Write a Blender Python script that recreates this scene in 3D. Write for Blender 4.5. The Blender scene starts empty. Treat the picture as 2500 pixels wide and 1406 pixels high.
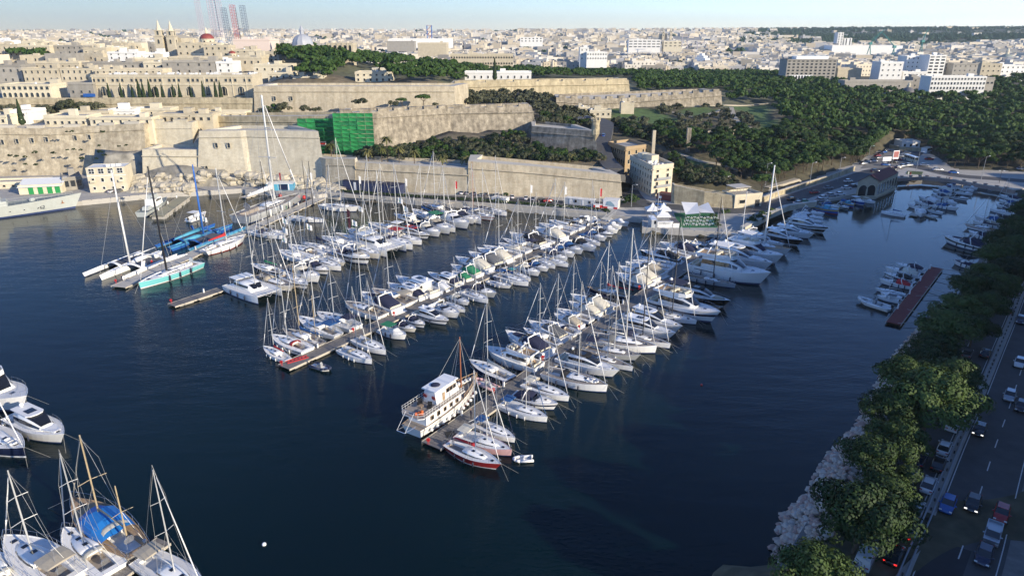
import bpy, math, random
from mathutils import Vector, Matrix, Euler
R = math.radians
SC = bpy.context.scene
COL = SC.collection
rnd = random.Random(7)

# ------------------------------------------------------------------ camera
FPX = 1690.0; PITCH = R(20.4); CAMH = 62.0
cam = bpy.data.cameras.new('camera'); camo = bpy.data.objects.new('camera', cam); COL.objects.link(camo)
cam.sensor_width = 36; cam.lens = 36*FPX/2500; cam.clip_start = 1; cam.clip_end = 30000
camo.location = (0, 0, CAMH); camo.rotation_euler = (R(90)-PITCH, 0, 0)
SC.camera = camo

# ------------------------------------------------------------------ sky, sun, exposure
SUN_EL, SUN_AZ = 17.5, 36.0          # elevation; degrees from +X towards the camera
w = bpy.data.worlds.new('World'); SC.world = w; w.use_nodes = True
nt = w.node_tree; nt.nodes.clear()
o = nt.nodes.new('ShaderNodeOutputWorld'); bg = nt.nodes.new('ShaderNodeBackground'); sk = nt.nodes.new('ShaderNodeTexSky')
sk.sky_type = 'NISHITA'; sk.sun_disc = False; sk.sun_elevation = R(SUN_EL); sk.sun_rotation = R(-(90+SUN_AZ))
sk.altitude = 60; sk.air_density = 1.0; sk.dust_density = 0.0; sk.ozone_density = 4.0
bg.inputs[1].default_value = 0.122
wb = nt.nodes.new('ShaderNodeMix'); wb.data_type = 'RGBA'; wb.blend_type = 'MULTIPLY'; wb.inputs[0].default_value = 1; wb.inputs[7].default_value = (.87, .93, 1.19, 1)   # the camera's cool white balance
nt.links.new(sk.outputs[0], wb.inputs[6]); nt.links.new(wb.outputs[2], bg.inputs[0]); nt.links.new(bg.outputs[0], o.inputs[0])
sl = bpy.data.lights.new('sun', 'SUN'); so = bpy.data.objects.new('sun', sl); COL.objects.link(so)
sl.energy = 5.0; sl.angle = R(0.5); sl.color = (1.0, 0.88, 0.70)
sd = Vector((math.cos(R(SUN_EL))*math.cos(R(SUN_AZ)), -math.cos(R(SUN_EL))*math.sin(R(SUN_AZ)), math.sin(R(SUN_EL))))
so.rotation_euler = (-sd).to_track_quat('-Z', 'Y').to_euler(); so.location = (0, 0, 200)
vs = SC.view_settings; vs.view_transform = 'Standard'; vs.look = 'None'; vs.exposure = 0.5; vs.gamma = 1; vs.use_curve_mapping = False

# ------------------------------------------------------------------ placing helpers
def ray(px, py):
    x = (px-1250)/FPX; y = -(py-703)/FPX
    return (x, math.cos(PITCH)+y*math.sin(PITCH), -math.sin(PITCH)+y*math.cos(PITCH))
def P(px, py, z=0.0):
    d = ray(px, py); t = (z-CAMH)/d[2]
    return Vector((d[0]*t, d[1]*t, z))
def PY(px, py, Y):
    d = ray(px, py); t = Y/d[1]
    return Vector((d[0]*t, Y, CAMH+d[2]*t))
def proj(v):
    x, y, z = v[0], v[1], v[2]-CAMH
    c = y*math.cos(PITCH)-z*math.sin(PITCH); u = y*math.sin(PITCH)+z*math.cos(PITCH)
    return 1250+FPX*x/c, 703-FPX*u/c
def inpoly(x, y, poly):
    c = False; n = len(poly); j = n-1
    for i in range(n):
        xi, yi = poly[i][0], poly[i][1]; xj, yj = poly[j][0], poly[j][1]
        if (yi > y) != (yj > y) and x < (xj-xi)*(y-yi)/(yj-yi)+xi: c = not c
        j = i
    return c
def dpoly(x, y, poly, closed=True):
    best = 1e9; n = len(poly)
    for i in range(n if closed else n-1):
        a = poly[i]; b = poly[(i+1) % n]
        dx = b[0]-a[0]; dy = b[1]-a[1]; l = dx*dx+dy*dy or 1e-9
        t = max(0, min(1, ((x-a[0])*dx+(y-a[1])*dy)/l))
        d = (x-a[0]-t*dx)**2+(y-a[1]-t*dy)**2
        if d < best: best = d
    return math.sqrt(best)

# ------------------------------------------------------------------ materials
MATS = {}
def mat(name, col, rough=0.7, metal=0.0, var=0.0, vscale=2.0, bump=0.0, bscale=20.0, coat=0.0, stain=None, stain_scale=0.3, stain_amt=0.5, brick=None, streak=0, spec=0.5, rnd_obj=0.0, trans=0.0, emit=None):
    if name in MATS: return MATS[name]
    m = bpy.data.materials.new(name); MATS[name] = m; m.use_nodes = True
    N = m.node_tree.nodes; L = m.node_tree.links; b = N['Principled BSDF']
    c = tuple(col)+(1,) if len(col) == 3 else col
    b.inputs['Base Color'].default_value = c; b.inputs['Roughness'].default_value = rough; b.inputs['Metallic'].default_value = metal
    b.inputs['Specular IOR Level'].default_value = spec
    if coat: b.inputs['Coat Weight'].default_value = coat; b.inputs['Coat Roughness'].default_value = 0.1
    if emit: b.inputs['Emission Color'].default_value = tuple(emit[:3])+(1,); b.inputs['Emission Strength'].default_value = emit[3]
    src = None
    tc = N.new('ShaderNodeTexCoord')
    def noise(scale, det=5, rough_=0.6):
        n = N.new('ShaderNodeTexNoise'); n.inputs['Scale'].default_value = scale; n.inputs['Detail'].default_value = det; n.inputs['Roughness'].default_value = rough_
        L.new(geo.outputs['Position'], n.inputs['Vector']) if world else L.new(tc.outputs['Object'], n.inputs['Vector'])
        return n
    world = True; geo = N.new('ShaderNodeNewGeometry')
    if var:
        n = noise(vscale); mr = N.new('ShaderNodeMapRange'); mr.inputs['From Min'].default_value = .3; mr.inputs['From Max'].default_value = .7
        mr.inputs['To Min'].default_value = 1-var; mr.inputs['To Max'].default_value = 1+var
        L.new(n.outputs['Fac'], mr.inputs['Value'])
        mx = N.new('ShaderNodeMix'); mx.data_type = 'RGBA'; mx.blend_type = 'MULTIPLY'; mx.inputs[0].default_value = 1
        mx.inputs[6].default_value = c; cb = N.new('ShaderNodeCombineColor')
        for i in range(3): L.new(mr.outputs[0], cb.inputs[i])
        L.new(cb.outputs[0], mx.inputs[7]); src = mx.outputs[2]
    if stain:
        n = noise(stain_scale, 8, .7); cr = N.new('ShaderNodeValToRGB'); cr.color_ramp.elements[0].position = .5-.18*stain_amt; cr.color_ramp.elements[1].position = .66
        cr.color_ramp.elements[0].color = (0, 0, 0, 1); cr.color_ramp.elements[1].color = (1, 1, 1, 1)
        L.new(n.outputs['Fac'], cr.inputs[0]); mx = N.new('ShaderNodeMix'); mx.data_type = 'RGBA'
        mth = N.new('ShaderNodeMath'); mth.operation = 'MULTIPLY'; mth.inputs[1].default_value = stain_amt; L.new(cr.outputs[0], mth.inputs[0])
        L.new(mth.outputs[0], mx.inputs[0]); mx.inputs[7].default_value = tuple(stain)+(1,)
        if src: L.new(src, mx.inputs[6])
        else: mx.inputs[6].default_value = c
        src = mx.outputs[2]
    if brick:
        # courses of masonry: horizontal joints from world Z, vertical joints from x+y
        sx = N.new('ShaderNodeSeparateXYZ'); L.new(geo.outputs['Position'], sx.inputs[0])
        ad = N.new('ShaderNodeMath'); ad.operation = 'ADD'; L.new(sx.outputs[0], ad.inputs[0]); L.new(sx.outputs[1], ad.inputs[1])
        cx = N.new('ShaderNodeCombineXYZ'); L.new(ad.outputs[0], cx.inputs[0]); L.new(sx.outputs[2], cx.inputs[1])
        br = N.new('ShaderNodeTexBrick'); br.inputs['Scale'].default_value = 1; br.inputs['Brick Width'].default_value = brick[0]; br.inputs['Row Height'].default_value = brick[1]
        br.inputs['Mortar Size'].default_value = 0.03; br.inputs['Color1'].default_value = (1, 1, 1, 1); br.inputs['Color2'].default_value = (.86, .85, .84, 1); br.inputs['Mortar'].default_value = (.72, .7, .68, 1)
        L.new(cx.outputs[0], br.inputs['Vector']); mx = N.new('ShaderNodeMix'); mx.data_type = 'RGBA'; mx.blend_type = 'MULTIPLY'; mx.inputs[0].default_value = brick[2]
        if src: L.new(src, mx.inputs[6])
        else: mx.inputs[6].default_value = c
        L.new(br.outputs['Color'], mx.inputs[7]); src = mx.outputs[2]
    if streak:      # rain streaks running down the face
        mp = N.new('ShaderNodeMapping'); mp.inputs['Scale'].default_value = (.55, .55, .045); L.new(geo.outputs['Position'], mp.inputs['Vector'])
        n = N.new('ShaderNodeTexNoise'); n.inputs['Scale'].default_value = 1; n.inputs['Detail'].default_value = 6; n.inputs['Roughness'].default_value = .65; L.new(mp.outputs[0], n.inputs['Vector'])
        mr = N.new('ShaderNodeMapRange'); mr.inputs['From Min'].default_value = .42; mr.inputs['From Max'].default_value = .68; mr.inputs['To Min'].default_value = 1; mr.inputs['To Max'].default_value = 1-streak; L.new(n.outputs['Fac'], mr.inputs['Value'])
        cb = N.new('ShaderNodeCombineColor')
        for i in range(3): L.new(mr.outputs[0], cb.inputs[i])
        mx = N.new('ShaderNodeMix'); mx.data_type = 'RGBA'; mx.blend_type = 'MULTIPLY'; mx.inputs[0].default_value = 1; L.new(cb.outputs[0], mx.inputs[7])
        if src: L.new(src, mx.inputs[6])
        else: mx.inputs[6].default_value = c
        src = mx.outputs[2]
    if rnd_obj:
        oi = N.new('ShaderNodeObjectInfo'); mr = N.new('ShaderNodeMapRange'); mr.inputs['To Min'].default_value = 1-rnd_obj; mr.inputs['To Max'].default_value = 1+rnd_obj
        L.new(oi.outputs['Random'], mr.inputs['Value']); mx = N.new('ShaderNodeMix'); mx.data_type = 'RGBA'; mx.blend_type = 'MULTIPLY'; mx.inputs[0].default_value = 1
        cb = N.new('ShaderNodeCombineColor')
        for i in range(3): L.new(mr.outputs[0], cb.inputs[i])
        L.new(cb.outputs[0], mx.inputs[7])
        if src: L.new(src, mx.inputs[6])
        else: mx.inputs[6].default_value = c
        src = mx.outputs[2]
    if src: L.new(src, b.inputs['Base Color'])
    if bump:
        n = noise(bscale, 4); bp = N.new('ShaderNodeBump'); bp.inputs['Strength'].default_value = bump; bp.inputs['Distance'].default_value = .15
        L.new(n.outputs['Fac'], bp.inputs['Height']); L.new(bp.outputs[0], b.inputs['Normal'])
    return m

# ------------------------------------------------------------------ mesh builder
class MB:
    def __init__(s): s.v = []; s.f = []; s.m = []
    def add(s, vs, fs, mi=0):
        k = len(s.v); s.v += [tuple(v) for v in vs]; s.f += [tuple(i+k for i in f) for f in fs]; s.m += [mi]*len(fs)
    def box(s, x0, y0, z0, x1, y1, z1, mi=0, bottom=True):
        vs = [(x0,y0,z0),(x1,y0,z0),(x1,y1,z0),(x0,y1,z0),(x0,y0,z1),(x1,y0,z1),(x1,y1,z1),(x0,y1,z1)]
        fs = [(4,5,6,7),(0,1,5,4),(1,2,6,5),(2,3,7,6),(3,0,4,7)]+([(3,2,1,0)] if bottom else [])
        s.add(vs, fs, mi)
    def cbox(s, c, sz, mi=0): s.box(c[0]-sz[0]/2, c[1]-sz[1]/2, c[2]-sz[2]/2, c[0]+sz[0]/2, c[1]+sz[1]/2, c[2]+sz[2]/2, mi)
    def obox(s, a, b, wdt, z0, z1, mi=0):
        """box along the ground segment a-b, width wdt"""
        a = Vector((a[0], a[1])); b = Vector((b[0], b[1])); d = (b-a).normalized(); n = Vector((-d.y, d.x))*wdt/2
        q = [a-n, b-n, b+n, a+n]
        s.add([(p.x, p.y, z0) for p in q]+[(p.x, p.y, z1) for p in q], [(4,5,6,7),(0,1,5,4),(1,2,6,5),(2,3,7,6),(3,0,4,7),(3,2,1,0)], mi)
    def prism(s, poly, z0, z1, mi=0, mtop=None, base=None, cap=True):
        n = len(poly); base = base or poly
        z1s = z1 if isinstance(z1, (list, tuple)) else [z1]*n
        vs = [(p[0], p[1], z0) for p in base]+[(p[0], p[1], z1s[i]) for i, p in enumerate(poly)]
        s.add(vs, [(i, (i+1) % n, n+(i+1) % n, n+i) for i in range(n)], mi)
        if cap: s.add([(p[0], p[1], z1s[i]) for i, p in enumerate(poly)], [tuple(range(n))], mi if mtop is None else mtop)
    def tube(s, a, b, r0, r1=None, n=6, mi=0, cap=True):
        r1 = r0 if r1 is None else r1; a = Vector(a); b = Vector(b); d = b-a
        if d.length < 1e-6: return
        q = d.to_track_quat('Z', 'Y'); vs = []
        for c, r in ((a, r0), (b, r1)):
            for i in range(n):
                t = 2*math.pi*i/n; vs.append(c+q @ Vector((r*math.cos(t), r*math.sin(t), 0)))
        fs = [(i, (i+1) % n, n+(i+1) % n, n+i) for i in range(n)]
        if cap: fs += [tuple(range(n-1, -1, -1)), tuple(range(n, 2*n))]
        s.add(vs, fs, mi)
    def path(s, pts, r, n=5, mi=0):
        for a, b in zip(pts, pts[1:]): s.tube(a, b, r, r, n, mi)
    def loft(s, secs, mi=0, caps=True, closed=True):
        n = len(secs[0]); k = len(secs); vs = [v for sec in secs for v in sec]; fs = []
        for j in range(k-1):
            for i in range(n if closed else n-1):
                a = j*n+i; b = j*n+(i+1) % n; fs.append((a, b, b+n, a+n))
        if caps: fs += [tuple(range(n-1, -1, -1)), tuple(range((k-1)*n, k*n))]
        s.add(vs, fs, mi)
    def lathe(s, prof, n=12, mi=0, c=(0, 0, 0)):
        secs = [[(c[0]+r*math.cos(2*math.pi*i/n), c[1]+r*math.sin(2*math.pi*i/n), c[2]+z) for i in range(n)] for r, z in prof]
        s.loft(secs, mi)
    def sphere(s, c, r, n=8, k=5, mi=0, sz=1.0):
        s.lathe([(max(.001, r*math.sin(math.pi*j/k)), -r*sz*math.cos(math.pi*j/k)) for j in range(k+1)], n, mi, c)
    def mesh(s, name, smooth=False):
        me = bpy.data.meshes.new(name); me.from_pydata(s.v, [], s.f)
        me.polygons.foreach_set('material_index', s.m)
        if smooth: me.polygons.foreach_set('use_smooth', [True]*len(s.f))
        for _ in range(max(s.m, default=0)+1): me.materials.append(None)
        me.update(); return me

def setmats(ob, mats):
    if not isinstance(mats, (list, tuple)): mats = [mats]
    for i, sl in enumerate(ob.material_slots):
        sl.link = 'OBJECT'; sl.material = mats[min(i, len(mats)-1)]
def link(name, me, mats=None, parent=None, loc=(0, 0, 0), rot=None, scale=None, **kw):
    ob = bpy.data.objects.new(name, me); COL.objects.link(ob)
    if parent is not None: ob.parent = parent
    ob.location = loc
    if rot is not None: ob.rotation_euler = rot if isinstance(rot, (tuple, list, Euler)) else (0, 0, rot)
    if scale is not None: ob.scale = (scale,)*3 if isinstance(scale, (int, float)) else scale
    if mats is not None and me is not None: setmats(ob, mats)
    for k, v in kw.items():
        if v is not None: ob[k] = v
    return ob
def thing(name, label, cat, loc=(0, 0, 0), rz=0.0, group=None, scale=None):
    return link(name, None, None, None, loc, rz, scale, label=label, category=cat, group=group)
def struct(name, mb, mats, smooth=False): return link(name, mb.mesh(name, smooth), mats, kind='structure')
MESH = {}
def cached(key, fn, smooth=False):
    if key not in MESH: MESH[key] = fn().mesh(key, smooth)
    return MESH[key]
WORDS = ['first', 'second', 'third', 'fourth', 'fifth', 'sixth', 'seventh', 'eighth', 'ninth', 'tenth', 'eleventh', 'twelfth', 'thirteenth', 'fourteenth', 'fifteenth', 'sixteenth', 'seventeenth', 'eighteenth', 'nineteenth', 'twentieth']
WORDS += ['twenty-'+x for x in WORDS[:9]]+['thirtieth']+['thirty-'+x for x in WORDS[:9]]+['fortieth']
# ------------------------------------------------------------------ shared materials
M_LIME = mat('limestone_restored', (.56, .50, .375), .9, var=.12, vscale=.15, stain=(.36, .29, .19), stain_scale=.6, stain_amt=.6, brick=(1.3, .6, .8), streak=.3, bump=.5, bscale=2.5)
M_LIME_W = mat('limestone_weathered', (.45, .40, .31), .95, var=.3, vscale=.5, stain=(.17, .145, .11), stain_scale=.45, stain_amt=.85, brick=(1.2, .55, .7), streak=.45, bump=.8, bscale=1.6)
M_LIME_P = mat('limestone_pale', (.64, .59, .46), .9, var=.09, vscale=.2, stain=(.45, .38, .25), stain_scale=.8, stain_amt=.5, brick=(1.3, .6, .7), streak=.18, bump=.3, bscale=2.5)
M_CLIFF = mat('limestone_cliff', (.58, .51, .37), .95, var=.25, vscale=.4, stain=(.27, .22, .15), stain_scale=.35, stain_amt=.75, brick=(1.2, .55, .5), streak=.3, bump=.9, bscale=1.2)
M_TOP = mat('parapet_top', (.55, .51, .43), .9, var=.12, vscale=.5, stain=(.33, .29, .2), stain_scale=.5, stain_amt=.4)
M_ROCK = mat('raw_rock', (.42, .365, .27), .95, var=.3, vscale=.3, stain=(.2, .18, .13), stain_scale=.4, stain_amt=.75, bump=1, bscale=.8)
M_CONC = mat('quay_concrete', (.42, .40, .36), .9, var=.12, vscale=.3, stain=(.25, .23, .2), stain_scale=.4, stain_amt=.4, bump=.2, bscale=4)
M_QUAY = mat('quay_face', (.46, .44, .40), .85, var=.1, vscale=.5, stain=(.16, .16, .13), stain_scale=.5, stain_amt=.35)
M_ASPH = mat('asphalt', (.075, .075, .076), .85, var=.25, vscale=.35, stain=(.085, .083, .08), stain_scale=.12, stain_amt=.6, bump=.15, bscale=30)
M_ASPH_N = mat('fresh_asphalt', (.028, .028, .032), .8, var=.12, vscale=1, bump=.15, bscale=30)
M_PAVE = mat('pavement', (.20, .19, .175), .9, var=.2, vscale=.5, stain=(.1, .095, .09), stain_scale=.7, stain_amt=.5)
M_LINE = mat('road_paint', (.6, .6, .57), .7, var=.2, vscale=3)
M_GRASS = mat('lawn', (.055, .095, .022), .95, var=.35, vscale=.2, stain=(.13, .115, .06), stain_scale=.12, stain_amt=.5, bump=.4, bscale=6)
M_EARTH = mat('bare_earth', (.17, .115, .075), .95, var=.3, vscale=.25, bump=.4, bscale=3)
M_WHITE = mat('white_paint', (.78, .78, .76), .55, var=.05, vscale=1)
M_DARKWIN = mat('window_glass', (.02, .025, .03), .12, spec=.8)
M_METAL = mat('galvanised_metal', (.5, .51, .52), .4, metal=.7)
M_GREYMET = mat('grey_metal', (.3, .31, .32), .5)
M_BLACK = mat('black_rubber', (.02, .02, .02), .7)
M_RED = mat('red_paint', (.5, .03, .03), .45)
M_STEELD = mat('dark_steel', (.05, .055, .06), .5)

# ------------------------------------------------------------------ shoreline (image points on the water plane)
SHORE_PX = [(-1500, 640), (-50, 522), (202, 502), (363, 486), (591, 472), (600, 474), (779, 487), (800, 484), (1025, 502), (1240, 516), (1567, 545), (1567, 569), (1798, 583), (1812, 571),
            (1876, 536), (1920, 516), (1989, 505), (2085, 484), (2100, 483), (2136, 481), (2184, 458), (2190, 443), (2252, 440), (2319, 446), (2346, 452), (2400, 461), (2478, 474),
            (2497, 490), (2486, 520), (2462, 560), (2432, 600), (2412, 640), (2392, 690), (2330, 745), (2290, 775), (2240, 818), (2195, 868), (2165, 912), (2125, 1000), (2095, 1050),
            (2020, 1135), (1985, 1210), (1925, 1265), (1900, 1345), (1925, 1385), (1830, 1400), (1745, 1392), (1700, 1500), (1720, 1900)]
SHORE = [P(x, y, 0) for x, y in SHORE_PX]
WATERPOLY = [(-3000, SHORE[0].y)]+[(p.x, p.y) for p in SHORE]+[(SHORE[-1].x+10, -800), (-3000, -800)]
NEAR_LAND = [(p.x, p.y) for p in SHORE]

# ------------------------------------------------------------------ terrain height field, interpolated in (image column, log distance)
CP = []
def cp(px, *yz):
    for Y, z in yz: CP.append((px/260.0, 5.0*math.log(Y), z))
L0 = [(200, 1.5), (260, 1.6), (296, 2), (304, 22), (345, 23), (356, 23.5), (368, 29.5), (400, 30.5), (450, 34), (500, 37)]
cp(-900, *L0, (700, 44), (1000, 32), (1500, 30), (2500, 42), (4200, 55))
cp(0, *L0, (560, 39), (650, 43), (800, 40), (1000, 30), (1500, 28), (2200, 42), (3000, 50), (4500, 57))
cp(300, *L0, (600, 42), (700, 42), (900, 30), (1300, 15), (2000, 30), (3000, 48), (4500, 58))
cp(560, (200, 1.5), (262, 1.6), (285, 6), (300, 13), (315, 22), (345, 23), (356, 23.5), (368, 29.5), (400, 31), (450, 34), (520, 37), (600, 42), (700, 40), (900, 25), (1300, 12), (2000, 28), (3000, 44), (4500, 57))
cp(760, (200, 1.5), (265, 1.6), (290, 6), (320, 20), (345, 23), (356, 23.5), (370, 33), (420, 38), (500, 42), (600, 42), (800, 28), (1300, 12), (2000, 26), (3000, 42), (4500, 57))
cp(1000, (200, 1.5), (262, 1.6), (280, 10.4), (305, 11), (320, 14), (330, 25), (356, 24), (372, 33), (420, 35), (500, 36), (600, 33), (900, 16), (1300, 8), (2000, 24), (3000, 42), (4500, 57))
cp(1250, (200, 1.5), (255, 1.6), (278, 10.4), (300, 11.5), (318, 15), (340, 20), (352, 23), (400, 24), (430, 28), (500, 28), (600, 25), (800, 18), (1100, 6), (1400, 5), (2000, 23), (3000, 41), (4500, 58))
cp(1480, (200, 1.5), (255, 1.6), (275, 9), (300, 12), (330, 14), (370, 16), (405, 19), (450, 22), (520, 24), (600, 22), (800, 15), (1100, 6), (1400, 6), (2000, 24), (3000, 42), (4500, 60))
cp(1700, (200, 1.5), (240, 1.6), (262, 4.5), (285, 8.5), (320, 11.5), (360, 14), (400, 17), (450, 19), (520, 20), (600, 19), (800, 13), (1100, 6), (1400, 6), (2000, 22), (3000, 42), (4500, 62))
cp(1900, (200, 1.5), (255, 1.6), (285, 2.4), (305, 5.0), (340, 10), (400, 14.5), (450, 16), (550, 16.5), (700, 16), (900, 12), (1200, 7), (2000, 18), (2600, 34), (3500, 58), (4500, 68))
cp(2100, (200, 1.5), (285, 1.6), (345, 1.9), (365, 4), (400, 9.5), (500, 15), (600, 16), (700, 15), (900, 12), (1200, 8), (2000, 17), (2600, 38), (3500, 64), (4500, 72))
cp(2300, (100, 3.0), (200, 2.6), (300, 1.6), (345, 1.7), (385, 3), (450, 8.5), (550, 14), (650, 14), (800, 14), (1200, 10), (2000, 18), (2600, 42), (3500, 68), (4500, 74))
cp(2500, (55, 3.2), (100, 3.2), (150, 3.0), (220, 2.8), (300, 1.7), (350, 4), (400, 7), (500, 12), (650, 16), (800, 17), (1200, 14), (2000, 24), (2600, 46), (3500, 70), (4500, 76))
cp(3600, (55, 3.2), (100, 3.2), (150, 4), (250, 10), (400, 15), (800, 22), (2000, 30), (4500, 78))
import numpy as np
_cp = np.array(CP); U0, UD, UN = -1400/260.0, 20/260.0, 290; V0, VD, VN = 5*math.log(28), .03, 960
_u = U0+UD*np.arange(UN)[:, None]; _v = V0+VD*np.arange(VN)[None, :]
_s = np.zeros((UN, VN)); _w = np.zeros((UN, VN))
for a_, b_, z_ in _cp:
    k_ = 1/(((_u-a_)**2+(_v-b_)**2)**2+.002); _s += k_*z_; _w += k_
HG = (_s/_w).tolist()
def hz(x, y):
    y = max(y, 29.0)
    px = 1250+FPX*x/(y*.937+17)
    u = min(max((px/260.0-U0)/UD, 0), UN-1.01); v = min(max((5*math.log(y)-V0)/VD, 0), VN-1.01)
    i = int(u); j = int(v); fu = u-i; fv = v-j
    return (HG[i][j]*(1-fu)+HG[i+1][j]*fu)*(1-fv)+(HG[i][j+1]*(1-fu)+HG[i+1][j+1]*fu)*fv
QUAY_BACK_PX = [(2560, 452), (2560, 425), (2480, 418), (2330, 412), (2290, 385), (2235, 355), (2190, 352), (2130, 372), (2095, 395), (1990, 432), (1900, 462), (1850, 478), (1640, 470), (1560, 440), (1530, 470),
                (1500, 462), (800, 440), (600, 450), (330, 455), (215, 425), (-60, 432), (-1500, 500)]
QZ = 1.7
QUAYPOLY = [(p.x, p.y) for p in SHORE[0:27]]+[tuple(P(x, y, QZ)[:2]) for x, y in QUAY_BACK_PX]
LOW = []      # (polygon, height): the terrain stays below these built masses
def ground(x, y):
    """height of the terrain sheet"""
    if inpoly(x, y, WATERPOLY): return -3.0
    z = hz(x, y)
    if y < 560:
        if inpoly(x, y, QUAYPOLY): z = min(z, 1.2)
        if y < 420 and z > 1.0: z = min(z, 1.1+.75*dpoly(x, y, NEAR_LAND, False))
        for poly, zz, bb in LOW:
            if bb[0] <= x <= bb[2] and bb[1] <= y <= bb[3] and z > zz and inpoly(x, y, poly): z = zz
    return z
def hit(px, py, lo=60, hi=5500):
    """where the view ray through a pixel meets the terrain"""
    d = ray(px, py); Y = lo
    while Y < hi:
        t = Y/d[1]; z = CAMH+d[2]*t
        if z <= hz(d[0]*t, Y): break
        Y *= 1.008
    t = Y/d[1]; return Vector((d[0]*t, Y, hz(d[0]*t, Y)))

LAWNS = [[(1440, 262), (1500, 290), (1640, 318), (1652, 292), (1600, 268)], [(1640, 272), (1700, 285), (1760, 270), (1700, 262)], [(1785, 262), (1870, 258), (1900, 330), (1880, 335), (1830, 300)],
         [(1640, 370), (1760, 410), (1720, 425), (1660, 400)]]
LAWNW = [[hit(*p) for p in l] for l in LAWNS]
def ground_colour(x, y):
    px, py = proj((x, y, hz(x, y)))
    n = rnd.random()
    for l in LAWNW:
        if inpoly(x, y, l): return (.075, .13, .03)
    if y > 900:
        if px > 1850 or (y > 2600 and px < 300): return (.07+.05*n, .085+.04*n, .05+.03*n)
        return (.32+.1*n, .30+.09*n, .25+.08*n)
    if px < 640: return (.36, .33, .26)
    if y > 430 and px < 1900: return (.10+.04*n, .11+.03*n, .06+.02*n)
    if px < 1480: return (.14+.06*n, .12+.04*n, .075+.03*n)
    return (.075+.04*n, .07+.03*n, .04+.02*n)
for _pl, _z in (([(190, 262), (345, 262), (345, 296), (190, 298)], 1.2), ([(345, 262), (500, 262), (500, 282), (345, 286)], 2.0)):
    _q = [PY(a, 430, b) for a, b in _pl]; _q = [(v.x, v.y) for v in _q]; LOW.append((_q, _z, (min(p[0] for p in _q), min(p[1] for p in _q), max(p[0] for p in _q), max(p[1] for p in _q))))
def build_ground():
    cols = [-1400, -1100, -850, -650, -480, -350, -240, -150]+list(range(-80, 2660, 24))+[2720, 2820, 2950, 3100, 3300, 3550, 3900]
    rows = [-60, -20, 8, 20, 30, 38, 45, 52]; Y = 57.0
    while Y < 6500: rows.append(Y); Y *= 1.0145 if Y < 460 else 1.028
    mb = MB(); vs = []; cs = []
    for Y in rows:
        for px in cols:
            yy = max(Y, 30); x = (px-1250)*(yy*.937+17)/FPX
            z = ground(x, Y)
            if Y > 300: z += rnd.uniform(-.25, .25)
            vs.append((x, Y, z)); cs.append(ground_colour(x, max(Y, 30)))
    n = len(cols); fs = [(j*n+i, j*n+i+1, (j+1)*n+i+1, (j+1)*n+i) for j in range(len(rows)-1) for i in range(n-1)]
    mb.add(vs, fs)
    me = mb.mesh('ground', True)
    ca = me.color_attributes.new('soil', 'FLOAT_COLOR', 'POINT'); ca.data.foreach_set('color', [c for q in cs for c in (q[0], q[1], q[2], 1)])
    m = mat('terrain', (.2, .18, .12), .95, bump=.5, bscale=1.2); N = m.node_tree.nodes; L = m.node_tree.links; b = N['Principled BSDF']
    at = N.new('ShaderNodeAttribute'); at.attribute_name = 'soil'; tn = N.new('ShaderNodeTexNoise'); tn.inputs['Scale'].default_value = .35; tn.inputs['Detail'].default_value = 8
    g = N.new('ShaderNodeNewGeometry'); L.new(g.outputs['Position'], tn.inputs['Vector']); mr = N.new('ShaderNodeMapRange'); mr.inputs['From Min'].default_value = .3; mr.inputs['From Max'].default_value = .7; mr.inputs['To Min'].default_value = .6; mr.inputs['To Max'].default_value = 1.35
    L.new(tn.outputs['Fac'], mr.inputs['Value']); mx = N.new('ShaderNodeVectorMath'); mx.operation = 'SCALE'; L.new(at.outputs['Color'], mx.inputs[0]); L.new(mr.outputs[0], mx.inputs['Scale'])
    L.new(mx.outputs[0], b.inputs['Base Color'])
    link('ground', me, m, kind='structure')

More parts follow.
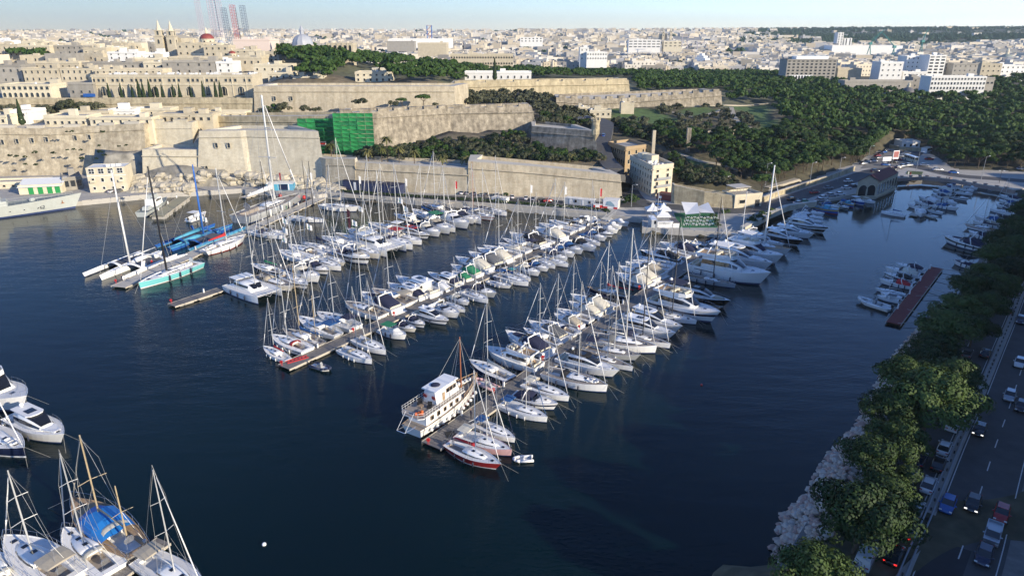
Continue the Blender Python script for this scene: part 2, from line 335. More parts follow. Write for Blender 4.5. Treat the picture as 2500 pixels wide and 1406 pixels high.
# ------------------------------------------------------------------ water
def build_water():
    m = bpy.data.materials.new('harbour_water'); m.use_nodes = True; N = m.node_tree.nodes; L = m.node_tree.links; b = N['Principled BSDF']
    b.inputs['Base Color'].default_value = (.004, .016, .030, 1); b.inputs['Roughness'].default_value = .05; b.inputs['IOR'].default_value = 1.33; b.inputs['Specular IOR Level'].default_value = .4
    g = N.new('ShaderNodeNewGeometry')
    # large patches of greener / bluer water
    t0 = N.new('ShaderNodeTexNoise'); t0.inputs['Scale'].default_value = .012; t0.inputs['Detail'].default_value = 3; L.new(g.outputs['Position'], t0.inputs['Vector'])
    cr = N.new('ShaderNodeValToRGB'); cr.color_ramp.elements[0].color = (.0008, .0065, .009, 1); cr.color_ramp.elements[1].color = (.002, .013, .014, 1)
    cr.color_ramp.elements[0].position = .35; cr.color_ramp.elements[1].position = .65; L.new(t0.outputs['Fac'], cr.inputs[0]); L.new(cr.outputs[0], b.inputs['Base Color'])
    mp = N.new('ShaderNodeMapping'); mp.inputs['Rotation'].default_value = (0, 0, R(20)); mp.inputs['Scale'].default_value = (.55, 1.3, 1); L.new(g.outputs['Position'], mp.inputs['Vector'])
    t1 = N.new('ShaderNodeTexNoise'); t1.inputs['Scale'].default_value = 1.6; t1.inputs['Detail'].default_value = 3; t1.inputs['Roughness'].default_value = .55; L.new(mp.outputs[0], t1.inputs['Vector'])
    t2 = N.new('ShaderNodeTexNoise'); t2.inputs['Scale'].default_value = .22; t2.inputs['Detail'].default_value = 2; L.new(mp.outputs[0], t2.inputs['Vector'])
    t3 = N.new('ShaderNodeTexNoise'); t3.inputs['Scale'].default_value = .02; t3.inputs['Detail'].default_value = 2; L.new(g.outputs['Position'], t3.inputs['Vector'])
    ad = N.new('ShaderNodeMath'); ad.operation = 'MULTIPLY_ADD'; ad.inputs[1].default_value = 2.2; L.new(t2.outputs['Fac'], ad.inputs[0]); L.new(t1.outputs['Fac'], ad.inputs[2])
    # the inner creek on the right is sheltered: calmer water
    sx = N.new('ShaderNodeSeparateXYZ'); L.new(g.outputs['Position'], sx.inputs[0])
    mr = N.new('ShaderNodeMapRange'); mr.inputs['From Min'].default_value = 30; mr.inputs['From Max'].default_value = 120; mr.inputs['To Min'].default_value = .55; mr.inputs['To Max'].default_value = .14; L.new(sx.outputs[0], mr.inputs['Value'])
    mw = N.new('ShaderNodeMapRange'); mw.inputs['From Min'].default_value = .35; mw.inputs['From Max'].default_value = .65; mw.inputs['To Min'].default_value = .35; mw.inputs['To Max'].default_value = 1.5; L.new(t3.outputs['Fac'], mw.inputs['Value'])
    mu = N.new('ShaderNodeMath'); mu.operation = 'MULTIPLY'; L.new(mr.outputs[0], mu.inputs[0]); L.new(mw.outputs[0], mu.inputs[1])
    bp = N.new('ShaderNodeBump'); bp.inputs['Distance'].default_value = .1; L.new(mu.outputs[0], bp.inputs['Strength']); L.new(ad.outputs[0], bp.inputs['Height']); L.new(bp.outputs[0], b.inputs['Normal'])
    mb = MB(); mb.add([(-3000, -800, 0), (3000, -800, 0), (3000, 520, 0), (-3000, 520, 0)], [(0, 1, 2, 3)])
    struct('water', mb, m)
build_water()
# ------------------------------------------------------------------ quay, roads
def build_quay():
    mb = MB(); n = len(QUAYPOLY)
    import mathutils
    tri = mathutils.geometry.tessellate_polygon([[Vector((x, y, 0)) for x, y in QUAYPOLY]])
    mb.add([(x, y, QZ) for x, y in QUAYPOLY], [tuple(t) for t in tri], 0)
    mb.add([(x, y, -3) for x, y in QUAYPOLY]+[(x, y, QZ) for x, y in QUAYPOLY], [(i, (i+1) % n, n+(i+1) % n, n+i) for i in range(n)], 1)
    q = struct('quay', mb, [M_CONC, M_QUAY])
    # coping blocks along the edge
    cb = MB(); cb.box(-1.45, 0, 0, 1.45, .6, .16); me = cb.mesh('coping_stone'); k = 0
    pts = SHORE[2:27]
    for a, b in zip(pts, pts[1:]):
        d = (b-a).normalized(); L = (b-a).length; m = int(L/3)
        for i in range(m):
            if k >= 290: break
            p = a+d*(i+.5)*L/m; k += 1
            link('coping_stone', me, M_TOP, q, (p.x, p.y, QZ), math.atan2(d.y, d.x))
build_quay()
def ribbon(pts, width, dz=0.0):
    """pts: world points; returns left and right edges"""
    l = []; r = []
    for i, p in enumerate(pts):
        a = pts[max(i-1, 0)]; b = pts[min(i+1, len(pts)-1)]; d = Vector((b[0]-a[0], b[1]-a[1])).normalized(); n = Vector((-d.y, d.x))*width/2
        l.append((p[0]+n.x, p[1]+n.y, p[2]+dz)); r.append((p[0]-n.x, p[1]-n.y, p[2]+dz))
    return l, r
def strip(name, pts, width, m, dz=0.02, thick=0, kind='structure', mb=None):
    own = mb is None; mb = mb or MB(); l, r = ribbon(pts, width, dz); n = len(pts)
    mb.add(l+r, [(i, n+i, n+i+1, i+1) for i in range(n-1)])
    if thick:
        l2 = [(a, b, c-thick) for a, b, c in l]; r2 = [(a, b, c-thick) for a, b, c in r]
        mb.add(l+l2, [(i, i+1, n+i+1, n+i) for i in range(n-1)]); mb.add(r+r2, [(i, n+i, n+i+1, i+1) for i in range(n-1)])
    return struct(name, mb, m) if own else mb
def smoothpts(pts, k=4):
    out = []
    for i in range(len(pts)-1):
        p0 = pts[max(i-1, 0)]; p1 = pts[i]; p2 = pts[i+1]; p3 = pts[min(i+2, len(pts)-1)]
        for j in range(k):
            t = j/k; out.append(.5*((2*p1)+(p2-p0)*t+(2*p0-5*p1+4*p2-p3)*t*t+(3*p1-p0-3*p2+p3)*t*t*t))
    out.append(pts[-1]); return out
# quayside roads
strip('road', smoothpts([P(x, y, QZ) for x, y in [(640, 462), (800, 458), (940, 478), (1100, 484), (1300, 494), (1500, 500), (1560, 500), (1640, 505), (1740, 514), (1830, 512), (1900, 497), (1990, 466), (2060, 444), (2130, 420), (2200, 405), (2250, 410), (2330, 428), (2420, 436), (2540, 445)]]), 8.5, M_ASPH, .012)
strip('road', smoothpts([P(x, y, QZ) for x, y in [(1590, 502), (1555, 490), (1535, 465), (1525, 445)]]+[PY(1508, 420, 270), PY(1478, 385, 296), PY(1470, 350, 316), PY(1476, 320, 335), PY(1478, 300, 352), PY(1455, 290, 368)]), 7.5, M_ASPH, .06, thick=3)
strip('road', smoothpts([P(x, y, QZ) for x, y in [(2160, 412), (2200, 395), (2235, 372), (2262, 352), (2300, 340)]]), 8, M_ASPH, .025)
mb = MB(); mb.prism([P(x, y, QZ)[:2] for x, y in [(2100, 412), (2140, 372), (2215, 362), (2245, 385), (2200, 408)]], QZ-.1, QZ+.03); struct('car_park', mb, M_PAVE)
mb = MB(); mb.prism([P(x, y, QZ)[:2] for x, y in [(2212, 425), (2250, 427), (2254, 420), (2216, 418)]], QZ-.1, QZ+.12); struct('grass_island', mb, M_GRASS)

# ------------------------------------------------------------------ fortifications
def wp(pxt, pyt, pxb, pyb, zb, bat):
    b = P(pxb, pyb, zb); t = PY(pxt, pyt, b.y+bat); return b, t
def bastion(label, pts, depth, m, cordon=True, parapet=3.0, merlon=None, win=None, mtop=None, back=None, cat='bastion', name='bastion', ledge=None):
    """pts: front points (top x, top y, base x, base y, base height, batter) from left to right; depth: how far the mass reaches back"""
    fr = [wp(*p) for p in pts]; base = [f[0] for f in fr]; top = [f[1] for f in fr]
    org = base[0].copy(); root = thing(name, label, cat, org)
    back = back or []
    zb = min(b.z for b in base)
    bk = [Vector((top[-1].x+(12 if not back else back[1]), top[-1].y+depth, top[-1].z)), Vector((top[0].x-(12 if not back else back[0]), top[0].y+depth, top[0].z))]
    B = [Vector((b.x, b.y, b.z-6)) for b in base]+[Vector((v.x, v.y, zb-6)) for v in bk]; T = top+bk
    L_ = lambda v: (v[0]-org.x, v[1]-org.y, v[2]-org.z)
    mb = MB(); n = len(B)
    mb.add([L_(v) for v in B]+[L_(v) for v in T], [(i, (i+1) % n, n+(i+1) % n, n+i) for i in range(n)])
    link('wall', mb.mesh('wall'), m, root)
    drop = 1.3 if parapet else 0
    ztop = min(t.z for t in top)
    # terreplein and parapet
    inner = [Vector((t.x, t.y+parapet, t.z)) for t in top]
    inner[0].x += parapet*.6*(1 if top[0].x < top[-1].x else -1); inner[-1].x -= parapet*.6
    mb = MB(); fill = [v-Vector((0, 0, drop)) for v in inner]+[b-Vector((0, 0, drop)) for b in bk]
    mb.add([L_(v) for v in fill], [tuple(range(len(fill)))]); link('terreplein', mb.mesh('terreplein'), mtop or M_TOP, root)
    if parapet:
        mb = MB(); k = len(top)
        mb.add([L_(v) for v in top]+[L_(v) for v in inner]+[L_(v-Vector((0, 0, drop))) for v in inner],
               [(i, i+1, k+i+1, k+i) for i in range(k-1)]+[(k+i, k+i+1, 2*k+i+1, 2*k+i) for i in range(k-1)])
        # returns along the flanks
        for a, b2, ii in ((top[0], bk[1], inner[0]), (top[-1], bk[0], inner[-1])):
            sgn = 1 if a is top[0] else -1; off = Vector((parapet*sgn, 0, 0)); mb.add([L_(a), L_(b2), L_(b2+off), L_(ii), L_(ii-Vector((0, 0, drop))), L_(b2+off-Vector((0, 0, drop)))], [(0, 1, 2, 3), (3, 2, 5, 4)])
        link('parapet', mb.mesh('parapet'), mtop or M_TOP, root)
    if cordon:
        mb = MB(); cz = 2.6; pts3 = []
        for b, t in zip(base, top):
            f = cz/max(t.z-b.z, 3); pts3.append(L_(t.lerp(b, f)+Vector((0, -.05, 0))))
        mb.path(pts3, .28, 6); link('string_course', mb.mesh('string_course'), m, root)
    if merlon:
        me = MB(); lm, gap, hm, dm = merlon; me.prism([(-lm/2, 0), (lm/2, 0), (lm/2-.6, dm), (-lm/2+.6, dm)], -.05, hm); mm = me.mesh('merlon')
        for a, b in zip(top, top[1:]):
            d = b-a; Ln = math.hypot(d.x, d.y); c = int(Ln/(lm+gap))
            for i in range(c):
                p = a+d*((i+.5)/c); link('merlon', mm, mtop or m, root, L_(p), math.atan2(d.y, d.x))
    if win:
        wb = MB(); wb.add([(-.55, -.03, 0), (.55, -.03, 0), (.55, -.03, 1.5), (.3, -.03, 1.95), (0, -.03, 2.1), (-.3, -.03, 1.95), (-.55, -.03, 1.5)], [tuple(range(7))], 0)
        wb.box(-.75, -.18, -.2, .75, .05, 0, 1); wb.box(-.75, -.14, 0, -.56, .05, 1.6, 1); wb.box(.56, -.14, 0, .75, .05, 1.6, 1); wb.box(-.75, -.16, 2.05, .75, .05, 2.3, 1); wm = wb.mesh('window')
        for px, py in win:
            # on the battered face: find the Y where the face is met
            best = None
            for (b0, t0), (b1, t1) in zip(fr, fr[1:]):
                d = ray(px, py); nrm = (b1-b0).cross(t0-b0); den = Vector(d).dot(nrm)
                if abs(den) < 1e-6: continue
                tt = (b0-Vector((0, 0, CAMH))).dot(nrm)/den; q = Vector((d[0]*tt, d[1]*tt, CAMH+d[2]*tt))
                if min(b0.x, t0.x)-1 < q.x < max(b1.x, t1.x)+1: best = q; fa = math.atan2((b1-b0).y, (b1-b0).x)
            if best is not None: link('window', wm, [M_DARKWIN, M_LIME_P], root, L_(best+Vector((0, -.25, -1))), fa)
    poly = [(v.x, v.y-(7 if i < len(top) else 0)) for i, v in enumerate(T)]; poly[0] = (poly[0][0]-5, poly[0][1]); poly[len(top)-1] = (poly[len(top)-1][0]+5, poly[len(top)-1][1])
    LOW.append((poly, min(zb, ztop-4), (min(p[0] for p in poly), min(p[1] for p in poly), max(p[0] for p in poly), max(p[1] for p in poly))))
    return root, top, base

M_STONEY = mat('limestone_yellow', (.55, .48, .32), .9, var=.2, vscale=.3, stain=(.30, .24, .15), stain_scale=.4, stain_amt=.7, brick=(1.2, .55, .6), streak=.35, bump=.6, bscale=2)
bastion('low restored sea wall behind the moored boats, left of the taller step', [(795, 388, 793, 457, 1.7, 2), (866, 388, 868, 464, 1.7, 2.5), (868, 397, 870, 464, 1.7, 2.6), (1142, 411, 1143, 478, 1.7, 3)], 14, M_LIME, parapet=4)
bastion('taller right part of the sea wall above the parked cars, ending in a sharp corner', [(1143, 394, 1143, 478, 1.7, 3), (1300, 406, 1305, 481, 1.7, 3), (1515, 427, 1524, 487, 1.7, 2.5)], 15, M_LIME, parapet=5, back=(0, -4))
bastion('lower tier of the restored waterfront bastion, left of its tall block', [(347, 365, 343, 430, 4.5, 4.5), (486, 366, 484, 426, 5, 4.5)], 14, M_LIME_P, parapet=1.6, back=(0, 0))
bastion('tall restored waterfront bastion with two small windows and a bright corner strip', [(486, 320, 476, 426, 5, 5), (586, 319, 601, 421, 6, 5), (600, 318, 614, 417, 6.5, 4.5), (777, 321, 800, 443, 3.5, 5)], 18, M_LIME_P, parapet=4, win=[(529, 355), (559, 355), (505, 411)], back=(-8, -14))
bastion('pale flank wall in the shadow of the tall waterfront bastion', [(352, 300, 352, 352, 14, 1), (468, 299, 468, 352, 14, 1)], 10, M_LIME_P, parapet=3, merlon=(6, 2, 1.2, 3), back=(0, 0))
bastion('long eroded cliff wall of the old town above the naval quay', [(-160, 312, -160, 436, 1.7, 7), (-20, 312, -20, 432, 1.7, 7), (120, 314, 120, 430, 1.7, 7), (230, 308, 230, 428, 1.7, 7), (352, 302, 352, 424, 2.5, 6)], 22, M_CLIFF, cordon=True, parapet=4, merlon=(7, 3, 1.1, 3),
        win=[(7, 347), (43, 345), (80, 343), (115, 341), (185, 337), (219, 335)], mtop=M_TOP, back=(0, 0), name='cliff_wall', cat='cliff wall')
bastion('tan curtain wall joining the two bastions behind the green netting', [(522, 284, 522, 352, 12, 1.5), (735, 284, 735, 372, 10.8, 1.5), (822, 282, 822, 376, 10.8, 1.5)], 14, M_STONEY, parapet=3, back=(0, 0))
bastion('great weathered brown bastion with embrasures above the palm garden', [(820, 276, 826, 382, 10.8, 5), (917, 273, 925, 378, 10.8, 5), (1100, 264, 1105, 352, 12, 5), (1298, 260, 1316, 302, 20, 4)], 18, M_LIME_W, parapet=3, merlon=(5.2, 1.6, 1.2, 3), back=(0, -2))
bastion('upper bastion with two arched windows behind the brown bastion', [(619, 211, 619, 277, 23, 3), (860, 211, 860, 277, 23, 3), (1108, 211, 1116, 272, 23.5, 3)], 22, M_LIME, parapet=5, win=[(671, 241), (712, 241)], back=(0, 6))
bastion('small grey bastion with a sentry turret beside the ramp road', [(1299, 308, 1292, 350, 13.5, 3), (1452, 320, 1467, 380, 11, 3)], 22, M_LIME_W, parapet=2.5, back=(0, -6))
bastion('long weathered wall catching the sun below the wooded upper slope', [(1100, 203, 1100, 246, 23.5, 3), (1250, 200, 1250, 243, 23, 3), (1535, 196, 1541, 229, 23.5, 3)], 24, M_STONEY, parapet=3, merlon=(14, 2.5, 1.0, 3), back=(0, -4))
bastion('lower grey outwork wall left of the footpaths', [(1358, 238, 1358, 270, 19, 2), (1445, 243, 1445, 268, 19, 2), (1560, 238, 1560, 263, 19, 2), (1761, 223, 1767, 257, 19, 2)], 20, M_LIME_W, parapet=3, merlon=(4, 2.4, 1.3, 3), back=(0, -6))
bastion('sunlit yellow fort wall on the ridge under the trees', [(905, 168, 905, 200, 30, 2), (1000, 164, 1000, 200, 30, 2), (1096, 157, 1100, 184, 31, 2)], 20, M_STONEY, parapet=3, back=(0, -5))
bastion('terrace wall below the long arcaded building', [(-120, 243, -120, 276, 23, 1), (230, 241, 230, 274, 23, 1), (618, 240, 618, 276, 23, 1)], 6, M_STONEY, parapet=1, back=(0, 0), name='terrace_wall', cat='terrace wall')
bastion('curved yellow retaining wall beside the coast road', [(1646, 452, 1650, 498, 1.7, .6), (1720, 468, 1720, 505, 1.7, .6), (1790, 477, 1790, 509, 1.7, .6)], 4, M_STONEY, cordon=False, parapet=.7, back=(0, 0), name='retaining_wall', cat='retaining wall')
bastion('broken garden wall among the pines on the hillside', [(1688, 327, 1688, 350, 10, .4), (1795, 310, 1798, 330, 12, .4)], 2, M_LIME_W, cordon=False, parapet=.5, back=(0, 0), name='garden_wall', cat='garden wall')
def lowwall(label, pxs, z0, h, th=.6, m=None, name='roadside_wall', cat='wall'):
    pts = [P(x, y, z0) for x, y in pxs]; org = pts[0]; root = thing(name, label, cat, org)
    mb = MB(); cb = MB()
    for a, b in zip(pts, pts[1:]):
        a_ = a-org; b_ = b-org; mb.obox(a_, b_, th, -.5, h); cb.obox(a_, b_, th+.2, h, h+.14)
    link('wall', mb.mesh('wall'), m or M_STONEY, root); link('coping', cb.mesh('coping'), M_TOP, root)
lowwall('low yellow stone wall along the uphill side of the coast road', [(1862, 494), (1900, 478), (1960, 459), (2020, 441), (2085, 417)], 1.7, 2.0)
lowwall('thick pale quay wall behind the big motor yachts', [(1812, 565), (1876, 530), (1920, 511), (1989, 501)], 1.7, 1.4, 1.6, M_LIME_P, 'quay_wall', 'quay wall')
lowwall('long bench wall along the promenade edge', [(830, 478), (1025, 490), (1240, 504), (1480, 524)], 1.7, .5, .9, M_CONC, 'bench_wall', 'wall')
lowwall('promenade balustrade round the head of the inner creek', [(2192, 440), (2252, 437), (2319, 443), (2400, 457), (2478, 470)], 1.7, .9, .5, mat('pink_stone', (.34, .25, .21), .9, var=.15), 'balustrade', 'balustrade')
# piers of the balustrade
for i, (x, y) in enumerate([(2200, 438), (2222, 437), (2245, 436), (2262, 437), (2290, 440), (2319, 442), (2352, 448), (2378, 453), (2404, 457), (2432, 462), (2455, 466)]):
    mb = MB(); mb.box(-.45, -.45, 0, .45, .45, 1.35); mb.box(-.6, -.6, 1.35, .6, .6, 1.55)
    p = P(x, y, QZ); me = MESH.setdefault('pier_post', mb.mesh('balustrade_post')); link('balustrade_post', me, MATS['pink_stone'], None, p, label='pink stone post of the creek promenade balustrade', category='post', group='posts along the creek promenade')
_rv = [PY(x, 400, Y) for x, Y in ((1520, 262), (1650, 250), (1645, 290), (1578, 319), (1488, 319), (1504, 290))]
_rv = [(v.x, v.y) for v in _rv]; LOW.append((_rv, 2.5, (min(p[0] for p in _rv), min(p[1] for p in _rv), max(p[0] for p in _rv), max(p[1] for p in _rv))))
build_ground()
def drape(name, pxs, width, m, dz=.35):
    pts = smoothpts([hit(*p) for p in pxs], 6); pts = [Vector((p.x, p.y, max(ground(p.x, p.y), 0)+dz)) for p in pts]; PATHS.append(pts); strip(name, pts, width, m, 0, thick=1)
PATHS = []; M_PATH = mat('gravel_path', (.40, .36, .28), .95, var=.12)
for pxs in ([(1785, 264), (1800, 300), (1840, 318), (1893, 334)], [(1640, 276), (1700, 288), (1765, 270)], [(1500, 292), (1560, 308), (1640, 322)], [(1870, 462), (1935, 444), (2000, 428), (2075, 402)], [(1660, 262), (1760, 258), (1880, 252)], [(1640, 376), (1720, 400), (1800, 420)]): drape('footpath', pxs, 2.6, M_PATH)
# ------------------------------------------------------------------ boat materials
GEL = mat('gelcoat_white', (.82, .82, .80), .28, coat=.5, rnd_obj=.05)
GELC = mat('gelcoat_cream', (.70, .67, .60), .3, coat=.4, rnd_obj=.08)
DECK = mat('deck_nonslip', (.76, .75, .72), .7, var=.06, vscale=3, rnd_obj=.08)
TEAK = mat('teak_grey', (.30, .26, .22), .8, var=.15, vscale=5)
TEAKW = mat('teak_warm', (.36, .25, .15), .75, var=.15, vscale=5)
NAVYH = mat('hull_navy', (.012, .018, .05), .2, coat=.6)
BLACKH = mat('hull_black', (.008, .009, .012), .2, coat=.6)
REDH = mat('hull_red', (.28, .02, .02), .3, coat=.4)
TEALH = mat('hull_teal', (.16, .50, .52), .3, coat=.4)
PINKH = mat('hull_pinkish', (.55, .34, .34), .35, coat=.3)
SILVH = mat('hull_silver', (.45, .47, .48), .3, metal=.2, coat=.4)
BLUEH = mat('hull_blue', (.02, .09, .33), .35, coat=.3)
BRBLUE = mat('bright_blue', (.02, .10, .36), .5)
AQUA = mat('aqua_paint', (.09, .36, .50), .45)
GREENP = mat('green_paint', (.03, .22, .12), .5)
YELL = mat('yellow_paint', (.65, .45, .05), .5)
CNAVY = mat('canvas_navy', (.018, .022, .055), .9, var=.15, vscale=4)
CBLUE = mat('canvas_blue', (.02, .09, .24), .9, var=.15, vscale=4)
CBLACK = mat('canvas_black', (.018, .018, .02), .9, var=.2, vscale=4)
CGREY = mat('canvas_grey', (.13, .135, .14), .9, var=.15, vscale=4)
CTAN = mat('canvas_tan', (.42, .37, .28), .9, var=.1, vscale=4)
CCREAM = mat('canvas_cream', (.62, .58, .47), .9, var=.1, vscale=4)
CWHITE = mat('canvas_white', (.74, .74, .73), .9, var=.05, vscale=4)
CRED = mat('canvas_red', (.45, .025, .03), .9, var=.1, vscale=4)
CGREEN = mat('canvas_green', (.02, .20, .09), .9, var=.1, vscale=4)
CTEAL = mat('canvas_teal', (.03, .25, .27), .9, var=.1, vscale=4)
ALU = mat('mast_aluminium', (.62, .62, .60), .35, metal=.35)
MBLK = mat('mast_carbon', (.015, .015, .018), .35)
MWHT = mat('mast_white', (.75, .75, .73), .4)
MWOOD = mat('mast_varnished', (.42, .33, .20), .4, coat=.4)
MRED = mat('mast_red', (.30, .11, .05), .4)
MBLUE = mat('mast_blue', (.02, .13, .50), .4)
STEEL = mat('stainless', (.6, .6, .6), .25, metal=.8)
WIREM = mat('rigging_wire', (.35, .35, .34), .5, metal=.3)
ROPE = mat('mooring_rope', (.42, .40, .34), .9)
FEND = mat('fender_white', (.68, .68, .66), .6); FENDB = mat('fender_dark', (.02, .025, .05), .7)
ANTIF = mat('antifouling', (.04, .05, .09), .8); BOOT = mat('boot_stripe', (.03, .05, .14), .5)
TUBEG = mat('hypalon_grey', (.40, .41, .42), .7); TUBEN = mat('hypalon_navy', (.03, .04, .08), .7); TUBEW = mat('hypalon_white', (.66, .66, .64), .6)
ORNG = mat('orange_plastic', (.75, .16, .03), .6)
SKIN = mat('skin', (.45, .26, .18), .7)
SALON = mat('smoked_glass', (.012, .013, .016), .08, spec=.9)
CAN = {'n': CNAVY, 'b': CBLUE, 'k': CBLACK, 'g': CGREY, 't': CTAN, 'c': CCREAM, 'w': CWHITE, 'r': CRED, 'e': CGREEN, 'q': CTEAL}
CANW = {'n': 'navy', 'b': 'bright blue', 'k': 'black', 'g': 'grey', 't': 'tan', 'c': 'cream', 'w': 'white', 'r': 'red', 'e': 'green', 'q': 'teal'}
HUL = {'w': GEL, 'c': GELC, 'n': NAVYH, 'k': BLACKH, 'r': REDH, 't': TEALH, 'p': PINKH, 's': SILVH, 'b': BLUEH}
HULW = {'w': 'white', 'c': 'cream', 'n': 'navy', 'k': 'black', 'r': 'dark red', 't': 'turquoise', 'p': 'pale pink', 's': 'silver grey', 'b': 'blue'}
MST = {'a': ALU, 'k': MBLK, 'w': MWHT, 'o': MWOOD, 'b': MBLUE, 'r': MRED}
MSTW = {'a': 'silver', 'k': 'black', 'w': 'white', 'o': 'varnished wooden', 'b': 'blue', 'r': 'red-brown'}

# ------------------------------------------------------------------ hull: stations from stern (t=0) to bow (t=1); stripe materials: 0 topsides, 1 stripe, 2 boot, 3 antifouling
def hullfn(L, B, ws, tm, p, fs, fb, rake, over, wlw=.86):
    def half(t):
        if t < tm: return B/2*(ws+(1-ws)*math.sin(math.pi/2*t/tm))
        return B/2*max(0, 1-((t-tm)/(1-tm))**p)
    def sheer(t): return fs+(fb-fs)*t**1.6
    def sec(t):
        b = half(t); z = sheer(t); xd = -L/2+L*t; xw = -L/2+over*L+(1-over-rake)*L*t
        bw = B/2*wlw*((ws*.9+(1-ws*.9)*math.sin(math.pi/2*min(1, t/tm))) if t < tm else max(0, 1-((t-tm)/(1-tm))**(p*.8)))
        bw = min(bw, b*.97)
        return b, z, xd, xw, bw
    return half, sheer, sec
def hullmesh(par, stripe=(.62, .8), ns=14):
    L, B = par[0], par[1]; half, sheer, sec = hullfn(*par); mb = MB()
    ts = [i/ns for i in range(ns)]+[.97, 1.0]
    lev = [1.0, stripe[1], stripe[0], .3, .13, 0.0]
    rows = []
    for t in ts:
        b, z, xd, xw, bw = sec(t); r = []
        for l in lev:
            k = l**.8; y = bw+(b-bw)*k; x = xw+(xd-xw)*l; r.append((x, y, z*l))
        r.append((xw, bw*.55, -.35)); rows.append(r)
    mi = [0, 1, 0, 0, 2, 3]
    for s in (1, -1):
        for j in range(len(rows)-1):
            for k in range(len(lev)):
                q = [rows[j][k], rows[j+1][k], rows[j+1][k+1], rows[j][k+1]]; q = [(x, y*s, z) for x, y, z in q]
                mb.add(q, [(0, 1, 2, 3) if s > 0 else (3, 2, 1, 0)], mi[k])
    r = rows[0]
    mb.add([(x, y, z) for x, y, z in r]+[(x, -y, z) for x, y, z in r], [(i, i+1, len(r)+i+1, len(r)+i) for i in range(len(r)-1)], 0)
    return mb
def deckmesh(par, ck=None, inset=.06, drop=.06, camber=.04, toe=True, ns=14):
    """deck with a well between ck=(t0,t1,width fraction,depth); materials: 0 deck, 1 sole, 2 toe rail"""
    L, B = par[0], par[1]; half, sheer, sec = hullfn(*par); mb = MB()
    ts = sorted(set([i/ns for i in range(ns)]+[.97, 1.0]+([ck[0], ck[0]+.001, ck[1]-.001, ck[1]] if ck else [])))
    rows = []
    for t in ts:
        b = max(half(t)-inset*min(1, half(t)/.4), .01); z = sheer(t)-drop; x = -L/2+L*t-(.04 if t > .95 else 0)
        c = min(b*.98, (ck[2] if ck else .5)*B/2); dz = ck[3] if ck and ck[0] < t < ck[1] else 0
        zz = z+camber*min(1, b)
        rows.append([(x, -b, z), (x, -c, zz), (x, -c, zz-dz), (x, c, zz-dz), (x, c, zz), (x, b, z)])
    for j in range(len(rows)-1):
        for k in range(5):
            tm = (ts[j]+ts[j+1])/2; well = ck and ck[0] < tm < ck[1]
            mb.add([rows[j][k], rows[j+1][k], rows[j+1][k+1], rows[j][k+1]], [(0, 1, 2, 3)], 1 if (well and k == 2) else 0)
    if toe:
        for s in (1, -1):
            for j in range(ns):
                a = ts and None
            pts = [(-L/2+L*t, s*half(t), sheer(t)) for t in [i/ns for i in range(ns)]+[.97, 1.0]]
            for a, b_ in zip(pts, pts[1:]):
                a2 = (a[0], a[1]-s*min(.08, abs(a[1])), a[2]+.03); b2 = (b_[0], b_[1]-s*min(.08, abs(b_[1])), b_[2]+.03)
                a1 = (a[0], a[1], a[2]+.03); b1 = (b_[0], b_[1], b_[2]+.03); ad = (a2[0], a2[1], a[2]-.1); bd = (b2[0], b2[1], b_[2]-.1)
                mb.add([a, b_, b1, a1, a2, b2, ad, bd], [(0, 1, 2, 3), (3, 2, 5, 4), (4, 5, 7, 6)], 2)
    return mb
def house(secs, mb=None, mi=0, r=.12, glass=None):
    """secs: (x, half bottom, half top, z bottom, z top). Rounded cabin; glass=(lo,hi) band fraction on the sides"""
    mb = mb or MB(); rows = []
    for x, wb, wt, zb, zt in secs:
        h = zt-zb; rr = min(r, max(h*.4, .001), wt*.4)
        rows.append([(x, -wb, zb), (x, -(wb+(wt-wb)*.9), zb+h*.9-rr*.4), (x, -wt+rr, zt), (x, 0, zt+.04), (x, wt-rr, zt), (x, wb+(wt-wb)*.9, zb+h*.9-rr*.4), (x, wb, zb)])
    mb.loft(rows, mi, True, True)
    return mb
def sidepanel(secs, lo, hi, off=.015, mi=0, mb=None, sides=(1,)):
    """dark glass band on both sides of a house between height fractions"""
    mb = mb or MB()
    for s in sides:
        pts = []
        for i, (x, wb, wt, zb, zt) in enumerate(secs):
            h = (zt-zb)*.86; f = (wt-wb)*.9
            pts.append([(x, s*(wb+f*l+off), zb+h*l) for l in (lo, hi)])
        for a, b in zip(pts, pts[1:]):
            mb.add([a[0], b[0], b[1], a[1]], [(0, 1, 2, 3) if s < 0 else (3, 2, 1, 0)], mi)
    return mb

def both(me, parent):
    link('side_window', MESH[me], SALON, parent); link('side_window', MESH[me], SALON, parent, (0, 0, 0), None, (1, -1, 1))
# ---------------------------------------------------------- sailing yacht, 12 m (modern 'A', classic 'B', long racer 'R')
SP = {'A': (12, 3.9, .84, .45, 2.1, 1.15, 1.45, .02, .03), 'B': (12, 3.5, .55, .5, 1.9, .95, 1.45, .10, .06), 'R': (12, 3.0, .86, .42, 1.9, .82, 1.02, .015, .01)}
SHOUSE = {'A': [(-1.6, 1.0, .9, 1.1, 1.62), (-.6, 1.12, .95, 1.1, 1.72), (1.0, 1.05, .8, 1.12, 1.66), (2.4, .8, .5, 1.16, 1.5), (3.5, .4, .2, 1.22, 1.3)],
          'B': [(-1.7, .95, .85, .9, 1.55), (-.4, 1.05, .85, .92, 1.58), (1.2, .95, .72, .98, 1.5), (2.4, .6, .45, 1.06, 1.42), (2.8, .5, .35, 1.08, 1.3)],
          'R': [(-1.4, .7, .6, .78, 1.12), (-.4, .85, .62, .8, 1.2), (1.1, .72, .5, .84, 1.1), (2.3, .4, .25, .88, .98)]}
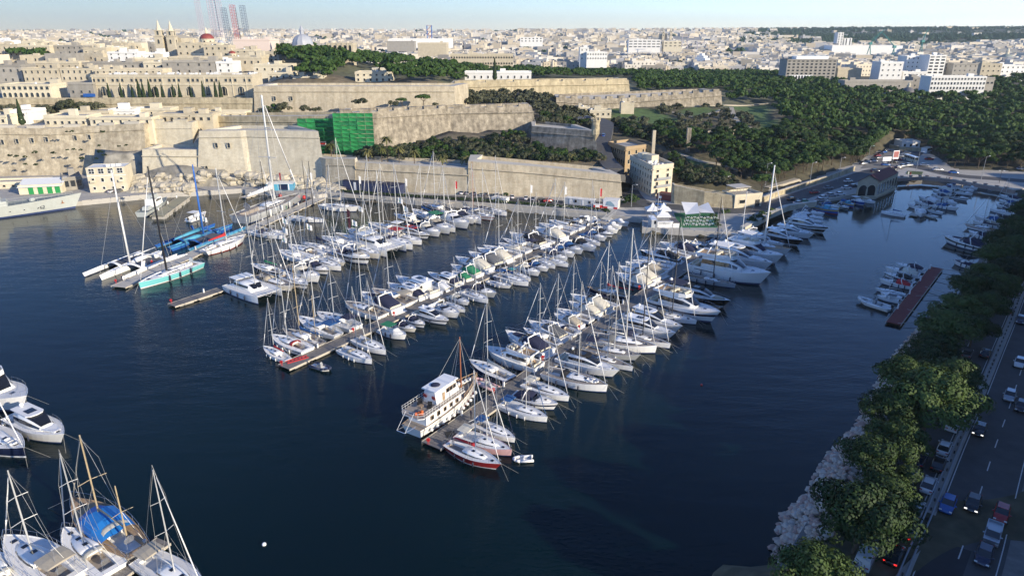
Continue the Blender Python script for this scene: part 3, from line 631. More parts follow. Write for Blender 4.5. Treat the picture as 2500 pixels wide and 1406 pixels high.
def sail_parts():
    for k in 'ABR':
        par = SP[k]; dk = (.06, .36, .42, .42)
        MESH['hull_'+k] = hullmesh(par).mesh('sail_hull', True); MESH['deck_'+k] = deckmesh(par, dk).mesh('sail_deck')
        MESH['roof_'+k] = house(SHOUSE[k]).mesh('coachroof', True); MESH['rwin_'+k] = sidepanel(SHOUSE[k][:-1], .35, .72).mesh('side_window')
        half, sheer, _ = hullfn(*par)
        mb = MB()      # guard rails
        for s in (1, -1):
            ts = [0.0, .12, .24, .36, .48, .6, .72, .84, .93]; P1 = [(-6+12*t, s*(half(t)-.05), sheer(t)+.03) for t in ts]
            for p in P1: mb.tube(p, (p[0], p[1], p[2]+.6), .018, n=4, cap=False)
            up = [(p[0], p[1], p[2]+.6) for p in P1]; mb.path(up, .012, 3)
            mb.tube(up[-1], (5.95, 0, sheer(1)+.62), .022, n=4); mb.tube((5.95, 0, sheer(1)), (5.95, 0, sheer(1)+.62), .022, n=4)
        mb.path([(-5.95, -half(0)+.1, sheer(0)+.6), (-5.95, -.5, sheer(0)+.6)], .022, 4); mb.path([(-5.95, half(0)-.1, sheer(0)+.6), (-5.95, .5, sheer(0)+.6)], .022, 4)
        MESH['rail_'+k] = mb.mesh('guard_rail')
    mb = MB(); mb.tube((0, 0, 0), (0, 0, 1), .10, .065, 8); MESH['mast'] = mb.mesh('mast', True)    # unit height
    mb = MB(); mb.path([(-.25, -1.15, .02), (0, 0, 0), (-.25, 1.15, .02)], .035, 5); MESH['spreader'] = mb.mesh('spreader')
    mb = MB(); mb.tube((0, 0, 0), (-4.6, 0, .1), .09, .07, 6); MESH['boom'] = mb.mesh('boom', True)
    mb = MB(); secs = []
    for x, w_, h_ in ((.05, .16, .8), (-.6, .2, .5), (-2.2, .19, .36), (-3.8, .14, .24), (-4.5, .08, .12)):
        secs.append([(x, -w_, .0), (x, -w_*.9, h_*.5), (x, 0, h_), (x, w_*.9, h_*.5), (x, w_, .0), (x, 0, -.12)])
    mb.loft(secs); MESH['sail_cover'] = mb.mesh('sail_cover', True)
    mb = MB(); secs = []
    for x, w_, h_ in ((-.85, 1.1, .62), (-.45, 1.12, .72), (.15, 1.05, .55), (.55, .9, .1)):
        secs.append([(x, w_*math.cos(a), h_*math.sin(a)**.6 if 0 < a < math.pi else 0) for a in [math.pi*i/8 for i in range(9)]])
    mb.loft(secs, closed=False, caps=False); MESH['sprayhood'] = mb.mesh('sprayhood', True)
    mb = MB(); secs = []
    for x, w_, h_ in ((-1.1, 1.25, .0), (-1.0, 1.3, .12), (0, 1.35, .2), (1.0, 1.3, .14), (1.1, 1.25, .0)):
        secs.append([(x, w_*math.cos(a), h_*math.sin(a)+1.65) for a in [math.pi*i/6 for i in range(7)]])
    mb.loft(secs, closed=False, caps=False); k = len(mb.f)
    for s in (1, -1):
        for x in (-.9, .9): mb.tube((x*.5, s*1.2, 0), (x, s*1.2, 1.65), .022, n=4, mi=1)
    MESH['bimini'] = mb.mesh('bimini', False)
    mb = MB(); mb.lathe([(.34, -.03), (.42, -.03), (.42, .03), (.34, .03)], 14); w_ = mb; w_.box(-.4, -.02, -.02, .4, .02, .02); w_.box(-.02, -.4, -.02, .02, .4, .02); MESH['wheel'] = w_.mesh('wheel')
    mb = MB(); mb.box(-.26, -.26, 0, .26, .26, .035); MESH['hatch'] = mb.mesh('hatch')
    mb = MB(); mb.lathe([(.02, -.42), (.13, -.36), (.14, .3), (.05, .42)], 8); mb.tube((0, 0, .4), (0, 0, .75), .012, n=3); MESH['fender'] = mb.mesh('fender', True)
    mb = MB(); mb.box(-.25, -.5, 0, .25, .5, .38); mb.box(-.2, -.45, .38, .2, .45, .44); MESH['liferaft'] = mb.mesh('deck_box')
    mb = MB(); secs = []
    for i in range(9):
        a = math.pi*i/8; 
    # inflatable dinghy: U-shaped tube with floor
    pts = [(-1.5, -.6, .2), (.5, -.62, .2), (1.1, -.42, .26), (1.4, 0, .32), (1.1, .42, .26), (.5, .62, .2), (-1.5, .6, .2)]
    mb = MB(); mb.path([Vector(p) for p in pts], .2, 8, 0); mb.box(-1.2, -.5, .08, 1.0, .5, .14, 1); mb.box(-1.3, -.5, .1, -1.2, .5, .45, 1); mb.box(-.2, -.55, .3, .05, .55, .36, 1); MESH['dinghy'] = mb.mesh('dinghy_hull', True)
    mb = MB(); mb.box(-.25, -.16, .2, .12, .16, .62); mb.box(-.2, -.1, .62, .1, .1, .75); mb.box(-.1, -.06, -.4, .02, .06, .2); MESH['outboard'] = mb.mesh('outboard')
    mb = MB(); mb.sphere((0, 0, 0), .28, 10, 6); mb.tube((0, 0, -.4), (0, 0, -.2), .05, n=5); MESH['radome'] = mb.mesh('radome', True)
    mb = MB(); mb.lathe([(.24, 0), (.3, -.05), (.36, 0), (.3, .05), (.24, 0)], 12); MESH['ring'] = mb.mesh('lifebuoy', True)
    for k in 'ABR':
        pass
sail_parts()
def wires(hm, k, L=12, sp=(.42, .7), fore=1.0, xm=.55):
    par = SP[k]; half, sheer, _ = hullfn(*par); mb = MB(); r = .017
    zt = hm+1.3
    y = half(.54)-.08; z0 = sheer(.54)
    for s in (1, -1):
        a = (xm-.3, s*y, z0); b = (xm-.25, s*1.15, hm*sp[0]+1.3); c = (xm-.25, s*.9, hm*sp[1]+1.3)
        mb.tube(a, b, r, n=3, cap=False); mb.tube(b, c, r, n=3, cap=False); mb.tube(c, (xm, 0, zt*.96), r, n=3, cap=False); mb.tube(a, (xm, 0, hm*sp[0]+1.2), r, n=3, cap=False)
        mb.tube((-5.9, s*.8, sheer(0)), (-4.2, 0, 4.2), r, n=3, cap=False)
    mb.tube((-4.2, 0, 4.2), (xm, 0, zt), r, n=3, cap=False)
    mb.tube((5.6, 0, sheer(1)), (xm, 0, zt), r*1.2, n=3, cap=False)
    return mb
def sailboat(root, L, kind, hull, mast, hm, opts, near=True, mirror=1):
    """build the parts of a sailing yacht under root. opts: dict sc(sail cover) bi(bimini) sh(sprayhood) deck boot furl rail mizzen din"""
    s = L/12.0; k = kind
    def pt(name, me, mats, loc=(0, 0, 0), rot=None, scale=None, parent=None): return link(name, MESH[me], mats, parent or root, loc, rot, scale)
    g = link  # noqa
    root.scale = (s, s*1.08, s*1.08); hm /= 1.08
    h = HUL[hull]; dark = hull in 'nkrtb'
    stripe = HUL.get(opts.get('stripe'), h)
    pt('hull', 'hull_'+k, [h, stripe, GEL if dark else (REDH if opts.get('boot') == 'r' else BOOT), ANTIF])
    dm = {'w': DECK, 't': TEAK, 'o': TEAKW, 'c': GELC}[opts.get('deck', 'w')]
    pt('deck', 'deck_'+k, [dm, TEAK if rnd.random() < .6 else DECK, TEAKW if opts.get('deck') == 'o' else (h if not dark else GEL)])
    rf = pt('coachroof', 'roof_'+k, [GEL if not opts.get('tealroof') else AQUA]); both('rwin_'+k, rf)
    for hx, hz_ in ((.2, 1.74 if k == 'A' else 1.62 if k == 'B' else 1.24), (2.0, 1.62 if k == 'A' else 1.52 if k == 'B' else 1.06)):
        if near: pt('hatch', 'hatch', [SALON], (hx-.1, 0, hz_))
    if near: pt('hatch', 'hatch', [SALON], (4.1, 0, (1.36 if k == 'A' else 1.3 if k == 'B' else .97)))
    xm = .55; mz = 1.3; m = pt('mast', 'mast', [MST[mast]], (xm, 0, mz), None, (1 if not opts.get('thick') else opts['thick'],)*2+(hm,))
    msc = (1, 1, 1/hm)
    for f in (.42, .7) if hm > 9 else (.5,):
        link('spreader', MESH['spreader'], [MST[mast]], root, (xm-.1, 0, mz+hm*f), None, (1, 1 if f < .6 else .8, 1))
    key = 'wires_%s_%.0f' % (k, hm)
    if key not in MESH: MESH[key] = wires(hm, k).mesh('rigging')
    pt('rigging', key, [WIREM])
    b = pt('boom', 'boom', [MST[mast]], (xm-.15, 0, 2.5))
    if opts.get('sc'): pt('sail_cover', 'sail_cover', [CAN[opts['sc']]], (0, 0, .08), parent=b)
    if opts.get('furl', 1):
        key = 'furl_%s_%.0f' % (k, hm)
        if key not in MESH:
            mb = MB(); a = Vector((5.55, 0, SP[k][6]+.3)); e = Vector((xm, 0, mz+hm*.97)); mb.tube(a, a.lerp(e, .25), .05, .085, 6); mb.tube(a.lerp(e, .25), a.lerp(e, .93), .085, .04, 6); MESH[key] = mb.mesh('furled_jib', True)
        pt('furled_jib', key, [CAN.get(opts.get('furl') if isinstance(opts.get('furl'), str) else 'w')])
    if opts.get('sh'): pt('sprayhood', 'sprayhood', [CAN[opts['sh']]], (-1.55, 0, 1.3 if k != 'R' else 1.0))
    if opts.get('bi'): pt('bimini', 'bimini', [CAN[opts['bi']], STEEL], (-4.1, 0, 1.05), None, (1.15, 1, 1))
    if near:
        pt('wheel', 'wheel', [STEEL], (-4.5, 0, 1.5), (0, R(80), 0))
        pt('guard_rail', 'rail_'+k, [STEEL])
        half, sheer, _ = hullfn(*SP[k])
        for t in (.28, .46, .62):
            sd_ = mirror
            pt('fender', 'fender', [FENDB if (dark or opts.get('fb')) else FEND], (-6+12*t, sd_*(half(t)+.12), .55))
        pt('mooring_line', 'moor', [ROPE], (5.9, 0, SP[k][6]))
    if opts.get('radar'): pt('radome', 'radome', [GEL], (xm+.4, 0, mz+hm*.3))
    if opts.get('mizzen'):
        hh = hm*.66; link('mast', MESH['mast'], [MST[mast]], root, (-4.2, 0, 1.1), None, (.8, .8, hh)); link('spreader', MESH['spreader'], [MST[mast]], root, (-4.25, 0, 1.1+hh*.55), None, .75)
        if opts.get('sc'): bb = link('boom', MESH['boom'], [MST[mast]], root, (-4.3, 0, 2.6), None, .5); pt('sail_cover', 'sail_cover', [CAN[opts['sc']]], (0, 0, .08), parent=bb)
    if opts.get('din'): pt('dinghy', 'dinghy', [CWHITE, DECK], (3.2, 0, 1.35 if k == 'A' else 1.1), None, .75)
mb = MB()
for s in (1, -1): mb.tube((0, s*.05, 0), (3.0, s*1.5, -1.7), .018, n=3, cap=False)
MESH['moor'] = mb.mesh('mooring_line')

# ---------------------------------------------------------- motor yachts
MP = {'M': (10, 3.3, .90, .5, 2.0, 1.15, 1.65, .10, .0, .84), 'H': (16, 4.6, .92, .5, 2.0, 1.5, 2.25, .12, .0, .84), 'F': (16, 4.9, .90, .55, 2.2, 1.7, 2.7, .12, .0, .82),
      'K': (7, 2.5, .88, .5, 2.3, .85, 1.2, .08, .0, .84), 'C': (9, 1.5, .8, .5, 1.9, 1.2, 1.6, .02, .0, .8)}
H_HOUSE = [(-4.6, 1.55, 1.35, 1.55, 3.25), (-2.5, 1.7, 1.45, 1.6, 3.5), (-.2, 1.7, 1.35, 1.7, 3.45), (1.2, 1.6, 1.1, 1.8, 3.05), (2.7, 1.3, .8, 1.95, 2.45), (3.6, .9, .5, 2.05, 2.15)]
F_HOUSE = [(-5.2, 1.8, 1.65, 1.7, 3.75), (-2.5, 1.95, 1.7, 1.75, 3.85), (.4, 1.9, 1.55, 1.9, 3.8), (2.0, 1.7, 1.1, 2.05, 3.1), (2.9, 1.3, .8, 2.2, 2.6)]
M_HOUSE = [(-.4, 1.25, 1.15, 1.2, 1.35), (.6, 1.2, 1.0, 1.25, 1.75), (2.0, .95, .6, 1.35, 1.72), (3.4, .5, .25, 1.48, 1.56)]
def motor_parts():
    for k, st in (('M', (.55, .78)), ('H', (.55, .78)), ('F', (.5, .7)), ('K', (.6, .8))):
        MESH['hull_'+k] = hullmesh(MP[k], st).mesh('motor_hull', True)
        half, sheer, _ = hullfn(*MP[k]); L = MP[k][0]; mb = MB()
        for s in (1, -1):
            ts = [.5, .6, .7, .8, .9, .96]; q = [(-L/2+L*t, s*(half(t)-.08), sheer(t)) for t in ts]; h_ = .5 if L < 12 else .7
            for p in q: mb.tube(p, (p[0], p[1], p[2]+h_), .016, n=3, cap=False)
            up = [(p[0], p[1], p[2]+h_) for p in q]; mb.path(up+[(L/2-.1, 0, sheer(1)+h_)], .022, 4)
        MESH['rail_'+k] = mb.mesh('bow_rail')
        mb = MB(); b = half(0); mb.prism([(-L/2-.06*L, -b*.85), (-L/2+.02, -b*.95), (-L/2+.02, b*.95), (-L/2-.06*L, b*.85)], .28, .42, 0, 1); MESH['plat_'+k] = mb.mesh('swim_platform')
    MESH['deck_M'] = deckmesh(MP['M'], (.04, .42, .8, .62)).mesh('motor_deck'); MESH['deck_K'] = deckmesh(MP['K'], (.05, .62, .82, .5)).mesh('small_deck')
    MESH['deck_H'] = deckmesh(MP['H'], (.03, .22, .78, .7)).mesh('yacht_deck'); MESH['deck_F'] = deckmesh(MP['F'], (.02, .17, .8, .6)).mesh('yacht_deck')
    # express cruiser
    MESH['roof_M'] = house(M_HOUSE).mesh('foredeck_trunk', True)
    mb = MB(); rows = []
    for i in range(9):
        a = math.pi*(i/8-.5); x0 = .35+.95*math.cos(a); y0 = 1.28*math.sin(a); rows.append([(x0, y0, 1.45+.05*math.cos(a)), (x0-.75, y0*.86, 2.1)])
    for a, b in zip(rows, rows[1:]): mb.add([a[0], b[0], b[1], a[1]], [(0, 1, 2, 3)])
    MESH['shield_M'] = mb.mesh('windscreen', True)
    mb = MB(); mb.path([(-2.2, -1.45, 1.2), (-1.6, -1.25, 2.6), (-1.7, 0, 2.75), (-1.6, 1.25, 2.6), (-2.2, 1.45, 1.2)], .12, 5); MESH['arch_M'] = mb.mesh('radar_arch', True)
    mb = MB(); secs = []
    for x, w_, zt in ((-4.4, 1.2, 1.4), (-3.7, 1.25, 1.75), (-2.0, 1.3, 2.25), (-.9, 1.28, 2.3), (-.1, 1.15, 2.0)):
        secs.append([(x, w_*math.cos(a), 1.15+(zt-1.15)*min(1, (math.sin(a)*1.5))) for a in [math.pi*i/8 for i in range(9)]])
    mb.loft(secs, closed=False, caps=False); MESH['cover_M'] = mb.mesh('canopy', True)
    mb = MB()
    for x0, x1, y0, y1 in ((-4.3, -3.7, -1.1, 1.1), (-2.9, -1.5, .45, 1.15), (-1.4, -.9, -1.0, -.4), (-1.4, -.9, .4, 1.0)): mb.box(x0, y0, .7, x1, y1, 1.08); mb.box(x0, y0, 1.08, x0+.14, y1, 1.4)
    MESH['seats_M'] = mb.mesh('seats')
    mb = MB(); mb.box(-1.5, -.75, .9, .1, .75, .97); mb.box(-1.55, -.8, .95, -1.45, .8, 1.05); mb.box(.3, -.78, 0, .55, .78, .12); 
    mb = MB(); mb.prism([(1.0, -.7), (2.9, -.42), (2.9, .42), (1.0, .7)], 1.72, 1.8); MESH['pad_M'] = mb.mesh('sunpad')
    # hardtop sport yacht
    MESH['roof_H'] = house(H_HOUSE, r=.25).mesh('superstructure', True)
    g = MB(); sidepanel(H_HOUSE[:-1], .38, .80, .02, 0, g); MESH['glass_H'] = g.mesh('side_window', True)
    mb = MB(); rows = []
    for (x, wb, wt, zb, zt), f in ((H_HOUSE[2], .0), (H_HOUSE[3], 0), (H_HOUSE[4], 0)):
        rows.append([(x+.1, -wt*.98, zt+.0), (x+.15, -wt*.5, zt+.05), (x+.18, 0, zt+.08), (x+.15, wt*.5, zt+.05), (x+.1, wt*.98, zt+.0)])
    mb.loft(rows, closed=False, caps=False); MESH['shield_H'] = mb.mesh('windscreen', True)
    mb = MB(); mb.prism([(-5.4, -1.3), (-.4, -1.35), (.3, -.9), (.5, 0), (.3, .9), (-.4, 1.35), (-5.4, 1.3)], 3.5, 3.66); MESH['top_H'] = mb.mesh('hardtop')
    mb = MB(); mb.box(-2.6, -.7, 3.66, -.9, .7, 3.7); MESH['sunroof'] = mb.mesh('sunroof')
    mb = MB(); mb.prism([(3.4, -1.0), (6.0, -.5), (6.0, .5), (3.4, 1.0)], 2.1, 2.28); MESH['pad_H'] = mb.mesh('sunpad')
    mb = MB(); mb.box(-7.3, -1.5, 1.0, -6.6, 1.5, 1.5); mb.box(-7.4, -1.5, 1.5, -7.2, 1.5, 1.9); mb.box(-5.9, -.5, 1.0, -5.3, .5, 1.6); MESH['seats_H'] = mb.mesh('seats')
    # flybridge yacht
    MESH['roof_F'] = house(F_HOUSE, r=.2).mesh('superstructure', True)
    g = MB(); sidepanel(F_HOUSE[:-1], .40, .85, .02, 0, g); MESH['glass_F'] = g.mesh('side_window', True)
    mb = MB(); rows = []
    for (x, wb, wt, zb, zt) in F_HOUSE[2:]:
        rows.append([(x+.12, -wt*.96, zt+.02), (x+.2, -wt*.5, zt+.06), (x+.22, 0, zt+.08), (x+.2, wt*.5, zt+.06), (x+.12, wt*.96, zt+.02)])
    mb.loft(rows, closed=False, caps=False); MESH['shield_F'] = mb.mesh('windscreen', True)
    mb = MB(); o = [(-6.6, -1.9), (-.5, -1.85), (.9, -1.3), (1.4, 0), (.9, 1.3), (-.5, 1.85), (-6.6, 1.9)]; i_ = [(x*.97, y*.9) for x, y in o]; n = 7
    mb.add([(x, y, 3.85) for x, y in o]+[(x, y, 4.55 if x > -5 else 4.2) for x, y in o]+[(x, y, 4.55 if x > -5 else 4.2) for x, y in i_]+[(x, y, 3.95) for x, y in i_],
           [(i, (i+1) % n, n+(i+1) % n, n+i) for i in range(n)]+[(n+i, n+(i+1) % n, 2*n+(i+1) % n, 2*n+i) for i in range(n)]+[(2*n+i, 2*n+(i+1) % n, 3*n+(i+1) % n, 3*n+i) for i in range(n)])
    mb.add([(x, y, 3.86) for x, y in o], [(6, 5, 4, 3, 2, 1, 0)]); mb.add([(x, y, 3.97) for x, y in i_], [tuple(range(7))], 1); MESH['fly_F'] = mb.mesh('flybridge')
    mb = MB(); mb.path([(-4.4, -1.8, 4.1), (-3.6, -1.5, 5.6), (-3.7, 0, 5.75), (-3.6, 1.5, 5.6), (-4.4, 1.8, 4.1)], .14, 5); MESH['arch_F'] = mb.mesh('radar_arch', True)
    mb = MB(); mb.box(-2.9, -1.4, 3.97, -2.3, 1.4, 4.45); mb.box(-1.0, .3, 3.97, -.4, 1.0, 4.6); mb.box(-1.0, -1.0, 3.97, -.4, -.3, 4.6); mb.box(.1, -1.1, 3.97, .5, 1.1, 4.75); MESH['seats_F'] = mb.mesh('seats')
    mb = MB(); mb.prism([(-4.2, -1.5), (-.3, -1.5), (-.3, 1.5), (-4.2, 1.5)], 6.0, 6.12)
    for x in (-4.0, -.5):
        for y in (-1.4, 1.4): mb.tube((x, y, 4.3), (x, y, 6.0), .03, n=4, mi=1)
    MESH['bim_F'] = mb.mesh('bimini')
    # small open boat
    mb = MB(); house([(-.6, .5, .42, .6, 1.5), (.1, .5, .4, .6, 1.55), (.25, .45, .3, .6, 1.1)], mb); MESH['console'] = mb.mesh('console')
    mb = MB(); house([(0.2, .95, .75, .9, 1.75), (.9, .9, .6, .95, 1.7), (1.6, .7, .4, 1.0, 1.2), (2.4, .35, .2, 1.05, 1.1)], mb); MESH['cuddy'] = mb.mesh('cuddy', True)
    mb = MB(); mb.prism([(-2.6, -1.0), (0, -1.0), (0, 1.0), (-2.6, 1.0)], 2.15, 2.2)
    for x in (-2.4, -.2):
        for y in (-.95, .95): mb.tube((x, y, .9), (x, y, 2.15), .025, n=4, mi=1)
    MESH['bim_K'] = mb.mesh('bimini')
    mb = MB(); secs = []
    for x, w_, h_ in ((-3.3, 1.0, 1.0), (-2, 1.1, 1.35), (0, 1.15, 1.55), (1.6, .8, 1.45), (2.9, .25, 1.25)):
        secs.append([(x, w_*math.cos(a), .9+(h_-.9)*math.sin(a)) for a in [math.pi*i/6 for i in range(7)]])
    mb.loft(secs, closed=False, caps=False); MESH['cover_K'] = mb.mesh('boat_cover', True)
motor_parts()
def motorboat(root, L, kind, hull, opts, near=True, mirror=1):
    par = MP[kind]; s = L/par[0]; root.scale = (s, s*1.1, s*1.1); k = kind; h = HUL[hull]; dark = hull in 'nkrb'
    def pt(name, me, mats, loc=(0, 0, 0), rot=None, scale=None, parent=None): return link(name, MESH[me], mats, parent or root, loc, rot, scale)
    stripe = HUL.get(opts.get('stripe'), GEL if dark and opts.get('ws', 0) else h)
    pt('hull', 'hull_'+k, [h, stripe, BOOT if not dark else GEL, ANTIF]); dm = {'w': DECK, 't': TEAK, 'o': TEAKW}[opts.get('deck', 'w')]
    pt('deck', 'deck_'+k, [dm, TEAKW if opts.get('sole') else DECK, GEL]); pt('swim_platform', 'plat_'+k, [GEL, TEAKW if opts.get('sole') else DECK])
    cv = opts.get('cv')
    if k == 'M':
        pt('foredeck_trunk', 'roof_M', [DECK]); pt('windscreen', 'shield_M', [SALON]); pt('radar_arch', 'arch_M', [GEL]); pt('seats', 'seats_M', [CCREAM if not opts.get('seat') else CAN[opts['seat']]])
        if cv: pt('canopy', 'cover_M', [CAN[cv]])
        if opts.get('pad'): pt('sunpad', 'pad_M', [CAN[opts['pad']]])
        if near: pt('hatch', 'hatch', [SALON], (2.3, 0, 1.72)); pt('radome', 'radome', [GEL], (-1.7, 0, 3.0), None, .8)
    elif k == 'H':
        sp = pt('superstructure', 'roof_H', [GEL]); both('glass_H', sp); pt('windscreen', 'shield_H', [SALON], parent=sp); t = pt('hardtop', 'top_H', [GEL if not opts.get('top') else CAN[opts['top']]]); pt('sunroof', 'sunroof', [SALON], parent=t)
        pt('seats', 'seats_H', [CAN[opts.get('seat', 'c')]]); pt('sunpad', 'pad_H', [CAN[opts.get('pad', 'w')]]); pt('radome', 'radome', [GEL], (-4.4, 0, 4.05), None, 1.2)
        if cv: link('canopy', MESH['cover_M'], [CAN[cv]], root, (-3.6, 0, .2), None, (.85, 1.1, 1.1))
        if near:
            for x in (6.2,): pt('hatch', 'hatch', [SALON], (x, 0, 2.18))
    elif k == 'F':
        sp = pt('superstructure', 'roof_F', [GEL]); both('glass_F', sp); pt('windscreen', 'shield_F', [SALON if not opts.get('wcov') else CAN[opts['wcov']]], parent=sp); pt('flybridge', 'fly_F', [GEL, TEAKW if opts.get('sole') else DECK])
        pt('radar_arch', 'arch_F', [GEL]); pt('radome', 'radome', [GEL], (-3.7, 0, 6.15), None, 1.3); pt('seats', 'seats_F', [CAN[opts.get('seat', 'c')]]); link('seats', MESH['seats_H'], [CCREAM], root, (0, 0, .2))
        if cv: pt('bimini', 'bim_F', [CAN[cv], STEEL])
        if near: pt('hatch', 'hatch', [SALON], (4.6, 0, 2.35), None, 1.2)
    else:
        if opts.get('cud', 1): pt('cuddy', 'cuddy', [DECK])
        pt('console', 'console', [GEL]); pt('outboard', 'outboard', [MBLK], (-3.6, 0, .5))
        if cv == 'full' or opts.get('full'): pt('boat_cover', 'cover_K', [CAN[opts.get('full', 'b')]])
        elif cv: pt('bimini', 'bim_K', [CAN[cv], STEEL])
    if near: pt('bow_rail', 'rail_'+k, [STEEL])
    if near and L > 7:
        half, sheer, _ = hullfn(*par)
        for t in (.2, .38, .58):
            pt('fender', 'fender', [FENDB if not opts.get('fw') else FEND], (-par[0]/2+par[0]*t, mirror*(half(t)+.12), .75), None, max(1, 1/s))
        pt('mooring_line', 'moor', [ROPE], (par[0]/2-.2, 0, par[6]), None, (1/s,)*3 if s > 1 else 1)
    if opts.get('ten'): pt('dinghy', 'dinghy', [TUBEG, DECK], (-par[0]/2-1.2, 0, .5), R(90), 1)
# ---------------------------------------------------------- catamaran
def catamaran(root, L, opts):
    s = L/14.0; root.scale = (s,)*3
    if 'hull_C' not in MESH:
        MESH['hull_C'] = hullmesh((14, 1.7, .8, .5, 2.4, 1.5, 1.9, .0, .02, .8)).mesh('cat_hull', True); MESH['deck_C'] = deckmesh((14, 1.7, .8, .5, 2.4, 1.5, 1.9, .0, .02, .8)).mesh('cat_deck')
        mb = MB(); mb.box(-6.2, -2.6, .9, 2.4, 2.6, 1.62); MESH['bridge_C'] = mb.mesh('bridgedeck')
        cs = [(-4.2, 2.3, 2.1, 1.6, 3.0), (-1.0, 2.3, 2.0, 1.6, 3.1), (1.0, 2.0, 1.5, 1.6, 2.9), (2.4, 1.5, 1.0, 1.6, 1.9)]
        MESH['cab_C'] = house(cs, r=.25).mesh('saloon', True); MESH['cabw_C'] = sidepanel(cs[:3], .4, .85, .02).mesh('side_window')
        mb = MB(); rows = [[(1.1, y*1.5, 2.93) for y in (-1, 0, 1)], [(2.3, y*1.05, 2.0) for y in (-1, 0, 1)]]; mb.loft(rows, closed=False, caps=False); MESH['cabf_C'] = mb.mesh('windscreen')
        mb = MB(); mb.box(2.4, -2.6, 1.35, 6.2, 2.6, 1.4); MESH['tramp_C'] = mb.mesh('trampoline')
        mb = MB(); mb.tube((6.3, -3.2, 1.75), (6.3, 3.2, 1.75), .12, n=6); mb.tube((6.3, 0, 1.75), (7.2, 0, 1.6), .06, n=5); mb.tube((6.3, -1.5, 1.7), (7.1, 0, 1.1), .04, n=4); mb.tube((6.3, 1.5, 1.7), (7.1, 0, 1.1), .04, n=4); MESH['beam_C'] = mb.mesh('cross_beam')
        mb = MB(); mb.prism([(-6.0, -2.3), (-2.8, -2.3), (-2.8, 2.3), (-6.0, 2.3)], 3.4, 3.52)
        for x in (-5.8, -3.0):
            for y in (-2.2, 2.2): mb.tube((x, y, 1.6), (x, y, 3.4), .05, n=4)
        MESH['top_C'] = mb.mesh('cockpit_roof')
    for y in (-3.1, 3.1): h = link('hull', MESH['hull_C'], [GEL, GEL, BOOT, ANTIF], root, (0, y, 0)); link('deck', MESH['deck_C'], [DECK, DECK, GEL], h)
    link('bridgedeck', MESH['bridge_C'], GEL, root); c = link('saloon', MESH['cab_C'], GEL, root); both('cabw_C', c); link('windscreen', MESH['cabf_C'], SALON, c)
    link('trampoline', MESH['tramp_C'], DECK, root); link('cross_beam', MESH['beam_C'], ALU, root); link('cockpit_roof', MESH['top_C'], GEL, root)
    hm = opts.get('hm', 18); link('mast', MESH['mast'], [ALU], root, (1.3, 0, 2.8), None, (1.3, 1.3, hm)); link('boom', MESH['boom'], [ALU], root, (1.1, 0, 4.2), None, (1.2, 1.2, 1.2))
    for f in (.4, .68): link('spreader', MESH['spreader'], [ALU], root, (1.2, 0, 2.8+hm*f))
    mb = MB()
    for sgn in (1, -1): mb.tube((-1, sgn*3.3, 1.7), (1.3, 0, 2.8+hm*.9), .025, n=3, cap=False)
    mb.tube((6.3, 0, 1.8), (1.3, 0, 2.8+hm*.9), .03, n=3, cap=False); link('rigging', mb.mesh('rigging'), WIREM, root)
    if opts.get('sc'): link('sail_cover', MESH['sail_cover'], [CAN[opts['sc']]], root, (1.0, 0, 4.4), None, 1.1)
    for x in (-3, 0, 3): link('fender', MESH['fender'], FENDB, root, (x, -4.05, .9), None, 1.2)
# ---------------------------------------------------------- inflatable with console
def rib(root, L, tube, opts):
    s = L/6.0; root.scale = (s,)*3
    if 'rib' not in MESH:
        pts = [(-2.9, -.95, .45), (.8, -1.0, .5), (1.9, -.8, .6), (2.7, -.35, .72), (2.95, 0, .76), (2.7, .35, .72), (1.9, .8, .6), (.8, 1.0, .5), (-2.9, .95, .45)]
        mb = MB(); mb.path([Vector(p) for p in pts], .27, 8, 0); MESH['rib'] = mb.mesh('tube', True)
        mb = MB(); mb.prism([(-2.8, -.85), (1.2, -.85), (2.5, 0), (1.2, .85), (-2.8, .85)], -.2, .38); MESH['ribfloor'] = mb.mesh('hull')
        mb = MB(); mb.box(-1.2, -.35, .38, -.6, .35, .95); mb.box(-.2, -.35, .38, .25, .35, 1.25); mb.add([(.25, -.34, 1.25), (.25, .34, 1.25), (.05, .3, 1.65), (.05, -.3, 1.65)], [(0, 1, 2, 3)]); MESH['ribcon'] = mb.mesh('console')
    link('tube', MESH['rib'], tube, root); link('hull', MESH['ribfloor'], DECK, root); link('console', MESH['ribcon'], M_GREYMET, root); link('outboard', MESH['outboard'], MBLK, root, (-3.0, 0, .55))
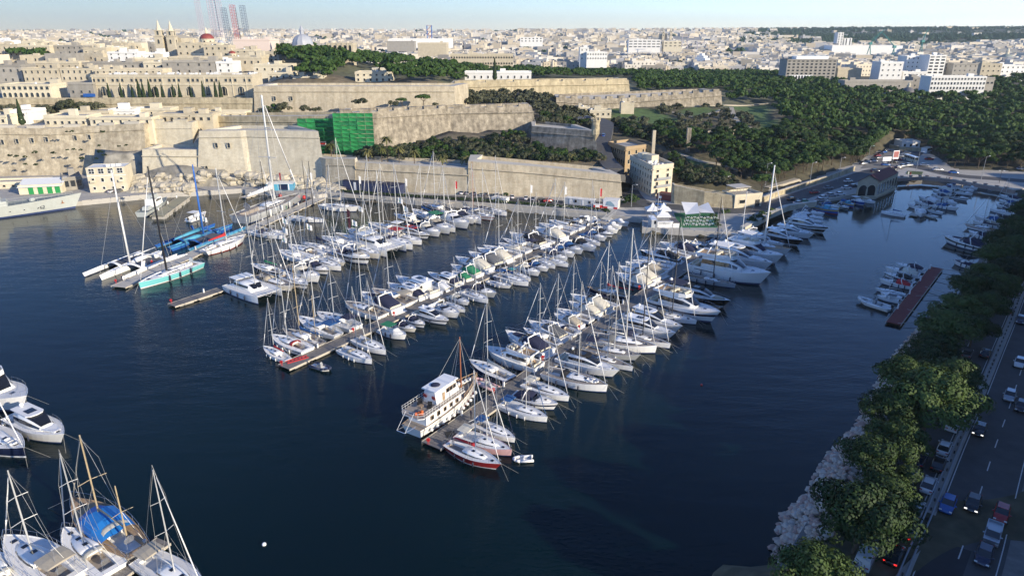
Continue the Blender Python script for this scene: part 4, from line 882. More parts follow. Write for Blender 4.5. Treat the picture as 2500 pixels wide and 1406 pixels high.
# ---------------------------------------------------------- painted double-ended fishing boat
def luzzu(root, L, cov, hullm=None):
    s = L/8.0; root.scale = (s,)*3
    if 'luzzu' not in MESH:
        par = (8, 2.7, .25, .5, 2.0, 1.1, 1.5, .04, .04, .8); MESH['luzzu'] = hullmesh(par, (.62, .84)).mesh('luzzu_hull', True); MESH['luzzud'] = deckmesh(par, (.2, .68, .75, .45)).mesh('luzzu_deck')
        mb = MB(); mb.box(-.2, -.7, 1.0, 1.1, .7, 2.1); mb.box(-.35, -.8, 2.1, 1.3, .8, 2.2); MESH['wheelhouse'] = mb.mesh('wheelhouse')
        mb = MB(); secs = [[(x, 1.1*math.cos(a), 1.55+.75*math.sin(a)) for a in [math.pi*i/6 for i in range(7)]] for x in (-2.8, -.4)]; mb.loft(secs, closed=False, caps=False); MESH['luzcov'] = mb.mesh('canopy')
        mb = MB(); mb.tube((-3.85, 0, 1.0), (-3.95, 0, 1.9), .09, n=5); mb.tube((3.9, 0, 1.4), (4.0, 0, 2.2), .09, n=5); MESH['stem'] = mb.mesh('stem_post')
    link('hull', MESH['luzzu'], [hullm or BLUEH, YELL, REDH, ANTIF], root); link('deck', MESH['luzzud'], [AQUA, TEAKW, GEL], root); link('wheelhouse', MESH['wheelhouse'], [AQUA], root)
    link('stem_post', MESH['stem'], [YELL], root)
    if cov: link('canopy', MESH['luzcov'], [CAN[cov]], root)
# ------------------------------------------------------------------ the moored boats: bow x, bow y, stern x, stern y (deck height), type, hull, options
def parse(o):
    d = {}
    for w_ in o.split():
        if '=' in w_:
            a, b = w_.split('='); 
            try: b = float(b)
            except ValueError: pass
            d[a] = b
        else: d[w_] = 1
    return d
def put(e, phrase, group):
    bx, by, sx, sy, ty, hu, op = e; o = parse(op); z = o.get('z', 1.3)
    a = P(bx, by, z); b = P(sx, sy, z); d = a-b; L = d.length; ang = math.atan2(d.y, d.x); c = (a+b)/2; c.z = 0
    near = c.y < 262
    mirror = 1 if math.cos(ang) < 0 else -1      # the side that faces the camera
    m = o.get('m', 'a'); feat = ''
    if ty in 'ABR':
        ms = Vector((c.x, c.y, 0))+d.normalized()*(.55*L/12)
        hm = (PY(0, o['mt'], ms.y).z/(L/12)-1.3) if 'mt' in o else rnd.uniform(15.0, 17.5)
        if 'mt' not in o and L > 17: hm *= .85
        hm = max(9, min(30, hm)); o.setdefault('furl', 1)
        if not any(k in o for k in ('sc', 'bi', 'sh')): o['sh'] = rnd.choice('ngtc') if rnd.random() < .5 else None
        if m == 'k': o['fb'] = 1
        feat = (' with %s bimini' % CANW[o['bi']]) if o.get('bi') else (' with %s sail cover' % CANW[o['sc']]) if o.get('sc') else (' with %s mast' % MSTW[m]) if m != 'a' else (' with %s sprayhood' % CANW[o['sh']]) if o.get('sh') else ' with bare cockpit'
        nm = 'ketch' if o.get('mizzen') else 'sloop'; label = HULW[hu]+' '+nm+feat; cat = 'sailboat'; name = 'sailboat'
    elif ty in 'MHFK':
        nm = {'M': 'cruiser', 'H': 'hardtop motor yacht', 'F': 'flybridge yacht', 'K': 'small motorboat'}[ty]; cat = 'motorboat' if ty in 'MK' else 'motor yacht'; name = cat.replace(' ', '_')
        cv = o.get('full') or o.get('cv'); feat = (' with %s %s' % (CANW[cv], {'M': 'canopy', 'H': 'canopy', 'F': 'bimini', 'K': 'cover'}[ty])) if cv in CANW else ' without canopy' if ty in 'MK' else ''
        label = HULW[hu]+' '+nm+feat
    elif ty == 'C': label = 'white sailing catamaran'; cat = 'catamaran'; name = 'catamaran'
    elif ty == 'D': label = HULW[hu]+' inflatable boat'; cat = 'inflatable boat'; name = 'inflatable_boat'
    else: label = 'blue and yellow wooden fishing boat'; cat = 'fishing boat'; name = 'fishing_boat'
    label = (o['lab'].replace('_', ' ') if 'lab' in o else label)+', '+phrase
    ws_ = label.split(); label = ' '.join(ws_[:16])
    root = thing(name, label, cat, c, ang, group)
    if ty in 'ABR': sailboat(root, L, ty, hu, m, hm, o, near, mirror)
    elif ty in 'MHFK': motorboat(root, L, ty, hu, o, near, mirror)
    elif ty == 'C': catamaran(root, L, o)
    elif ty == 'D': rib(root, L, {'n': TUBEN, 'w': TUBEW, 'k': FENDB, 's': TUBEG, 'r': PINKH}[hu], o)
    else: luzzu(root, L, o.get('cv') if isinstance(o.get('cv'), str) else None, HUL.get(hu))
    if 'flag' in o:
        fl = o['flag']; FLAGS.append((root, L, ty))
    return root
FLAGS = []
def row(where, group, entries):
    for i, e in enumerate(entries): put(e, '%s %s' % (WORDS[i], where), group)

row('from outer end, near side of front pier', 'boats moored along the front pier', [
 (1224,1132,1090,1074,'B','r','sc=r mt=905 m=w z=1.4'), (1250,1096,1118,1052,'A','p','bi=c mt=898 z=1.4'), (1258,1064,1162,1022,'A','w','bi=b mt=905 furl=n z=1.4'), (1337,1016,1224,978,'A','w','bi=b mt=843 furl=b'),
 (1362,988,1253,958,'M','w','cv=n stripe=n'), (1390,966,1280,930,'A','w','mt=775 bi=c'), (1484,940,1330,900,'A','w','mt=695 sh=k deck=t din fb z=1.6'), (1512,912,1366,868,'H','w','top=k seat=c'),
 (1546,893,1412,853,'R','w','mt=650 deck=t'), (1564,868,1425,840,'B','s','mt=640 bi=n deck=t z=1.4'), (1604,846,1440,818,'A','w','mt=560 deck=t sh=g fb z=1.6 thick=1.5'), (1638,836,1490,800,'R','w','mt=585 m=k deck=t z=1.5'),
 (1650,815,1508,778,'H','w','z=1.8 pad=w'), (1666,800,1530,757,'H','w','seat=t z=1.8'), (1702,778,1570,752,'R','w','mt=530 m=k sh=g z=1.5'), (1758,772,1592,722,'F','w','cv=n stripe=n z=2.2 sole'),
 (1783,735,1650,702,'H','k','pad=t top=k z=2'), (1797,690,1676,665,'R','s','mt=482 m=k deck=t z=1.6'), (1880,680,1690,640,'F','w','z=2.3 cv=w sole'), (1850,665,1712,630,'H','w','z=2 seat=w'), (1886,650,1736,608,'H','w','z=2'),
 (1912,628,1772,595,'F','w','z=2.6 wcov=n cv=w'), (1932,612,1788,590,'B','w','mt=405 m=w deck=o z=1.6 thick=2 mizzen sc=w'), (1915,600,1800,575,'H','w','z=1.8 seat=c')])
row('from outer end, left side of front pier', 'boats moored along the front pier', [
 (1146,878,1247,922,'A','n','sc=c mt=738 deck=w'), (1186,848,1318,886,'F','w','z=2 sole seat=c'), (1234,812,1340,856,'M','w','cv=n pad=n z=1.6'), (1277,800,1368,836,'B','w','mt=692 sc=w'), (1290,788,1382,824,'M','w','cv=g'),
 (1320,780,1411,812,'A','w','mt=668 sh=n'), (1352,766,1420,792,'M','w','cv=t stripe=n'), (1358,752,1447,778,'A','w','mt=627 bi=g thick=1.2'), (1388,738,1464,764,'M','c','cv=c'), (1392,722,1489,752,'M','c','cv=c z=1.5'),
 (1433,700,1541,719,'B','n','mt=588 sc=r deck=o z=1.5 m=w mizzen'), (1428,722,1510,742,'B','w','mt=640 sc=n'), (1502,668,1592,692,'M','w','cv=c stripe=s z=1.6'), (1510,653,1603,680,'M','c','cv=c z=1.6'), (1526,644,1622,668,'M','c','cv=t z=1.5'),
 (1540,636,1640,655,'A','w','mt=602 sh=c'), (1553,627,1650,646,'A','w','mt=470 sc=w'), (1562,617,1662,634,'M','k','cv=k'), (1600,606,1682,625,'A','w','mt=590 sh=w'), (1610,595,1706,614,'M','w','cv=n z=1.6'), (1648,588,1714,602,'F','w','z=2 seat=c'),
 (1702,584,1730,592,'D','w',''), (1756,577,1728,583,'D','k','')])
row('from outer end, near side of middle pier', 'boats moored along the middle pier', [
 (806,892,760,878,'D','n',''), (908,876,832,846,'A','w','mt=700 fw'), (942,854,868,822,'A','w','mt=685'), (992,818,930,798,'K','w','cv=e'), (1016,800,966,784,'M','c','cv=n'), (1038,790,992,770,'M','w','cv=n stripe=k'), (1096,784,1016,756,'H','w','stripe=n z=1.3'),
 (1122,766,1050,740,'M','w','seat=w z=1.5'), (1136,752,1082,734,'A','w','mt=628'), (1146,736,1098,718,'M','w','cv=c'), (1192,730,1128,706,'A','w','mt=602 bi=n'), (1212,718,1142,698,'M','s','cv=n'), (1249,695,1188,680,'B','w','mt=598 sc=n'), (1291,689,1212,668,'A','w','mt=555 bi=b sc=b'),
 (1296,678,1240,660,'A','w','mt=560 bi=q'), (1319,666,1262,648,'M','w','cv=c'), (1340,655,1290,640,'M','w','cv=b'), (1356,647,1304,630,'A','w','mt=520 bi=c'), (1388,643,1326,626,'A','w','mt=540'), (1386,632,1334,615,'M','w','cv=n'), (1404,622,1346,604,'M','w','cv=b'),
 (1424,614,1368,595,'M','w','cv=b full=w'), (1456,608,1396,588,'M','w','cv=k'), (1466,592,1412,577,'A','w','mt=440 bi=b'), (1481,582,1428,567,'M','w','cv=b'), (1498,572,1448,560,'M','w','cv=k stripe=k'), (1510,563,1454,552,'K','w','cv=t'), (1519,553,1464,543,'K','w','cv=c'), (1536,546,1480,536,'K','w','')])
row('from outer end, left side of middle pier', 'boats moored along the middle pier', [
 (642,842,704,872,'B','w','mt=728 sc=r'), (663,818,752,852,'A','w','mt=655 sh=r stripe=k fw'), (690,802,787,834,'B','c','mt=650 sc=b deck=t mizzen m=o z=1.5'), (727,776,828,816,'B','w','mt=640 bi=b fw'), (773,764,870,798,'A','w','mt=655 bi=n'), (842,738,938,768,'A','w','mt=562 sh=g deck=t fw'),
 (882,722,973,756,'M','w','cv=n pad=n'), (907,708,1006,738,'A','w','mt=560 bi=t deck=t'), (945,695,1036,724,'H','w','cv=n z=1.4'), (966,680,1066,716,'H','w','z=1.5'), (1040,686,1098,704,'M','w','cv=w stripe=k'), (1044,668,1122,692,'H','w','cv=n stripe=k z=1.3'), (1103,662,1148,680,'M','w','cv=e'),
 (1100,650,1172,670,'M','w','cv=e'), (1112,634,1196,658,'M','w','cv=c stripe=e'), (1144,620,1224,646,'M','k','cv=g ws z=1.6'), (1165,612,1246,634,'M','c','cv=c'), (1180,602,1266,624,'A','w','mt=470 bi=c fw'), (1216,594,1292,612,'A','w','mt=592 sh=c'), (1226,585,1312,606,'B','n','mt=487 bi=n'),
 (1243,577,1332,600,'M','w','cv=k'), (1276,573,1347,592,'A','w','mt=470'), (1305,561,1378,582,'M','w','cv=c stripe=k'), (1315,548,1402,566,'A','w','mt=436 sc=w fw'), (1340,540,1422,557,'A','w','mt=445 sh=k'), (1400,533,1432,545,'K','w','cv=k'), (1415,528,1452,541,'K','w',''), (1436,528,1468,538,'K','w','')])
row('from outer end, near side of second pier', 'boats moored along the second pier', [
 (659,722,578,690,'C','w','hm=17'), (717,703,628,676,'B','c','mt=540 deck=t sh=t'), (753,698,686,668,'B','w','mt=525 stripe=n sc=n fw'), (782,682,712,658,'M','w','cv=c'), (803,662,750,644,'M','w','cv=n stripe=k'), (833,652,765,632,'A','w','mt=530'), (843,642,786,622,'B','c','mt=545 sc=b fw'), (904,636,828,612,'M','w','pad=t seat=n stripe=k z=1.5'),
 (928,624,858,600,'A','c','mt=470'), (968,612,880,586,'C','w','hm=17'), (1008,602,930,578,'A','w','mt=400 fw'), (1030,590,958,572,'A','w','mt=440'), (1050,576,984,560,'H','w','top=r stripe=k z=1.4'), (1076,572,1020,554,'M','w','cv=c'), (1102,566,1042,544,'M','w','cv=t'), (1112,560,1058,540,'A','w','mt=420'), (1146,552,1082,530,'M','w','cv=w z=1.5'),
 (1160,541,1110,524,'M','w','cv=n'), (1175,540,1130,520,'A','w','mt=400 bi=n'), (1208,532,1146,515,'B','w','mt=410 stripe=r boot=r'), (1238,520,1178,507,'A','w','mt=380 fw'), (1028,498,1106,516,'B','n','mt=372 bi=t deck=t z=1.5')])
row('from outer end, far side of second pier', 'boats moored along the second pier', [
 (612,645,690,662,'B','k','mt=518 sc=e'), (682,612,752,632,'A','w','mt=520'), (704,601,782,624,'A','w','mt=526 fw'), (739,591,818,612,'R','w','mt=395 m=k sc=n'), (785,580,860,602,'A','w','mt=405 sc=t'), (815,572,888,592,'A','w','mt=470'), (848,563,910,582,'M','w','cv=c'), (880,556,942,575,'A','w','mt=380 m=a fw'), (898,545,985,560,'A','w','mt=400 bi=w z=1.6'),
 (962,524,1022,541,'H','n','z=1.6'), (1005,513,1062,532,'B','w','mt=400 sc=b'), (1062,510,1112,524,'B','n','mt=405 sc=n'), (1130,505,1186,520,'B','w','mt=395 bi=n m=r'), (930,566,985,580,'K','w','cv=r'), (1030,528,1080,545,'K','w','cv=e')])
row('from the left, inner part of the racing pontoon', 'yachts on the racing pontoon', [
 (697,576,612,562,'R','w','mt=395 m=k'), (702,566,640,556,'R','w','mt=440'), (792,534,705,526,'R','w','mt=392 m=k z=1.5'), (877,508,782,498,'B','w','mt=338 sc=t z=1.6'), (735,478,584,532,'R','s','mt=235 m=a deck=t z=2 thick=1.6 sc=w')])
row('from the left, quay behind the big white ketch', 'motor yachts stern-to the east quay', [
 (1850,588,1800,572,'M','w',''), (1880,590,1815,566,'M','w','cv=c'), (1960,588,1862,562,'H','k','z=2'), (1988,572,1880,556,'H','w','z=1.8 seat=w'), (1980,572,1900,552,'M','w','stripe=n z=1.5'), (2023,558,1918,536,'H','k','ws z=1.9 top=w'), (2010,546,1930,530,'M','w','z=1.5 cv=w'), (2011,537,1940,522,'M','w','cv=w'), (2013,525,1942,512,'M','w','cv=g'),
 (2048,516,1985,503,'L','b',''), (2050,508,2004,495,'M','w','cv=b'), (2074,506,2038,496,'M','k','ws'), (2086,500,2052,489,'L','b','cv=b'), (2112,494,2078,484,'K','b','cv=w'), (2138,491,2104,484,'K','w','cv=c')])
row('from outer end, left side of the creek jetty', 'boats at the small creek jetty', [
 (2152,513,2212,522,'A','w','mt=455 sc=b'), (2216,497,2262,506,'M','w',''), (2232,489,2282,498,'M','w','cv=n'), (2242,479,2292,490,'M','w','cv=w'), (2275,470,2312,480,'M','w','cv=n'), (2276,461,2320,470,'M','w','cv=b'), (2290,454,2327,462,'K','w','full=c'), (2312,446,2336,451,'K','b','cv=b')])
row('from outer end, right side of the creek jetty', 'boats at the small creek jetty', [
 (2250,524,2246,510,'K','w',''), (2290,526,2254,516,'D','w',''), (2304,518,2268,508,'M','w',''), (2342,507,2286,496,'M','w','cv=b z=1.5'), (2337,497,2300,486,'K','w','cv=t'), (2366,484,2322,475,'M','w','cv=k stripe=n'), (2376,472,2336,464,'M','w',''), (2379,464,2345,456,'M','w',''), (2388,458,2358,451,'K','w','cv=w')])
row('from the creek head, along the tree-lined shore', 'boats moored along the tree-lined shore', [
 (2412,455,2426,459,'K','w',''), (2442,461,2480,470,'M','w','cv=n'), (2440,475,2492,485,'M','w','cv=n'), (2438,487,2488,498,'M','w','cv=b'), (2432,498,2482,506,'M','w','cv=g'), (2418,507,2480,520,'A','w','mt=430 sc=n'), (2414,522,2468,532,'M','w','cv=n'), (2378,528,2455,542,'M','w','cv=b'), (2374,538,2442,550,'M','w','cv=t'),
 (2355,547,2450,562,'B','w','mt=482 stripe=r sc=n deck=o'), (2364,563,2424,580,'M','w','cv=n'), (2304,577,2410,602,'M','w','cv=n pad=n stripe=k z=1.8'), (2328,633,2392,650,'K','w','full=n')])
row('from the far end, beside the red pontoon', 'boats beside the red pontoon', [
 (2186,641,2258,655,'M','w','cv=n'), (2160,652,2246,668,'M','w','cv=c'), (2158,664,2232,680,'M','w','cv=k stripe=k'), (2147,680,2228,694,'M','w','cv=r'), (2137,698,2212,712,'B','w','mt=650'), (2150,709,2204,722,'K','w','full=w'), (2142,716,2196,728,'K','w','cv=g'), (2097,723,2178,748,'D','w','lab=long_pale_inflatable_motorboat')])
for e, ph in (((158,1066,34,1006,'H','w','z=1.8 top=w seat=w'), 'bow to the right at the left edge, above the masts'), ((70,985,-90,930,'F','w','z=2 cv=n'), 'partly cut off by the left edge'), ((62,1100,-70,1045,'A','n','mt=870 sh=w din'), 'bow beside the flybridge yacht at left edge'),
              ((12,1310,170,1412,'A','w','mt=1150 bi=t z=1.5'), 'broad stern, bottom left corner'), ((155,1287,272,1388,'A','w','mt=1108 fw z=1.5'), 'beside the blue tarpaulin ketch'), ((500,1440,345,1352,'A','w','mt=1148 bi=t z=1.5'), 'bottom left, right of the short pontoon'),
              ((-60,1340,40,1440,'A','w','mt=1190'), 'cut off by the bottom left corner'), ((330,1404,270,1420,'K','w',''), 'tied inside the short pontoon, bottom left')):
    put(e, ph, None)
# ------------------------------------------------------------------ pontoons
WOODP = mat('pontoon_planks', (.20, .185, .17), .85, var=.18, vscale=1.3, stain=(.13, .12, .11), stain_scale=1.2, stain_amt=.5, bump=.3, bscale=9)
PALEP = mat('pontoon_pale', (.50, .47, .41), .85, var=.1, vscale=1, stain=(.36, .33, .28), stain_scale=.8, stain_amt=.4)
CARP = mat('red_deck', (.20, .045, .035), .9, var=.12, vscale=1.5)
BEAM = mat('pontoon_beam', (.44, .40, .33), .8, var=.12, vscale=2)
def pontoon(label, a, b, width, m, z=.55, seclen=12, name='pontoon', rails=False, planks=True):
    a = P(a[0], a[1], z); b = P(b[0], b[1], z); d = b-a; L = d.length; ang = math.atan2(d.y, d.x); root = thing(name, label, 'pontoon', (a.x, a.y, 0), ang)
    n = max(1, round(L/seclen)); sl = L/n
    mb = MB()
    if planks:
        k = int(sl/.6)
        for i in range(k): mb.box(i*sl/k+.03, -width/2+.12, z-.1, (i+1)*sl/k-.02, width/2-.12, z)
    else: mb.box(.05, -width/2+.12, z-.1, sl-.05, width/2-.12, z)
    me = mb.mesh('deck_boards'); MESH[name+label[:9]] = me
    mb = MB()
    for s in (1, -1): mb.box(.02, s*width/2-.12 if s > 0 else -width/2, z-.32, sl-.02, s*width/2 if s > 0 else -width/2+.12, z+.05)
    eb = mb.mesh('edge_beam'); mb = MB()
    for x in (sl*.12, sl*.55): mb.box(x, -width/2+.2, -.4, x+sl*.3, width/2-.2, z-.12)
    fl = mb.mesh('floats')
    mb = MB(); mb.tube((0, 0, 0), (0, 0, .18), .12, .1, 8); mb.tube((0, 0, .18), (0, 0, .28), .17, .15, 8); bo = mb.mesh('bollard')
    for i in range(n):
        s = link('deck_section', me, m, root, (i*sl, 0, rnd.uniform(-.015, .015)), kind='stuff' if planks else None); e = link('edge_beam', eb, BEAM, root, (i*sl, 0, 0), kind='stuff'); link('float', fl, M_CONC, root, (i*sl, 0, 0), kind='stuff')
        for y in (-1, 1): link('bollard', bo, M_STEELD, root, (i*sl+sl*.5, y*(width/2-.2), z))
        link('service_pedestal', cached('pedestal', lambda: pedestal()), [GEL, STEEL], root, (i*sl+sl*.8, width/2-.35, z))
    return root, L
def pedestal():
    mb = MB(); mb.box(-.15, -.15, 0, .15, .15, 1.0); mb.box(-.18, -.18, 1.0, .18, .18, 1.15, 1); return mb
p4, L4 = pontoon('long front pontoon pier with weathered plank deck', (1052, 1087), (1757, 590), 4.0, WOODP)
p3, L3 = pontoon('middle pontoon pier with dark plank deck, red stand at its end', (692, 896), (1474, 542), 3.6, WOODP)
p2, L2 = pontoon('second pontoon pier from the left, empty at its outer end', (418, 745), (1150, 508), 3.2, WOODP)
p1, L1 = pontoon('pale wide racing pontoon leading to the turquoise yacht', (288, 700), (785, 482), 4.6, PALEP)
p5, L5 = pontoon('small grey jetty in the inner creek', (2229, 526), (2347, 448), 2.6, PALEP, seclen=10)
p6, L6 = pontoon('isolated pontoon with dark red deck near the tree-lined shore', (2181, 789), (2287, 653), 3.2, CARP, planks=False, z=.6)
p7, L7 = pontoon('broad beige naval jetty beside the small patrol boat', (384, 527), (450, 480), 5.0, mat('olive_deck', (.34, .31, .20), .9, var=.1), z=1.5, planks=False)
pontoon('short dark pontoon between the yachts, bottom left corner', (235, 1440), (400, 1318), 2.6, WOODP, seclen=8)
pontoon('tiny square raft by the naval quay', (594, 482), (622, 474), 3, PALEP, planks=False, z=.6)
# gangways from pontoon to quay
def gangway(label, a, b, z0=.6, z1=QZ):
    a = P(a[0], a[1], z0); b = P(b[0], b[1], z1); d = b-a; L = math.hypot(d.x, d.y); r = thing('gangway', label, 'gangway', a, math.atan2(d.y, d.x)); dz = d.z
    mb = MB(); mb.add([(0, -.7, 0), (L, -.7, dz), (L, .7, dz), (0, .7, 0), (0, -.7, -.12), (L, -.7, dz-.12), (L, .7, dz-.12), (0, .7, -.12)], [(0, 1, 2, 3), (4, 5, 1, 0), (7, 6, 2, 3)]); link('walkway', mb.mesh('walkway'), PALEP, r)
    for s in (-1, 1):
        mb = MB(); n = int(L/1.2)
        for i in range(n): mb.tube((L*i/n, s*.7, dz*i/n), (L*i/n, s*.7, dz*i/n+1.1), .04, n=4); mb.tube((L*i/n, s*.7, dz*i/n+1.1), (L*(i+1)/n, s*.7, dz*(i+1)/n), .03, n=4)
        mb.tube((0, s*.7, 1.1), (L, s*.7, dz+1.1), .05, n=4); link('truss_rail', mb.mesh('truss_rail'), ALU, r)
gangway('white truss gangway at the head of the middle pier', (1474, 542), (1502, 520)); gangway('truss gangway at the head of the front pier', (1757, 590), (1782, 562)); gangway('gangway linking the racing pontoon to the quay', (785, 482), (806, 468)); gangway('gangway at the head of the creek jetty', (2347, 448), (2354, 441))
# red lifebuoy stands and odd items on the piers
def buoystand(x, y, lab, z=.6):
    p = P(x, y, z); r = thing('lifebuoy_stand', lab, 'lifebuoy stand', p, 0, None, .7)
    mb = MB(); mb.tube((-.2, 0, 0), (0, 0, 1.1), .05, n=4); mb.tube((.2, 0, 0), (0, 0, 1.1), .05, n=4); link('post', mb.mesh('post'), M_RED, r); link('lifebuoy', MESH['ring'], M_RED, r, (0, -.12, 1.25), (R(80), 0, 0), 1.3); mb = MB(); mb.box(-.3, -.1, .95, .3, .1, 1.55); link('case', mb.mesh('case'), M_RED, r)
for x, y, l in ((1046, 1084, 'red lifebuoy stand at the outer end of the front pier'), (688, 893, 'red lifebuoy stand at the outer end of the middle pier'), (419, 741, 'red lifebuoy stand at the empty end of the second pier'), (284, 692, 'red lifebuoy stand at the tip of the racing pontoon'),
                (863, 812, 'red lifebuoy stand near the navy bimini sloop, middle pier'), (962, 772, 'red lifebuoy stand halfway along the middle pier'), (1108, 692, 'red lifebuoy stand by the silver cruiser, middle pier'), (1325, 880, 'red lifebuoy stand behind the flybridge yacht, front pier'), (1414, 805, 'red lifebuoy stand beside the grey sloop, front pier'), (1560, 707, 'red lifebuoy stand below the black mast, front pier'), (1205, 960, 'red lifebuoy stand near the tender, front pier')): buoystand(x, y, l)
mb = MB(); mb.box(0, 0, 0, 4.4, .35, .12); mb.box(0, 1.0, 0, 4.4, 1.35, .12)
for i in range(6): mb.box(.3+i*.75, .3, .1, .42+i*.75, 1.05, .16)
p = P(702, 888, .57); tag_ = link('ladder', mb.mesh('ladder'), M_RED, None, p, R(38), label='red ladder lying on the outer end of the middle pier', category='ladder')
mb = MB(); mb.box(-.8, -.9, 0, .8, .9, .06); link('mat', mb.mesh('mat'), M_BLACK, None, P(1100, 1060, .57), R(20), label='black mat lying on the front pier behind the cream bimini sloop', category='mat')
p = P(1277, 1124, 0); r = thing('inflatable_boat', 'small white inflatable dinghy drifting alone off the red sloop', 'inflatable boat', p, R(5)); link('dinghy', MESH['dinghy'], [CWHITE, DECK], r, (0, 0, .1), R(180), 1.05)
mb = MB(); mb.sphere((0, 0, .05), .3); link('buoy', mb.mesh('buoy', True), GEL, None, P(645, 1329, 0), label='tiny white mooring buoy alone on dark water, lower left', category='buoy')
for x, y, l in ((1713, 940, 'small red buoy on the open water right of the front pier'), (2312, 452, 'small white buoy in the creek behind the jetty')):
    mb = MB(); mb.sphere((0, 0, .05), .25); link('buoy', mb.mesh('buoy', True), M_RED if x < 2000 else GEL, None, P(x, y, 0), label=l, category='buoy')
# mooring warps of the red pontoon
for i, (a, b) in enumerate([((2192, 789), (2262, 786)), ((2215, 755), (2285, 776)), ((2236, 722), (2300, 722)), ((2258, 700), (2310, 715)), ((2280, 676), (2350, 690)), ((2296, 657), (2360, 665))]):
    mb = MB(); a_ = P(a[0], a[1], .6); b_ = P(b[0], b[1], .7); mb.tube((0, 0, 0), b_-a_, .07, n=4); link('mooring_warp', mb.mesh('mooring_warp'), ROPE, None, a_, label='pale mooring rope from the red pontoon to the shore', category='rope', group='ropes holding the red pontoon')

# ------------------------------------------------------------------ racing trimarans
def trimaran(label, bow, stern, half, hullm, deckm, beamm, mastm, mt, xm=.5, coverm=None, curl=0):
    a = P(bow[0], bow[1], 1.2); b = P(stern[0], stern[1], 1.2); d = a-b; L = d.length; ang = math.atan2(d.y, d.x); c = (a+b)/2; c.z = 0; r = thing('racing_trimaran', label, 'trimaran', c, ang)
    par = (L, 2.2, .55, .5, 1.8, 1.4, 1.5, .02, .03, .75); h = link('hull', hullmesh(par).mesh('main_hull', True), [hullm, deckm, hullm, ANTIF], r); link('deck', deckmesh(par, (.1, .3, .7, .4)).mesh('deck'), [deckm, TEAK, hullm], h)
    fp = (L*.93, .8, .4, .5, 1.8, .95, 1.1, .02, .03, .7)
    fm = hullmesh(fp).mesh('float', True); fd = deckmesh(fp, None).mesh('float_deck')
    for s in (1, -1): f = link('float', fm, [hullm if s > 0 else deckm, hullm, deckm, ANTIF], r, (0, s*half, .25)); link('deck', fd, [deckm, deckm, hullm], f)
    for x0 in (L*.16, -L*.27):
        for s in (1, -1):
            secs = []
            for i in range(7):
                t = i/6; y = s*half*t; z = 1.45+1.0*math.sin(math.pi*min(t*1.05, 1))-.35*t; x = x0-1.0*t*(1 if x0 > 0 else -.3); w_ = .65-.15*t; secs.append([(x-w_, y, z), (x, y, z+.18), (x+w_, y, z), (x, y, z-.15)])
            mb = MB(); mb.loft(secs); link('crossbeam', mb.mesh('crossbeam', True), beamm, r)
    for s in (1, -1):
        mb = MB(); mb.add([(L*.12, s*.9, 1.35), (L*.1, s*(half-.4), 1.2), (-L*.24, s*(half-.4), 1.2), (-L*.24, s*.9, 1.35)], [(0, 1, 2, 3)]); link('trampoline', mb.mesh('trampoline'), mat('net', (.10, .10, .11), .9), r)
    mw = Vector((c.x, c.y, 0))+d.normalized()*(L*.02); hm = PY(0, mt, mw.y).z-1.6
    mb = MB(); secs = []
    for z, ch, th in ((0, .45, .2), (hm*.5, .42, .19), (hm*.9, .32, .15), (hm, .2, .1)): secs.append([(ch, 0, z), (ch*.3, th, z), (-ch, 0, z), (ch*.3, -th, z)])
    mb.loft(secs); link('wing_mast', mb.mesh('wing_mast', True), mastm, r, (L*.02, 0, 1.6))
    mb = MB(); mb.tube((L*.01, 0, 3.1), (-L*.42, 0, 3.0), .2, .14, 8); link('boom', mb.mesh('boom', True), mastm, r)
    if coverm:
        mb = MB(); mb.loft([[(x, -w_, 3.1), (x, 0, 3.1+h_), (x, w_, 3.1), (x, 0, 2.9)] for x, w_, h_ in ((-.2, .4, 1.1), (-L*.2, .35, .8), (-L*.4, .2, .4))]); link('sail_cover', mb.mesh('sail_cover', True), coverm, r)
    mb = MB()
    for s in (1, -1): mb.tube((-L*.2, s*half, 1.3), (L*.02, 0, 1.6+hm*.85), .03, n=3, cap=False)
    mb.tube((L*.49, 0, 1.6), (L*.02, 0, 1.6+hm*.9), .05, n=3, cap=False); link('rigging', mb.mesh('rigging'), WIREM, r)
    mb = MB(); mb.loft([[(x0, y, z), (x0+.5, y+.06, z), (x0+1, y, z), (x0+.5, y-.06, z)] for x0, y, z in ((L*.1, half, 1.4), (L*.08, half+.3, 3.2))]); link('daggerboard', mb.mesh('daggerboard'), hullm, r)
    mb = MB(); house([(-L*.28, .9, .7, 1.4, 2.1), (-L*.1, .95, .6, 1.45, 2.2), (L*.0, .6, .3, 1.5, 1.7)], mb); link('cockpit_shelter', mb.mesh('cockpit_shelter', True), deckm, r)
    return r
trimaran('white racing trimaran with tall white wing mast left of the pontoon', (243, 675), (392, 614), 6.2, GEL, GEL, GEL, MWHT, 415)
trimaran('bright blue racing trimaran with a blue wing mast', (568, 548), (412, 606), 6.2, BRBLUE, AQUA, BRBLUE, MBLUE, 402, coverm=AQUA)
for e, ph in (((338,690,484,636,'R','t','mt=408 m=k stripe=t z=1.8 lab=turquoise_racing_sloop_with_black_mast sc=w thick=1.7'), 'nearest yacht on the racing pontoon'), ((600,577,494,612,'B','w','mt=412 boot=r sc=r z=1.6 thick=1.5 lab=white_racing_sloop_with_red_stripe'), 'second yacht on the racing pontoon'),
              ((503,519,460,534,'K','w','cv=w'), 'under way behind the blue trimaran'), ((178,1222,340,1345,'B','c','mt=1072 m=o mizzen deck=o z=1.6 furl=t lab=old_wooden_ketch_with_blue_tarpaulin'), 'bottom left')):
    r = put(e, ph, None)
mb = MB(); secs = []
